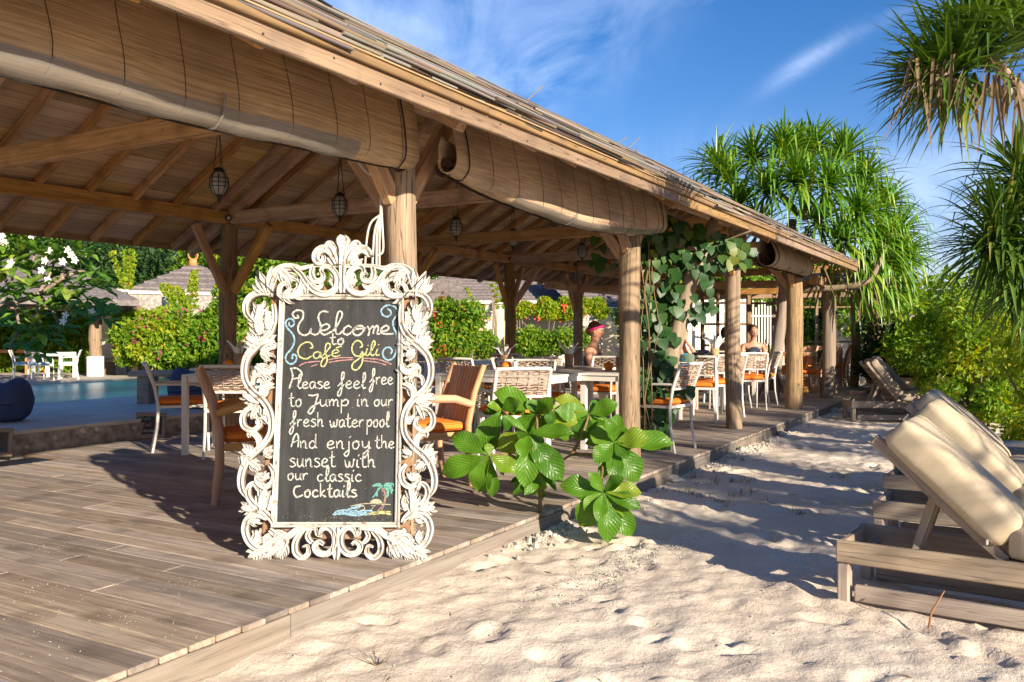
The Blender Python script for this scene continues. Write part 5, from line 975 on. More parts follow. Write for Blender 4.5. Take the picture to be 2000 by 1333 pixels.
def lounger(p, hd, cm, ang=42, label='', th=.115, pillow=False, w=.43, bl=.63):   # head end at origin corner; foot towards +x
    r = empty('sun_lounger', p, hd); G_ = M['grey_wood']; Ln = 1.95; zt = .285
    for y in (0, w):
        beam('side_rail', (0, y, zt - .05), (Ln, y, zt - .05), .035, .10, G_, r); beam('skid', (.08, y, .055), (Ln - .08, y, .055), .032, .075, G_, r)
        for x in (.035, Ln - .05): beam('leg', (x, y + (.002), .0), (x, y + .002, zt - .102), .075, .05, G_, r, up=(1, 0, 0))
    beam('end_rail', (.02, .02, zt - .05), (.02, w - .02, zt - .05), .03, .09, G_, r); beam('end_rail', (Ln - .02, .02, zt - .05), (Ln - .02, w - .02, zt - .05), .03, .09, G_, r)
    beam('inner_rail', (.10, .05, zt - .075), (.10, w - .05, zt - .075), .03, .05, G_, r)
    for i in range(10):
        x = .72 + i * .118
        if x < Ln - .06: beam('slat', (x, .02, zt - .012), (x, w - .02, zt - .012), .075, .016, G_, r)
    hx = .655; A_ = R(ang); dx, dz = -math.cos(A_), math.sin(A_)
    for y in (.055, w - .055): beam('back_rail', (hx + .02, y, zt - .01), (hx + dx * (bl + .06), y, zt + dz * (bl + .06)), .035, .05, G_, r)
    for i in range(7):
        q = .06 + i * .094; beam('back_slat', (hx + dx * q - .012 * dz, .075, zt + dz * q - .012), (hx + dx * q - .012 * dz, w - .075, zt + dz * q - .012), .07, .014, G_, r, up=(dz, 0, -dx))
    for y in (.12, w - .12): beam('prop', (.30, y, zt - .07), (hx + dx * .36, y, zt + dz * .36 - .02), .022, .04, G_, r)
    beam('prop_bar', (.30, .06, zt - .075), (.30, w - .06, zt - .075), .03, .03, G_, r)
    nrm = Vector((dz, 0, -dx)); c = Vector((hx, w / 2, zt)) + Vector((dx, 0, dz)) * (bl / 2 + .03) + nrm * (th / 2 + .02)
    o = put('cushion', soft_box((bl, w - .02, th), .034, cm, .014), r); lp_ = [(sx * (bl / 2 - .022), sy * (w / 2 - .03)) for sx, sy in ((1, 1), (-1, 1), (-1, -1), (1, -1), (1, 1))]
    for sz in (-1, 1): MB().tube([(x, y, sz * (th / 2 - .012)) for x, y in lp_], .005, 6).build('piping', cm, o)
    o.matrix_local = Matrix.Translation(c) @ Matrix.Rotation(A_, 4, 'Y')
    put('cushion', soft_box((Ln - hx - .03, w - .02, th), .034, cm, .014), r, (hx + (Ln - hx) / 2 + .015, w / 2, zt + th / 2))
    MB().box((0, 0, 0), (.006, .05, .02)).build('cushion_tie', M['cable'], r, tuple(c + nrm * (-th / 2 + .0) + Vector((-dx, 0, -dz)) * (bl * .42) + Vector((0, -w / 2 + .02, 0))))
    if pillow:
        o = put('head_pillow', soft_box((.24, w * .5, .07), .03, cm), r); o.matrix_local = Matrix.Translation(c + Vector((dx, 0, dz)) * (bl * .3) + nrm * (th / 2 + .03)) @ Matrix.Rotation(A_, 4, 'Y')
    return tag(r, label, 'sun lounger', 'sun loungers on the sand')
hdL = math.atan2((CR * .82 - CF * .57).y, (CR * .82 - CF * .57).x)
a1 = cw(1.49, 4.02, 0); lounger(a1, hdL, M['canvas2'], 43, 'weathered sun lounger nearest to us with a thick cream cushion', .145)
a2 = cw(2.05, 4.98, 0); lounger(a2, hdL + .03, M['canvas2'], 44, 'sun lounger second from the front, cream cushion streaked with shade', .145)
a3 = cw(2.50, 5.9, 0); lounger(a3, hdL + .02, M['canvas2'], 42, 'sun lounger third from the front, cushion top showing above the second', .14)
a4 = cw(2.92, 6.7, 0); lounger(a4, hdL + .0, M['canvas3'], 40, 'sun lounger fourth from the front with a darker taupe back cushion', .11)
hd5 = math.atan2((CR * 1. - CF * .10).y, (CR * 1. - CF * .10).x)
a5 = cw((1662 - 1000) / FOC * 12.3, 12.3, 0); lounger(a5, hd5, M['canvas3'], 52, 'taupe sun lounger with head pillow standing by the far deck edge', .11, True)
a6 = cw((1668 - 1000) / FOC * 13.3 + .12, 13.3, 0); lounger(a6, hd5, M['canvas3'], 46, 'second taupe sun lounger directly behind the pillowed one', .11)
sp = cw((1990 - 1000) / FOC * 6.6, 6.6, 0); r = empty('side_table', sp); M['slategrey'] = plain('grey_blue_top', (.16, .17, .20), .5); MB().lathe([(0, .40), (.21, .40), (.22, .385), (.20, .365), (0, .365)], n=28).build('tabletop', M['slategrey'], r)
MB().lathe([(.04, 0), (.045, .02), (.03, .06), (.03, .365)], n=12).build('stem', M['grey_wood'], r); MB().lathe([(0, .0), (.15, 0), (.15, .03), (0, .035)], n=20).build('foot', M['grey_wood'], r); tag(r, 'small round grey side table cut by the right border behind the loungers', 'side table')
# tub chair with bag and yellow fruit near the far loungers
bp_ = pos(1782, 15.5, 0); r = empty('canvas_tub', bp_); MB().lathe([(0, 0), (.30, 0), (.36, .12), (.34, .36), (.26, .46), (0, .42)], n=20, sy=.8).build('body', plain('sand_canvas', (.60, .48, .34), .9, 0, .2, .15, 5), r); MB().tube([(.25, -.1, .05), (.33, -.12, .42)], [.06, .05], 8).build('side_roll', M['canvas2'], r); tag(r, 'cream canvas tub by the bushes behind the far loungers', 'pouf')
r = empty('black_tray', bp_ + Vector((0, 0, .44))); MB().lathe([(0, .0), (.34, .02), (.40, .09), (.36, .085), (.30, .04), (0, .03)], n=20, sy=.6).build('body', M['black'], r); tag(r, 'shallow black tray on the cream canvas tub', 'tray')
tag(MB().ball((0, 0, 0), .12, 14, (1, 1, .75)).build('yellow_ball', plain('yellow_skin', (.62, .44, .05), .5), None, bp_ + Vector((.06, 0, .58))), 'yellow ball lying in the black tray', 'ball')
s = MB(); s.tube([pz(1815, 838, 0) if False else at(1814, 1228, .0) , at(1814, 1228, .0) + Vector((.01, .0, .07)), at(1814, 1228, 0) + Vector((.04, .01, .16)) + CR * .02], [.006, .005, .003], 6); tag(s.build('twig', plain('dry_twig', (.34, .17, .08), .8)), 'reddish dry twig standing in the sand before the nearest lounger', 'twig')
sd = at(1671, 770, DZ); r = empty('pink_sandals', sd)
for i in (-1, 1): o = put('sandal', rbox((.24, .09, .02), .008, plain('pink_rubber', (.55, .22, .2), .7), 2), r, (0, i * .07, .01)); o.rotation_euler.z = i * .2
tag(r, 'pair of pink sandals on the far deck edge', 'sandals')

# ---------------------------------------------------------------- terrace things
def beanbag(p, label, s=1., seed=1, rz=0.):
    bm = bmesh.new(); bmesh.ops.create_icosphere(bm, subdivisions=4, radius=.5)
    for v in bm.verts:
        x, y, z = v.co; q = mnoise.noise(Vector((x, y, z)) * 3 + Vector((seed, 0, 0))) * .06; f_ = 1 + q
        zz = max(z, -.36); k = 1 - .35 * max(0, z) ; v.co = Vector((x * 1.35 * f_ * (1.05 if z < 0 else 1), y * .95 * f_ * k, (zz + .36) * .78 + max(0, abs(x) - .2) * max(0, z + .2) * 2.2))
    me = bpy.data.meshes.new('body'); bm.to_mesh(me); bm.free(); me.polygons.foreach_set('use_smooth', [True] * len(me.polygons)); me.materials.append(M['navy'])
    r = empty('bean_bag', p, rz); o = put('body', me, r); o.scale = (s, s, s); MB().tube([(-.6 * s, -.38 * s, .30 * s), (0, -.47 * s, .34 * s), (.6 * s, -.38 * s, .30 * s)], .008, 5).build('seam', M['black'], r); return tag(r, label, 'bean bag', 'navy bean bags by the pool')
b0 = at(-38, 828, TZ); beanbag(b0 + CF * .25 - CR * .05, 'navy bean bag by the pool cut by the left border', .6, 1, YAW)
b1_ = at(372, 800, TZ); beanbag(b1_ + CF * .3 + CR * .1, 'navy bean bag with pillow corners behind the leftmost white chair', .66, 4, YAW + .1)
def log_bench(p, rz, label, ln=1.3, h=.42):
    r = empty('slab_bench', p, rz); put('seat', rbox((ln, .38, .07), .02, M['grey_wood'], 2), r, (0, 0, h - .035))
    for s in (-1, 1): put('leg', rbox((.16, .32, h - .07), .02, M['grey_wood'], 2), r, (s * ln * .33, 0, (h - .07) / 2))
    return tag(r, label, 'bench', 'slab benches by the pool')
log_bench(at(242, 733, TZ) , YAW * .3, 'low slab bench across the pool before the flowering wall', 1.4, .36); log_bench(at(318, 790, TZ) + Vector((0, .2, 0)), YAW, 'low slab bench on the near pool edge beside the navy bean bag', 1.1, .42)
# far dining set under the gazebo
CHW = white_chair(M['white2'], True, plain('pale_blue_canvas', (.45, .58, .62), .9))
for i, (px, py, h, lb) in enumerate(((45, 742, wdir(.6, .8), 'leftmost white chair of the set across the pool'), (80, 743, wdir(0, 1), 'white chair with its back to us in the set across the pool'), (133, 742, wdir(-.6, -.8), 'rightmost white chair of the set across the pool'), (98, 728, wdir(-.2, -1), 'white chair behind the far table across the pool'))):
    o = CHW if i == 0 else copy_tree(CHW); o.location = at(px, py, TZ); o.rotation_euler.z = h; o.scale = (.7, .7, .7); tag(o, lb, 'chair', 'white chairs across the pool')
tbl(at(106, 738, TZ), YAW, 'white table across the pool under the gazebo', .6, .6, h=.52, mat=M['white2'])
M['orange_wood'] = plain('orange_varnished_wood', (.60, .24, .08), .5, 0, .4, .15, 8)
tbl(at(18, 729, TZ), YAW, 'orange wood table at the left border across the pool', 1.3, .8, h=.54, mat=M['orange_wood'], top=M['orange_wood'], leg=.07)
napkins(at(30, 729, TZ) + Vector((0, 0, .54)), 'cup of white napkins on the orange wood table across the pool', 7, 1.5, 22)
# ---------------------------------------------------------------- people
def person(p, h, label, top, skin=None, hairc=None, lean=0., arm_up=False, extra=None, hold=None, shorts=(.05, .06, .09), sh=.47, turn=0.):
    r = empty('person', p, h); r.scale = (.95, .95, .95); sh -= .05; sk = skin or M['skin']; hm = hairc or M['hair']
    def skinmesh(name, verts, edges, rad, mat, root=0, lv=2):
        me = bpy.data.meshes.new(name); me.from_pydata(verts, edges, []); me.materials.append(mat); o = put(name, me, r)
        sm = o.modifiers.new('skin', 'SKIN'); sm.use_smooth_shade = True
        for i, q in enumerate(rad): me.skin_vertices[0].data[i].radius = q if hasattr(q, '__len__') else (q, q)
        me.skin_vertices[0].data[root].use_root = True; o.modifiers.new('s', 'SUBSURF').levels = lv; o.modifiers['s'].render_levels = lv; return o
    L_ = lean; V = [(0, 0, sh + .08), (0, .02 * L_, sh + .25), (0, .10 * L_, sh + .42), (0, .13 * L_, sh + .52), (0, .15 * L_ + .005, sh + .575), (0, .16 * L_ + .02, sh + .65), (0, .16 * L_ + .03, sh + .74)]
    rad = [(.15, .11), (.12, .09), (.155, .095), (.075, .06), (.048, .052), (.062, .075), (.070, .088)]; E = [(0, 1), (1, 2), (2, 3), (3, 4), (4, 5), (5, 6)]
    for s in (-1, 1):
        n_ = len(V); V += [(s * .185, .10 * L_ - .005, sh + .47), (s * .23, .06 + .1 * L_, sh + .24), ((s * .14, .20 + .1 * L_, sh + .48) if arm_up else (s * .17, .30 + .1 * L_, sh + .28)), ((s * .05, .17 + .1 * L_, sh + .62) if arm_up else (s * .10, .40 + .1 * L_, sh + .28)), ((s * .02, .17 + .1 * L_, sh + .66) if arm_up else (s * .07, .47 + .1 * L_, sh + .27))]
        rad += [.058, .042, .034, .027, (.032, .018)]; E += [(2, n_), (n_, n_ + 1), (n_ + 1, n_ + 2), (n_ + 2, n_ + 3), (n_ + 3, n_ + 4)]
        n_ = len(V); V += [(s * .10, .06, sh + .06), (s * .13, .44, sh + .06), (s * .12, .42, .09), (s * .12, .44, .04), (s * .12, .56, .03)]; rad += [.09, .062, .042, .035, (.04, .022)]; E += [(0, n_), (n_, n_ + 1), (n_ + 1, n_ + 2), (n_ + 2, n_ + 3), (n_ + 3, n_ + 4)]
    skinmesh('body', V, E, rad, sk)
    hx, hy, hz = 0, .16 * L_ + .02, sh + .70
    tm = plain('person_top', top, .85) if top else None
    if tm: skinmesh('top', [(0, 0, sh + .06), (0, .02 * L_, sh + .25), (0, .10 * L_, sh + .40), (0, .12 * L_, sh + .475)], [(0, 1), (1, 2), (2, 3)], [(.162, .122), (.132, .102), (.162, .112), (.13, .10)], tm, 0)
    skinmesh('shorts', [(0, 0, sh + .06), (.09, .07, sh + .06), (.12, .28, sh + .06), (-.09, .07, sh + .06), (-.12, .28, sh + .06)], [(0, 1), (1, 2), (0, 3), (3, 4)], [(.16, .12), .105, .085, .105, .085], plain('person_shorts', shorts, .9), 0)
    # face
    q = empty('head', (hx, hy, hz)); q.parent = r; q.rotation_euler.z = turn
    MB().ball((0, .01, .02), .1, 20, (.78, .95, 1.15)).build('face', sk, q)
    MB().ball((0, .105, .0), .016, 8, (.7, 1, 1.3)).build('nose', sk, q)
    for s in (-1, 1): MB().ball((s * .031, .092, .03), .011, 8, (1.2, .6, .8)).build('eye', M['hair'], q); MB().ball((s * .079, .005, .01), .02, 8, (.4, .8, 1.2)).build('ear', sk, q)
    MB().ball((0, .098, -.042), .018, 8, (1.3, .4, .35)).build('mouth', plain('lips', (.35, .10, .08), .5), q)
    b_ = MB(); b_.ball((0, -.018, .048), .103, 20, (.86, .98, 1.10)); b_.ball((0, -.09, .02), .055, 12); b_.build('hair', hm, q)
    if extra == 'band': MB().tube([(.086 * math.cos(a), .0 + .106 * math.sin(a), .055 + .035 * math.sin(a)) for a in np.linspace(0, 2 * PI, 22)], .02, 8).build('headband', plain('pink_headband', (.75, .03, .18), .7), q)
    if hold: MB().box((0, .45 + .1 * L_, sh + .30), (.16, .03, .11)).build('held_snack', plain('bread', (.55, .42, .25), .9), r) if hold == 'snack' else None
    return tag(r, label, 'person', 'guests seated at the tables')
bh = plain('reddish_hair', (.20, .10, .045), .6, 0, .3, .3, 60); pale = plain('pale_skin', (.60, .30, .22), .5)
person(Vector((pw_.x, pw_.y, DZ)), wdir(.95, .1), 'woman in a pink headband and halter top sitting left of the weathered post', (.10, .07, .09), None, bh, .4, extra='band', sh=.52)
person(Vector((pm_.x, pm_.y, DZ)), wdir(.55, -.9), 'bare chested man eating at the table just right of the leaning trunk', None, pale, M['hair'], 1.2, True, shorts=(.5, .45, .42), sh=.46)
person(Vector((pf_.x, pf_.y, DZ)), wdir(.5, -.9), 'woman in a dark patterned vest facing us between the posts', (.02, .035, .06), None, M['hair'], .3, sh=.52)
pk_ = pos(1262, 12.6); chair(pk_, wdir(.9, .4), 'white chair behind the vine leaves'); person(pk_, wdir(.9, .4), 'dark haired guest in yellow mostly hidden behind the vine leaves', (.75, .55, .02), None, M['hair'], .4, sh=.50)
pb_ = pos(1412, 14.0); chair(pb_, wdir(0, 1), 'white chair holding the guest behind the middle post'); person(pb_, wdir(0, 1), 'bare backed guest half hidden behind the smooth middle post', None, None, M['hair'], 1.0, sh=.47)
# ================================================================ vegetation
def mk_trunk(pts, rad, name, parent, mat=None, n=9):
    b = MB(); P = cat_rom(pts, 4); rr_ = np.interp(np.linspace(0, 1, len(P)), np.linspace(0, 1, len(rad)), rad); b.tube(P, list(rr_ * (1 + .06 * np.sin(np.arange(len(P)) * 2.1))), n); return b.build(name, mat or M['bark'], parent)
def leaf_cloud(centres, n, size, seed, flat=.25, asp=.5, clump=None):
    r = np.random.default_rng(seed); C = np.array([c[:3] for c in centres], float); Rd = np.array([c[3] for c in centres], float); w = Rd ** 2; idx = r.choice(len(C), n, p=w / w.sum())
    d = r.normal(size=(n, 3)); d /= np.linalg.norm(d, axis=1)[:, None]; rad = Rd[idx] * (r.random(n) ** .38); P = C[idx] + d * rad[:, None] * np.array([1, 1, .8])
    t = r.normal(size=(n, 3)) * .6 + d * .8; t[:, 2] -= flat; t /= np.linalg.norm(t, axis=1)[:, None]
    u = np.cross(t, r.normal(size=(n, 3))); u /= np.linalg.norm(u, axis=1)[:, None]; nn = np.cross(t, u)
    s = size * r.uniform(.6, 1.35, n)[:, None]; a = P - t * s * .5; b = P + u * s * asp * .5 + nn * s * .06; c = P + t * s * .5 - nn * s * .05; e = P - u * s * asp * .5 + nn * s * .06
    V = np.stack([a, b, c, e], 1).reshape(-1, 3); F = np.arange(n * 4).reshape(-1, 4); return V, F
def blobs(c, rx, ry, rz, k, seed, r0=.35, shell=.7):
    r = np.random.default_rng(seed); o = []
    for i in range(k):
        d = r.normal(size=3); d /= np.linalg.norm(d); q = shell + (1 - shell) * r.random(); o.append((c[0] + d[0] * rx * q, c[1] + d[1] * ry * q, c[2] + d[2] * rz * q, r0 * r.uniform(.6, 1.3)))
    return o
LG = leafm('bright_foliage', (.07, .18, .012), (.20, .34, .025), (.34, .36, .03), .5, .4, .3)
LM = leafm('mid_foliage', (.04, .11, .014), (.12, .22, .025), None, .5, .3, .3)
LD = leafm('dark_foliage', (.014, .042, .012), (.045, .10, .02), None, .5, .25, .3)
LY = leafm('yellow_green_foliage', (.14, .27, .012), (.32, .42, .03), (.50, .40, .03), .5, .45, .3)
FL = leafm('pink_bracts', (.55, .03, .14), (.62, .06, .30), None, .6, .35, .2)
FR = leafm('coral_bracts', (.70, .10, .03), (.72, .18, .10), None, .6, .35, .2)
def bush(name, cs, n, size, mat, seed, label, cat, grp=None, flowers=None, trunk=None, kind=None, z0=0.):
    V, F = leaf_cloud(cs, n, size, seed); r = empty(name, (float(np.mean([c[0] for c in cs])), float(np.mean([c[1] for c in cs])), z0)); o_ = np.array(r.location)
    put('foliage', npmesh('foliage', V - o_, F, mat), r)
    cm = np.mean(np.array([c[:3] for c in cs]), 0) - o_
    if trunk: mk_trunk([(0, 0, -.1), (cm[0] * .3 + .1, .05, cm[2] * .5), (cm[0], cm[1], cm[2])], [trunk, trunk * .8, trunk * .4], 'trunk', r)
    else:
        rd = random.Random(seed)
        b = MB()
        for c in cs[:7]: b.tube([(rd.uniform(-.15, .15), rd.uniform(-.15, .15), -.05), ((c[0] - o_[0]) * .5, (c[1] - o_[1]) * .5, (c[2] - o_[2]) * .6), (c[0] - o_[0], c[1] - o_[1], c[2] - o_[2])], [.022, .016, .008], 5)
        b.build('stems', M['bark'], r)
    if flowers:
        fm, nf, fs = flowers; V, F = leaf_cloud([(c[0], c[1], c[2], c[3] * 1.12) for c in cs], nf, fs, seed + 5, 0, .9); rq = np.random.default_rng(seed); k = 9; base = np.repeat(V.reshape(-1, 4, 3)[:, :1], k, 0).reshape(-1, 1, 3)
        Q = np.repeat(V.reshape(-1, 4, 3), k, 0); Q = Q + (base * 0) + rq.normal(size=(len(Q), 1, 3)) * fs * .9; put('flowers', npmesh('flowers', Q.reshape(-1, 3) - o_, np.arange(len(Q) * 4).reshape(-1, 4), fm), r)
    return tag(r, label, cat, grp, kind)
# ---- blades (screw pine)
def blade(p, d, ln, w, droop, kink, rd, seg=8):
    p = np.array(p, float); d = np.array(d, float); d /= np.linalg.norm(d); vs = []; up_ = np.array((0, 0, 1.)); s = ln / seg
    for i in range(seg + 1):
        q = i / seg; side = np.cross(d, up_); nl = np.linalg.norm(side); side = side / nl if nl > .05 else np.array((1., 0, 0)); nn = np.cross(side, d)
        ww = w * (1 - q ** 2.2) * (.75 + .25 * min(1, q * 4)) + .0006; vs += [tuple(p - side * ww / 2 + nn * ww * .22), tuple(p), tuple(p + side * ww / 2 + nn * ww * .22)]
        p = p + d * s; d = d + np.array((0, 0, -1.)) * droop * (.25 + q * 1.2) * s / max(ln, .3) ** .0 ; 
        if kink and abs(q - kink) < .5 / seg: d = d * .3 + np.array((0, 0, -1.)) * .9
        d /= np.linalg.norm(d)
    fs = []
    for i in range(seg):
        a = 3 * i; fs += [(a, a + 1, a + 4, a + 3), (a + 1, a + 2, a + 5, a + 4)]
    return vs, fs
PG = leafm('screw_pine_green', (.05, .16, .012), (.16, .32, .03), (.30, .38, .05), .33, .25, .5)
PD = leafm('screw_pine_deep_green', (.03, .09, .018), (.12, .21, .03), (.30, .30, .05), .33, .25, .5)
PB = leafm('screw_pine_dry', (.09, .06, .03), (.27, .20, .11), None, .7, .2, .2)
def rosette(B, c, ax, n, ln, w, droop, rd, kink=.25, spread=1.):
    ax = np.array(ax, float); ax /= np.linalg.norm(ax)
    for i in range(n):
        q = i / n; th = spread * (.15 + 1.5 * q ** .8) ; ph = i * 2.39996 + rd.uniform(-.3, .3)
        a = np.cross(ax, (0.3, .9, .2)); a /= np.linalg.norm(a); b = np.cross(ax, a); d = ax * math.cos(th) + (a * math.cos(ph) + b * math.sin(ph)) * math.sin(th)
        l_ = ln * rd.uniform(.7, 1.1) * (.65 + .35 * math.sin(min(1, q * 1.5) * PI / 2)); B.append(blade(np.array(c) + d * .03 - ax * q * .14, d, l_, w * rd.uniform(.8, 1.15), droop * rd.uniform(.6, 1.5), rd.uniform(.45, .8) if rd.random() < kink else None, rd))
def plant_blades(root, B, mat, near=300, name='leaf'):
    B = sorted(B, key=lambda q: -len(q[0])); rd = random.Random(5); idx = list(range(len(B))); rd.shuffle(idx); far = MB()
    for k, i in enumerate(idx):
        v, f = B[i]
        if k < near: MB().add(v, f, True).build(name, mat, root)
        else: far.add(v, f, True)
    if len(idx) > near: tag(far.build('more_leaves', mat, root), kind='stuff')
# ---- the big screw pine growing through the deck at the far end
rd = random.Random(8); sp0 = at(1512, 781); scp = tag(empty('screw_pine', (0, 0, 0)), 'screw pine with stilt roots growing through the deck, green crown above the roof end', 'tree'); D0 = 14.6
mk_trunk([tuple(sp0 + Vector((0, 0, .15))), tuple(pz(1516, 700, D0)), tuple(pz(1526, 620, D0)), tuple(pz(1532, 560, D0)), tuple(pz(1540, 505, D0)), tuple(pz(1548, 430, D0 + .1))], [.10, .11, .095, .09, .085, .07], 'trunk', scp)
for i in range(9):
    a = 2 * PI * i / 9 + .2; mk_trunk([tuple(sp0 + Vector((0, 0, .55 + .1 * (i % 3)))), tuple(sp0 + Vector((.16 * math.cos(a), .16 * math.sin(a), .3))), tuple(sp0 + Vector((.34 * math.cos(a), .34 * math.sin(a), -.04)))], [.035, .035, .03], 'stilt_root', scp, n=7)
mk_trunk([tuple(pz(1530, 575, D0)), tuple(pz(1580, 565, D0 - .2)), tuple(pz(1640, 562, D0 - .4)), tuple(pz(1700, 545, D0 - .6)), tuple(pz(1730, 480, D0 - .5))], [.06, .055, .05, .05, .04], 'limb', scp)
mk_trunk([tuple(pz(1534, 560, D0)), tuple(pz(1500, 520, D0)), tuple(pz(1450, 500, D0))], [.05, .04, .03], 'limb', scp)
for q in ((1560, 420, 1480, 330), (1570, 430, 1590, 320), (1620, 520, 1680, 380)): mk_trunk([tuple(pz(q[0], q[1], D0)), tuple(pz(q[2], q[3], D0))], [.06, .045], 'limb', scp)
B = []
heads = [(1420, 345, 0, 50), (1470, 305, .3, 60), (1440, 395, -.4, 50), (1530, 290, 0, 70), (1590, 285, .4, 70), (1650, 300, 0, 70), (1560, 350, -.9, 80), (1620, 360, -.8, 80), (1500, 370, -.7, 70), (1690, 350, 0, 70), (1480, 440, -.3, 40), (1680, 420, -.8, 80), (1730, 400, 0, 60), (1600, 430, -.7, 60), (1650, 470, -.9, 60), (1720, 470, -.5, 70), (1760, 450, .3, 50), (1700, 520, -.5, 60), (1745, 520, 0, 50), (1560, 250 + 45, .8, 50), (1620, 545, .3, 34), (1765, 500, -.2, 60), (1740, 560, .2, 50), (1690, 565, .3, 44), (1400, 320, .4, 50)]
for px, py, dd, n_ in heads:
    c = pz(px, py, D0 + .3 + dd); cen = pz(1590, 480, D0 + .6); ax = (c - cen).normalized() + Vector((0, 0, .55)) - CF * .35; rosette(B, c, ax, int(n_ * 1.25), .92, .060, 1.7, rd, .5)
plant_blades(scp, B, PG, 300); B = []
for px, py, n_ in ((1590, 440, 22), (1700, 500, 20), (1640, 530, 16)):
    for k in range(n_): B.append(blade(pz(px + rd.uniform(-50, 50), py + rd.uniform(-20, 30), D0 - .2), (rd.uniform(-.4, .4), rd.uniform(-.4, .4), -.6), rd.uniform(.4, .8), .035, 1.2, None, rd))
plant_blades(scp, B, PB, 60, 'dry_leaf')
# ---- screw pine reaching in at the top right, and one below it at the right border
sp2 = tag(empty('screw_pine', (0, 0, 0)), 'screw pine branch reaching in from the upper right corner with hanging dry leaves', 'tree'); D2 = 4.6
mk_trunk([tuple(pz(2500, 1062, D2 + .6)), tuple(pz(2420, 500, D2 + .5)), tuple(pz(2250, 260, D2 + .3)), tuple(pz(2080, 195, D2 + .1)), tuple(pz(2000, 186, D2)), tuple(pz(1940, 178, D2)), tuple(pz(1880, 165, D2)), tuple(pz(1820, 150, D2 - .05))], [.10, .09, .07, .05, .034, .032, .036, .04], 'trunk', sp2)
mk_trunk([tuple(pz(2000, 186, D2)), tuple(pz(1960, 140, D2 + .1)), tuple(pz(1930, 110, D2))], [.03, .03, .03], 'limb', sp2); B = []
for px, py, ax, n_, ln in ((1830, 145, (-1, 0, .0), 66, .50), (1865, 120, (-.8, 0, .35), 50, .52), (1900, 95, (-.3, 0, .8), 50, .56), (1800, 150, (-1, 0, -.15), 46, .40), (2000, 60, (.1, 0, 1), 60, .7), (1930, 60, (-.4, 0, 1), 44, .6)):
    rosette(B, pz(px, py, D2), tuple(CR * ax[0] + CF * (ax[1] - .15) + Vector((0, 0, ax[2]))), int(n_ * 1.3), ln * 1.0, .030, 1.1, rd, .15)
for k in range(10): B.append(blade(pz(2060 + rd.uniform(-20, 40), 20 + rd.uniform(-20, 60), D2 - .2), tuple(-CR + Vector((0, 0, .25 + rd.uniform(-.2, .2)))), rd.uniform(.6, .85), .036, 1.1, None, rd))
plant_blades(sp2, B, PD, 300); B = []
for k in range(64):
    px = rd.uniform(1765, 2000); B.append(blade(pz(px, 150 + rd.uniform(-50, 25), D2 + rd.uniform(-.35, .1)), tuple(CR * rd.uniform(-.5, .3) + CF * rd.uniform(-.3, .3) - Vector((0, 0, .75))), rd.uniform(.18, .46), .018, .8, None, rd))
plant_blades(sp2, B, PB, 130, 'dry_leaf')
sp3 = tag(empty('screw_pine', (0, 0, 0)), 'dark screw pine crown hanging in from the right border above the loungers', 'tree'); D3 = 7.2; B = []
mk_trunk([tuple(pz(2330, 930, D3 + .4)), tuple(pz(2280, 700, D3 + .3)), tuple(pz(2150, 560, D3 + .1)), tuple(pz(2030, 500, D3)), tuple(pz(1970, 470, D3))], [.13, .12, .1, .07, .05], 'trunk', sp3)
for px, py, ax, n_ in ((1960, 440, (-.6, -.5, .3), 80), (1990, 500, (-.3, -.8, -.2), 80), (1930, 480, (-1, -.1, 0), 64), (2010, 380, (-.3, -.1, 1), 80), (2040, 440, (0, -.7, .3), 70), (2000, 560, (-.5, -.3, -.5), 60), (1985, 330, (-.5, -.1, .9), 50), (2060, 540, (0, -.8, 0), 60)):
    rosette(B, pz(px, py, D3), tuple(CR * ax[0] + CF * ax[1] + Vector((0, 0, ax[2]))), n_, .72, .045, 1.4, rd, .25)
plant_blades(sp3, B, PD, 300)
# trees just outside the frame on the seaward side, whose shade falls across the sand
for i, (x, y, tall, k) in enumerate(((5.6, 2.75, 2.2, 4), (5.8, 4.2, 2.7, 6), (8.2, 6.2, 3.4, 6), (6.6, 8.6, 3.2, 6), (9.6, 11.0, 3.6, 7))):
    s_ = tag(empty('screw_pine', (x, y, 0)), ['low screw pine beside the nearest loungers on the seaward side', 'screw pine shading the middle of the sand', 'tall screw pine nearer the water, second row', 'screw pine shading the far loungers', 'tallest screw pine at the end of the beach row'][i], 'tree', 'screw pines along the beach')
    mk_trunk([(0, 0, -.1), (.1, .05, tall * .4), (0, 0, tall * .8)], [.11, .10, .08], 'trunk', s_); B = []
    for j in range(k):
        a = 2 * PI * j / k; c = (.75 * math.cos(a), .75 * math.sin(a), tall + .35 * (j % 2)); mk_trunk([(0, 0, tall * .75), (c[0] * .5, c[1] * .5, tall * .85), c], [.06, .05, .04], 'limb', s_, n=6); rosette(B, c, (math.cos(a), math.sin(a), .9), 44, .85, .05, 1.2, rd, .2)
    mb_ = MB(); [mb_.add(v, f, True) for v, f in B]; tag(mb_.build('crown', PD, s_), kind='stuff')
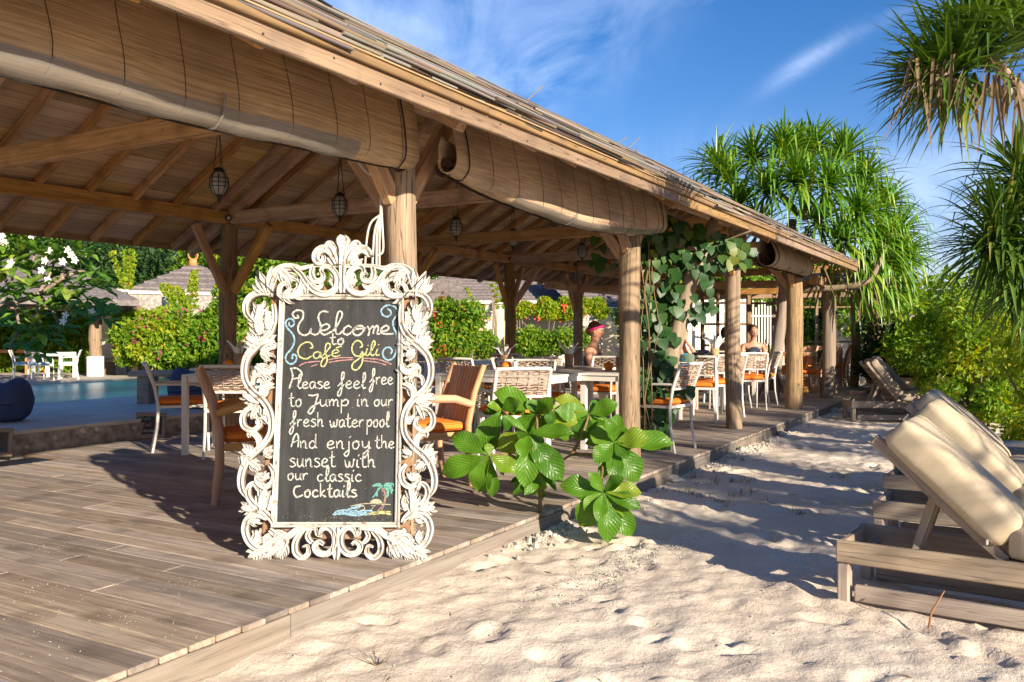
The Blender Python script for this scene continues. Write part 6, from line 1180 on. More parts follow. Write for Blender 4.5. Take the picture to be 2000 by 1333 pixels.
# ---- vine on the leaning trunk
def heart():
    pts = [(0, 0), (.14, -.10), (.34, -.16), (.5, -.06)]; P = [(.0, .0, 0)]; n = 9; out_ = []
    for i in range(n + 1):
        q = i / n; x = -.18 * math.sin(min(1, q * 2.2) * PI) * (1 if q < .45 else 0) + q ** .9; y = .50 * math.sin(PI * q ** .62) * (1 - .15 * q); out_.append((x, y))
    vs = []; 
    for x, y in out_: vs += [(x, y, .10 * abs(y) - .12 * x * x), (x, 0, -.12 * x * x), (x, -y, .10 * abs(y) - .12 * x * x)]
    fs = []
    for i in range(n): a = 3 * i; fs += [(a, a + 1, a + 4, a + 3), (a + 1, a + 2, a + 5, a + 4)]
    return vs, fs
VL = leafm('vine_leaf', (.018, .065, .014), (.040, .105, .016), (.14, .17, .02), .45, .2, .35, False, True)
hm_ = MB().add(*heart(), True).mesh('vine_leaf', VL)
D5 = 8.35; vine = tag(empty('vine_covered_tree', (0, 0, 0)), 'leaning pale trunk draped with heart leaved vine beside the weathered post', 'tree'); tb = at(1262, 872)
M['palebark'] = wood('pale_bark', (.20, .15, .10), (.38, .30, .22), 'z', .35, .85, .08, .01, bump=.8)
mk_trunk([tuple(tb), tuple(pz(1285, 780, D5)), tuple(pz(1312, 690, D5)), tuple(pz(1335, 600, D5 - .05)), tuple(pz(1352, 540, D5 - .1)), tuple(pz(1378, 470, D5 - .1)), tuple(pz(1400, 420, D5))], [.13, .10, .085, .078, .07, .06, .045], 'trunk', vine, M['palebark'], 14)
for q in ([(1345, 560), (1300, 480), (1230, 455)], [(1352, 540), (1420, 470), (1470, 450)], [(1372, 480), (1330, 430), (1290, 410)]): mk_trunk([tuple(pz(x, y, D5 - .1 * i)) for i, (x, y) in enumerate(q)], [.035, .02, .012], 'limb', vine)
zones = [(1250, 1470, 390, 515, 330, .35), (1150, 1200, 455, 520, 9, .15), (1246, 1330, 510, 640, 80, .3), (1245, 1308, 620, 870, 150, .3), (1250, 1325, 560, 800, 90, .2), (1345, 1400, 500, 620, 30, .3), (1290, 1350, 690, 800, 22, .25), (1300, 1420, 430, 540, 12, .3)]
rd = random.Random(17); cntv = 0; vrest = MB()
for x0, x1, y0, y1, n_, dd in zones:
    for k in range(n_):
        px, py = rd.uniform(x0, x1), rd.uniform(y0, y1)
        if 1310 < px < 1345 and 620 < py < 720 and rd.random() < .8: continue
        if py < 400 + (px - 1300) * .38 + 12: continue
        p = pz(px, py, D5 + .05 - rd.uniform(0, dd)); s_ = rd.uniform(.075, .12); tip = Vector((0, 0, -1)) + CR * rd.uniform(-.5, .5) - CF * rd.uniform(-.1, .5); tip.normalize(); nrm = (-CF + CR * rd.uniform(-.5, .8) + Vector((0, 0, rd.uniform(0, .9)))).normalized(); yv = nrm.cross(tip).normalized(); nv = tip.cross(yv)
        Mx = Matrix((tip * s_, yv * s_, nv * s_)).transposed().to_4x4(); Mx.translation = p; cntv += 1
        if cntv <= 290: put('leaf', hm_, vine, M=Mx)
        else: vrest.add([Mx @ Vector(v) for v in heart()[0]], heart()[1], True)
b_ = MB()
tag(vrest.build('more_leaves', VL, vine), kind='stuff')
for k in range(5):
    px = rd.uniform(1250, 1300); b_.tube([pz(px + rd.uniform(-12, 12), y, D5 - .2 - rd.uniform(0, .15)) for y in range(430, 870, 70)], .0045, 5)
b_.build('vine_stem', M['stem'], vine)
# ---- the broad leaved shrub at the deck edge
def obovate(k=0):
    n = 12; vs = []; fs = []
    for i in range(n + 1):
        q = i / n; w = .5 * (math.sin(PI * min(1, q ** 1.55)) ** .8) * (1 if q < .99 else .2) + .012; x = q; z = -.22 * q * q + .03 * math.sin(q * 9 + k); wv = .02 * math.sin(q * 17 + k * 2)
        for j, f in enumerate((-1, -.55, 0, .55, 1)): vs.append((x, f * w, z + .13 * abs(f) * w * 1.6 + (wv if abs(f) == 1 else 0)))
    for i in range(n):
        for j in range(4): a = 5 * i + j; fs.append((a, a + 1, a + 6, a + 5))
    return vs, fs
SL_ = leafm('broad_leaf', (.032, .115, .007), (.10, .24, .014), (.20, .27, .02), .36, .34, .4, True, True); om = [MB().add(*obovate(k), True).mesh('broad_leaf', SL_) for k in range(3)]
shrub = tag(empty('broad_leaved_shrub', (0, 0, 0)), 'low shrub with big glossy leaves growing at the deck edge right of the chalkboard', 'shrub'); DS = 5.35
Z6 = lambda x, y: (860 + x / 3.809, 720 + y / 3.809)
R_ = {1: (365, 650, 5.1), 2: (650, 490, 5.25), 3: (715, 330, 5.45), 4: (460, 310, 5.4), 5: (1290, 555, 5.35), 6: (1210, 925, 5.05), 7: (1105, 345, 5.55), 8: (850, 310, 5.4), 9: (730, 770, 5.35)}
lv = [(1, 100, 490, 150), (1, 5, 770, 150), (1, 265, 920, 165), (1, 550, 745, 135), (1, 400, 965, 90), (1, 360, 560, 70), (2, 430, 592, 150), (2, 600, 480, 90), (2, 640, 852, 165), (2, 950, 450, 120), (2, 900, 810, 175), (2, 770, 610, 110), (2, 500, 350, 60), (2, 610, 620, 120), (2, 820, 720, 150),
      (3, 430, 150, 170), (3, 590, 480, 150), (3, 810, 250, 110), (3, 1010, 370, 175), (3, 980, 500, 150), (3, 660, 240, 90), (4, 295, 570, 165), (4, 375, 265, 80), (4, 520, 460, 95), (4, 560, 250, 110), (8, 800, 405, 80), (8, 1000, 330, 130), (8, 760, 260, 60),
      (5, 1165, 665, 130), (5, 1530, 500, 150), (5, 1715, 520, 150), (5, 1480, 820, 185), (5, 1200, 800, 90), (5, 1130, 460, 150), (5, 1320, 345, 100), (5, 1260, 390, 90), (5, 1390, 650, 100), (5, 1300, 800, 120), (5, 1430, 560, 110),
      (6, 1003, 920, 125), (6, 1482, 895, 125), (6, 1275, 1275, 170), (6, 1440, 1240, 150), (6, 915, 850, 150), (6, 1040, 1160, 175), (6, 1130, 790, 90), (6, 1330, 810, 100), (6, 1435, 1090, 120), (6, 1080, 1040, 110), (6, 1180, 1100, 100), (6, 1480, 1010, 110),
      (7, 880, 205, 130), (7, 1290, 260, 120), (7, 1170, 235, 70), (7, 1240, 520, 130), (7, 1040, 510, 160), (7, 1230, 330, 80), (7, 960, 300, 110), (9, 550, 905, 90), (9, 655, 915, 85), (9, 790, 890, 80), (9, 860, 880, 50), (9, 700, 930, 60)]
rd = random.Random(31)
for i, (ri, tx, ty, w_) in enumerate(lv):
    bx, by, dp = R_[ri]; b0_ = pz(*Z6(bx, by), dp); outp = rd.uniform(-.05, .16); t0 = pz(*Z6(tx, ty), dp - outp); ax = t0 - b0_; ln = ax.length; ax.normalize(); vw = (-b0_ + Vector((0, 0, ZC))).normalized(); nr = vw * .8 + Vector((0, 0, rd.uniform(.1, .7))) + SUN * rd.uniform(0, .5) + CR * rd.uniform(-.3, .3); yv = nr.cross(ax).normalized(); nv = ax.cross(yv)
    ww = w_ / 3.809 / FOC * dp * 1.12; Mx = Matrix((ax * ln * 1.04, yv * ww, nv * ln)).transposed().to_4x4(); Mx.translation = b0_; put('leaf', om[i % 3], shrub, M=Mx)
for i in range(46):                                        # the leaves further in, shaded by the ones in front
    ri = rd.choice(list(R_)); bx, by, dp = R_[ri]; b0_ = pz(*Z6(bx + rd.uniform(-40, 40), by + rd.uniform(-20, 60)), dp + rd.uniform(.05, .25)); a = rd.uniform(0, 2 * PI); ax = (CR * math.cos(a) + Vector((0, 0, math.sin(a) * .8 - .15)) + CF * rd.uniform(-.4, .6)).normalized(); ln = rd.uniform(.09, .19)
    nr = (Vector((0, 0, 1)) * rd.uniform(.2, 1) - CF * rd.uniform(.1, 1) + CR * rd.uniform(-.5, .5)); yv = nr.cross(ax).normalized(); nv = ax.cross(yv); ww = ln * rd.uniform(.5, .62); Mx = Matrix((ax * ln, yv * ww, nv * ln)).transposed().to_4x4(); Mx.translation = b0_; put('leaf', om[i % 3], shrub, M=Mx)
pr = pz(775 / 3.809 + 860, 720 + 1000 / 3.809, 5.35); root_ = at(1105, 1012, .0) + Vector((0, .2, .05))
def zz(x, y, d): return tuple(pz(*Z6(x, y), d))
for q in ([zz(740, 860, 5.4), zz(740, 720, 5.4), zz(710, 600, 5.35), zz(650, 490, 5.25)], [zz(710, 600, 5.35), zz(720, 450, 5.4), zz(715, 330, 5.45)], [zz(730, 760, 5.4), zz(500, 640, 5.2), zz(365, 650, 5.1)], [zz(650, 500, 5.25), zz(530, 380, 5.3), zz(460, 310, 5.4)], [zz(980, 640, 5.5), zz(1130, 645, 5.4), zz(1200, 715, 5.3), zz(1200, 830, 5.1), zz(1210, 925, 5.05)], [zz(1200, 715, 5.3), zz(1260, 640, 5.3), zz(1290, 555, 5.35)], [zz(980, 640, 5.5), zz(1060, 480, 5.5), zz(1105, 345, 5.55)], [zz(715, 330, 5.45), zz(790, 320, 5.4), zz(850, 310, 5.4)], [zz(1390, 1010, 5.25), zz(1400, 960, 5.2), zz(1300, 930, 5.1), zz(1210, 925, 5.05)], [zz(740, 860, 5.4), zz(860, 720, 5.5), zz(980, 640, 5.5)]):
    mk_trunk(q, [.011, .010, .008, .007], 'branch', shrub, M['stem'], 7)
mk_trunk([tuple(Vector(zz(740, 860, 5.4))), tuple(Vector(zz(745, 860, 5.4)) - Vector((0, 0, .2))), tuple(Vector(zz(760, 860, 5.4)) - Vector((0, 0, .42)))], [.011, .014, .016], 'branch', shrub, M['stem'], 7)
# ---- bushes on the right
def P3(px, py, d): v = pz(px, py, d); return v
bd = [(1770, 690, 17, .9, 40, LD), (1840, 660, 16.5, 1.0, 50, LG), (1900, 640, 14, .95, 50, LG), (1960, 660, 12, .9, 50, LY), (1800, 600, 20, 1.3, 50, LG)]
labs = ['dark dense bush beside the far end of the deck', 'bright green bush behind the black tray', 'sunlit bush above the far loungers', 'yellow green bush at the right border behind the near loungers', 'tall bush behind the far end roof corner']
for i, (px, py, d, r_, n_, mt) in enumerate(bd):
    c = P3(px, py, d); bush('bush', blobs((c.x, c.y, max(.75, c.z * .75)), r_ * 1.0, r_ * 1.0, max(.7, c.z * .62), 26, 50 + i, .34), 9000, .085, mt, 60 + i, labs[i], 'bush', 'bushes on the seaward side')
c = P3(1965, 770, 9.2); bush('bush', blobs((c.x + .25, c.y, .75), .55, .5, .75, 22, 80, .22), 4200, .07, LY, 81, 'loose young bush with yellowing leaves right behind the loungers', 'bush', 'bushes on the seaward side')
c = P3(1900, 690, 11.5); bush('bush', blobs((c.x, c.y + .3, .85), .7, .6, .9, 22, 83, .25), 5200, .085, LG, 84, 'leafy bush beside the foot of the far taupe lounger', 'bush', 'bushes on the seaward side')
for i in range(8):
    c = cw(8.5 + i * 2.2, 16 + i * 3.4, 0); bush('bush', blobs((c.x, c.y, 1.1), 1.8, 1.6, 1.4, 20, 90 + i, .6), 4200, .17, (LG, LM)[i % 2], 95 + i, ['first', 'second', 'third', 'fourth', 'fifth', 'sixth', 'seventh', 'eighth'][i] + ' bush of the hedge running away from the beach bushes', 'bush', 'far beach hedge')
# ---- frangipani by the pool on the left
frp = at(-60, 800, TZ); DF = 13.0; fr_t = tag(empty('frangipani_tree', (0, 0, 0)), 'frangipani tree with white flowers spreading over the pool from the left border', 'tree')
mk_trunk([tuple(cw((-140 - 1000) / FOC * DF, DF, TZ)), tuple(pz(-110, 680, DF)), tuple(pz(-40, 610, DF)), tuple(pz(30, 590, DF)), tuple(pz(75, 575, DF)), tuple(pz(120, 545, DF))], [.10, .08, .06, .04, .035, .025], 'trunk', fr_t)
tips = []
for q in ([(-40, 610), (20, 560), (20, 500)], [(30, 590), (60, 530), (70, 470)], [(75, 575), (100, 530), (110, 490)], [(120, 545), (160, 530), (190, 545)], [(30, 590), (40, 640), (70, 650)], [(75, 575), (100, 600), (130, 590)], [(20, 560), (-20, 500), (-10, 470)], [(120, 545), (130, 500), (150, 500)], [(40, 640), (20, 680), (50, 675)], [(100, 600), (120, 650), (100, 640)], [(60, 530), (30, 480), (40, 450)], [(75, 590), (75, 640), (95, 665)]):
    mk_trunk([tuple(pz(x, y, DF + .15 * j)) for j, (x, y) in enumerate(q)], [.028, .02, .014], 'limb', fr_t); tips.append(q[-1]); tips.append(((q[1][0] + q[2][0]) / 2 + 10, (q[1][1] + q[2][1]) / 2 - 6))
tips += [(0, 520), (60, 620), (100, 560), (140, 610), (20, 640), (70, 690), (30, 570), (120, 470), (10, 600)]
FLf = leafm('frangipani_leaf', (.06, .16, .02), (.17, .30, .04), (.34, .42, .07), .28, .3, .5, False, True)
ol = [MB().add([(x, y * .62, z) for x, y, z in obovate(k)[0]], obovate(k)[1], True).mesh('frangipani_leaf', FLf) for k in range(2)]; rd = random.Random(41); nl = 0
M['petal'] = plain('white_petals', (.85, .82, .72), .6)
for j, (px, py) in enumerate(tips):
    c = pz(px, py, DF + rd.uniform(-.4, .4)); a0 = rd.uniform(0, 6)
    for k in range(9):
        if nl >= 296: break
        a = a0 + k * 2.4; el = rd.uniform(-.35, .75); dv = Vector((math.cos(a) * math.cos(el), math.sin(a) * math.cos(el), math.sin(el))); s_ = rd.uniform(.24, .38); yv = Vector((0, 0, 1)).cross(dv).normalized(); nv = dv.cross(yv)
        Mx = Matrix((dv * s_, yv * s_ * .55, nv * s_)).transposed().to_4x4(); Mx.translation = c; put('leaf', ol[k % 2], fr_t, M=Mx); nl += 1
frest = MB(); n0 = 0
for j in range(24):
    px, py = rd.uniform(-20, 205), rd.uniform(455, 600) + (rd.random() < .5) * rd.uniform(0, 80)
    if py < 455 + max(0, px - 120) * .9 or (px > 140 and py > 640): continue
    c = pz(px, py, DF + rd.uniform(-.6, .5)); a0 = rd.uniform(0, 6)
    for k in range(9):
        a = a0 + k * 2.4; el = rd.uniform(-.45, .8); dv = Vector((math.cos(a) * math.cos(el), math.sin(a) * math.cos(el), math.sin(el))); s_ = rd.uniform(.24, .38); yv = Vector((0, 0, 1)).cross(dv).normalized(); nv = dv.cross(yv)
        Mx = Matrix((dv * s_, yv * s_ * .34, nv * s_)).transposed().to_4x4(); Mx.translation = c; frest.add([Mx @ Vector(v) for v in obovate(k % 2)[0]], obovate(k % 2)[1], True)
tag(frest.build('more_leaves', leafm('frangipani_more', (.05, .14, .02), (.16, .29, .04), (.32, .40, .07), .28, .3, .5), fr_t), kind='stuff')
for px, py in ((3, 462), (8, 475), (62, 462), (98, 492), (90, 508), (132, 488), (140, 500), (146, 508), (80, 530), (125, 512), (95, 545), (20, 513), (128, 618), (125, 628), (14, 525), (182, 612)):
    for k in range(2):
        c = pz(px + rd.uniform(-3, 3), py + rd.uniform(-3, 3), DF - .45); b_ = MB()
        for a in np.linspace(0, 2 * PI, 6)[:-1]: u = CR * math.cos(a) + Vector((0, 0, 1)) * math.sin(a); v = CR * -math.sin(a) + Vector((0, 0, 1)) * math.cos(a); b_.add([(0, 0, 0), u * .035 + v * .018 - CF * .012, u * .06 - CF * .02, u * .04 - v * .014 - CF * .005], [(0, 1, 2, 3)], True)
        b_.build('flower', M['petal'], fr_t, c)
# ---- flowering wall, gazebo, huts and trees across the pool
def wallseg(pxa, pya, pxb, pyb, h, label, th=.35, mat=None, cat='wall'):
    a, b = at(pxa, pya, TZ), at(pxb, pyb, TZ); d = (b - a); L0 = d.length; r = empty('garden_wall', (a + b) / 2, math.atan2(d.y, d.x)); MB().box((0, 0, h / 2), (L0, th, h)).build('wall_body', mat or M['plaster'], r); put('coping', rbox((L0 + .04, th + .1, .09), .015, M['plaster'], 2), r, (0, 0, h + .046)); return tag(r, label, cat)
wallseg(-120, 727, 560, 716, 1.9, 'pale garden wall under flowering creeper beyond the pool', .4, M['rough_concrete'])
for i, (px, lb) in enumerate(((222, 'pale wall pier right of the gazebo column'), (340, 'pale wall pier in the middle of the flowering wall'), (472, 'pale wall pier left of the carved frame'))):
    a = at(px, 730, TZ); r = empty('wall_pier', (a.x, a.y, TZ), YAW * .4); MB().box((0, 0, .92), (.34, .4, 1.84)).build('shaft', M['plaster'], r); MB().box((0, 0, 1.87), (.42, .48, .06)).build('cap', M['plaster'], r); tag(r, lb, 'pier', 'piers of the flowering wall')
def wallgrow(pxs, d, y0, y1, n, seed, label, mats, fl, size=.10, r0=.42, dpt=.5):
    rq = random.Random(seed); cs = []
    for i in range(n): p = pz(rq.uniform(*pxs), rq.uniform(y0, y1), d - rq.uniform(0, dpt)); cs.append((p.x, p.y, p.z, r0 * rq.uniform(.6, 1.2)))
    return bush('bougainvillea', cs, int(n * 330), size, mats, seed, label, 'bush', None, fl, z0=TZ)
wallgrow((245, 440), 19.2, 622, 705, 95, 201, 'bougainvillea with magenta flowers covering the wall left of the dark inner post', LG, (FL, 130, .06), .13, .33, 1.0)
wallgrow((240, 330), 18.9, 610, 690, 26, 204, 'paler bougainvillea tangle right of the gazebo column', LY, (FL, 50, .06), .12, .28, .8)
wallgrow((420, 560), 19.2, 570, 705, 50, 202, 'bougainvillea with coral flowers behind the carved frame', LG, (FR, 70, .06), .13, .33, .9)
wallgrow((-60, 200), 20.6, 600, 712, 60, 203, 'creeper on the wall behind the gazebo at the left border', LG, (FL, 22, .05), .12)
rd = random.Random(77)
def sprays(px0, px1, d, ys, n, seed, label):
    rq = random.Random(seed); cs = []
    for i in range(n):
        x, y = rq.uniform(px0, px1), ys; dx = rq.uniform(-30, 30); ln = rq.uniform(35, 75)
        for k in range(7): p = pz(x + dx * k / 6, y - ln * k / 6, d); cs.append((p.x, p.y, p.z, .075))
    return bush('creeper_shoots', cs, n * 7 * 30, .10, LY, seed, label, 'bush', None, None, z0=TZ)
sprays(330, 425, 19.0, 600, 5, 210, 'pale green shoots standing up from the flowering wall before the pointed hut roof'); sprays(205, 260, 20.0, 560, 5, 211, 'pale green shoots arching above the gazebo roof corner')
# gazebo
gz = tag(empty('gazebo', (0, 0, 0)), 'open gazebo with log frame and shingle roof across the pool', 'gazebo'); gp = at(186, 735, TZ)
MB().lathe([(.17, 0), (.17, .42), (0, .42)], n=20).build('column_base', M['white2'], gz, gp); log_mesh(.98, .12, 33).build('column', M['log'], gz, (gp.x, gp.y, TZ + .41)); gl = gp + CR * -2.9 - CF * .8; 
MB().lathe([(.17, 0), (.17, .42), (0, .42)], n=20).build('column_base', M['white2'], gz, gl); log_mesh(.98, .12, 34).build('column', M['log'], gz, (gl.x, gl.y, TZ + .41))
zt_ = TZ + 1.5; beam('log_beam', gp + CR * .15 + Vector((0, 0, 1.5)), gl - CR * .4 + Vector((0, 0, 1.5)), .2, .24, M['fascia'], gz, bev=.07); beam('log_beam', gp + CR * .35 - CF * .5 + Vector((0, 0, 1.64)), gp - CR * .6 + CF * 3 + Vector((0, 0, 1.68)), .16, .16, M['fascia'], gz, bev=.06)
e0 = pz(272, 597, 17.9); pk = pz(70, 505, 19.5)
MB().add([e0, pk, pz(-160, 600, 17.), pz(-300, 640, 15.5)], []).v
def roofpoly(vs, name, mat, par, th=.12):
    n_ = len(vs); v2 = [tuple(v) for v in vs] + [(v[0], v[1], v[2] + th) for v in vs]; fs = [tuple(range(n_))[::-1], tuple(range(n_, 2 * n_))] + [(i, (i + 1) % n_, (i + 1) % n_ + n_, i + n_) for i in range(n_)]; return MB().add(v2, fs).build(name, mat, par)
eA = pz(272, 598, 17.9); apex = pz(62, 500, 19.8); eB = pz(-190, 590, 15.5); eC = eA + CF * 4.2 - CR * 1.9; eD = pz(-260, 600, 20)
roofpoly([eA, apex, eB], 'roof', M['shingle'], gz); roofpoly([eC, apex, eA], 'roof', M['shingle'], gz, .13); roofpoly([eB, apex, eD], 'roof', M['shingle'], gz, .11)
for k in range(7): q = k / 7; beam('rafter', tuple(eA.lerp(eB, q) - Vector((0, 0, .05))), tuple(apex - Vector((0, 0, .08))), .07, .1, M['fascia'], gz)
# hut with pointed roof
def hut(px, d, half, ez, az, label, finial=True, wz=None):
    c = cw((px - 1000) / FOC * d, d, 0); r = empty('hut', (c.x, c.y, 0), YAW + .5); E_ = [(half, half * .9, ez), (-half, half * .9, ez), (-half, -half * .9, ez), (half, -half * .9, ez)]
    for i in range(4):
        for k in range(9):                                   # courses of shingle, each stepped over the one below
            a, b = Vector(E_[i]), Vector(E_[(i + 1) % 4]); T_ = Vector((0, 0, az)); q0, q1 = k / 9, (k + 1) / 9 + .01; l0, l1 = a.lerp(T_, q0), b.lerp(T_, q0); u0, u1 = a.lerp(T_, q1), b.lerp(T_, q1); up_ = Vector((0, 0, .05))
            MB().add([l0 + up_, l1 + up_, u1, u0, l0, l1], [(0, 1, 2, 3), (4, 5, 1, 0)]).build('shingle_course', M['shingle'], r)
    MB().box((0, 0, ez / 2), (half * 1.5, half * 1.4, ez)).build('wall', M['plaster'], r)
    if finial:
        TR = plain('terracotta', (.62, .22, .08), .7); MB().lathe([(.11, 0), (.15, .02), (.12, .22), (.06, .24), (0, .24)], n=14).build('finial_pot', TR, r, (0, 0, az - .06))
        for s in (-1, 1): MB().tube([(s * .02, 0, .2), (s * .13, 0, .27), (s * .15, 0, .38), (s * .05, 0, .43), (s * .06, 0, .34)], [.028, .028, .025, .02, .012], 7).build('finial_scroll', TR, r, (0, 0, az - .06))
    return tag(r, label, 'hut')
hut(377, 29, 3.7, ZC + .62, ZC + 2.3, 'round peaked shingle hut with terracotta finial behind the flowering wall')
# long roofed building, gate pier, bamboo fence behind the centre tables
def longroof(pxa, pxb, da, db, ye, yr, label, wallm):
    r = empty('long_building', (0, 0, 0)); a, b = pz(pxa, ye, da), pz(pxb, ye, db); dn = (b - a); dn.z = 0; bk = Vector((-dn.y, dn.x, 0)).normalized(); bk = bk if bk.dot(CF) > 0 else -bk; hr = (ye - yr) / FOC * (da + db) / 2 + .6; ra, rb = a + bk * 3 + Vector((0, 0, hr)), b + bk * 3 + Vector((0, 0, hr)) - dn.normalized() * 1.2
    for k in range(11):
        q0, q1 = k / 11, (k + 1) / 11 + .01; p = [a.lerp(ra, q0), b.lerp(rb, q0), b.lerp(rb, q1), a.lerp(ra, q1)]; MB().add([p[0] + Vector((0, 0, .05)), p[1] + Vector((0, 0, .05)), p[2], p[3], p[0], p[1]], [(0, 1, 2, 3), (4, 5, 1, 0)]).build('shingle_course', M['shingle'], r)
    e2 = b + bk * 5.4; MB().add([b, e2 - Vector((0, 0, .0)), rb], [(0, 1, 2)]).build('hip', M['shingle'], r)
    beam('fascia', tuple(a - Vector((0, 0, .06))), tuple(b - Vector((0, 0, .06))), .05, .12, M['white2'], r); z0 = TZ - .3; w0, w1 = a + bk * .7, b + bk * .7 - dn.normalized() * .4
    MB().add([(w0.x, w0.y, z0), (w1.x, w1.y, z0), (w1.x, w1.y, b.z), (w0.x, w0.y, a.z)], [(0, 1, 2, 3)]).build('wall', wallm, r); return tag(r, label, 'building')
longroof(870, 1175, 37, 38.5, 588, 545, 'long low building with grey shingle roof behind the bamboo fence', plain('ochre_wall', (.62, .42, .22), .9)); longroof(1120, 1262, 35.5, 37, 600, 560, 'small cream outbuilding with shingle roof behind the seated woman', M['plaster'])
tag(put('cream_door', rbox((1.4, .06, 2.2), .01, plain('cream_door_paint', (.78, .66, .46), .7), 1), None, pz(1190, 655, 35.2)), 'cream door panel of the outbuilding left of the weathered post', 'door'); 
def fence(pxa, pxb, da, db, h, n, label, mat, gap=.012, rails=True, zb=TZ, top_j=.03, name='bamboo_fence'):
    a, b = cw((pxa - 1000) / FOC * da, da, zb), cw((pxb - 1000) / FOC * db, db, zb); d = b - a; L0 = d.length; r = empty(name, tuple(a), math.atan2(d.y, d.x)); w = L0 / n; rq = random.Random(n)
    for i in range(n):
        hh = h + rq.uniform(-top_j, top_j); put('slat', rbox((round(w - gap, 3), .02, round(hh, 2)), .004, mat, 1), r, ((i + .5) * w, rq.uniform(-.006, .006), hh / 2))
    if rails:
        for z in (h * .22, h * .78): MB().box((L0 / 2, -.03, z), (L0, .03, .05)).build('rail', mat, r)
    for x in (0, L0): MB().box((x, .05, h / 2), (.1, .07, h + .1)).build('post', mat, r)
    return tag(r, label, 'fence')
M['fencewood'] = wood('pale_fence_wood', (.50, .43, .36), (.70, .64, .56), 'z', .6, .8, .12, .01, bump=.3); M['bamb'] = wood('grey_bamboo', (.34, .27, .2), (.56, .47, .37), 'z', .6, .7, .18, .01)
fence(1005, 1175, 34.0, 34.6, 1.85, 34, 'pale vertical board fence behind the centre tables', M['fencewood']); fence(903, 952, 32, 32, 1.9, 16, 'bamboo gate left of the pale pier', M['bamb'], .03)
a = cw((966 - 1000) / FOC * 32, 32, TZ); r = empty('gate_pier', tuple(a), YAW * .6); MB().box((0, 0, .98), (.62, .45, 1.9)).build('shaft', M['plaster'], r); MB().box((0, 0, 2.0), (.62, .52, .07)).build('cap', M['plaster'], r); tag(r, 'pale gate pier left of the first inner post right of the carved frame', 'pier')
r = empty('dark_shed', tuple(cw((862 - 1000) / FOC * 32, 32, TZ)), YAW); [put('board', rbox((1.5, .04, .46), .006, M['shingle'], 1), r, (0, 0, .25 + .48 * k)) for k in range(6)]; tag(r, 'grey boarded shed wall right of the carved frame', 'shed')
wallgrow((850, 925), 29, 600, 700, 34, 220, 'bougainvillea with coral flowers right of the carved frame', LG, (FR, 60, .09), .16, .5); wallgrow((1010, 1140), 31.5, 655, 690, 34, 221, 'green shrubs under the pale board fence behind the centre tables', LG, None, .13, .45); wallgrow((975, 1200), 33.3, 590, 618, 44, 222, 'creeper with coral flowers along the top of the board fence', LY, (FR, 40, .08), .14, .32, .3)
wallgrow((1225, 1260), 22, 575, 700, 16, 223, 'leafy shrub right behind the weathered post', LG, None, .11, .4); wallgrow((905, 960), 30.5, 650, 690, 12, 224, 'small shrub at the foot of the pale gate pier', LG, None, .13, .4)
sprays(930, 990, 31, 600, 5, 225, 'pale shoots in front of the long shingle roof')
fence(1320, 1455, 24, 25, 1.95, 26, 'white plank fence seen behind the eating man', plain('white_planks', (.72, .70, .66), .8, 0, .3, .1, 6, rnd=.08), .02, True, TZ, .12, 'plank_fence'); fence(1462, 1530, 25, 25.5, 1.8, 12, 'white plank fence behind the woman in the dark top', M['fencewood'], .05, True, TZ, .15, 'plank_fence')
# timber window frames at the pavilion end
def trellis(pxa, pxb, d, z1, nv, rows, label):
    a, b = cw((pxa - 1000) / FOC * d, d, DZ), cw((pxb - 1000) / FOC * d, d, DZ); dv = b - a; L0 = dv.length; r = empty('timber_frame', tuple(a), math.atan2(dv.y, dv.x))
    for i in range(nv + 1): beam('upright', (L0 * i / nv, 0, 0), (L0 * i / nv, 0, z1), .09 if i in (0, nv) else .05, .07, M['fascia'], r, up=(1, 0, 0))
    for z in rows: beam('crossbar', (0, .0, z), (L0, .0, z), .04, .045, M['fascia'], r)
    return tag(r, label, 'frame', 'timber frames at the far end of the pavilion')
trellis(1372, 1462, 18.6, 2.25, 3, (.85, 1.3, 1.75, 2.1), 'open timber frame right of the leaning trunk'); trellis(1464, 1560, 18.8, 2.25, 2, (1.75, 2.1), 'open timber frame behind the rooted trunk'); trellis(1560, 1700, 21.5, 2.3, 4, (.9, 1.75, 2.15), 'open timber frame behind the thick posts')
# second, lower pavilion beyond
p2 = tag(empty('far_pavilion', (0, 0, 0)), 'low far pavilion on log posts behind the screw pine branch', 'pavilion')
for px, by, r_, dark in ((1617, 778, .105, 1), (1668, 757, .09, 0)):
    q = at(px, by); log_mesh(2.1, r_, px).build('post', M['log'] if not dark else M['bark'], p2, q)
for px, d, r_ in ((1712, 19.2, .20), (1742, 20.0, .09)): log_mesh(2.1, r_, px).build('post', M['log'], p2, cw((px - 1000) / FOC * d, d, DZ))
ya = y_at(1560, XO); beam('plate_beam', (XO, 14.6, 2.1), (XO, 22, 2.1), .12, .14, M['timber'], p2); beam('plate_beam', (XI, 14.6, 2.15), (XI, 22, 2.15), .12, .14, M['timber'], p2)
for y in (15.9, 18.6, 21.): beam('tie_beam', (XO - .07, y, 2.12), (XI + .07, y, 2.12), .1, .12, M['timber'], p2)
a = cw((1728 - 1000) / FOC * 19.5, 19.5, DZ); r = empty('bamboo_screen', tuple(a), YAW + .2); [MB().tube([(-.2 + k * .045, 0, 0.4), (-.2 + k * .045, 0, 2.0)], .018, 6).build('cane', M['bamb'], r) for k in range(9)]; [MB().box((0, -.02, z), (.42, .01, .03)).build('batten', M['bamb'], r) for z in (.5, 1.2, 1.9)]; tag(r, 'bamboo cane screen beside the thick pale post at the far end', 'screen')
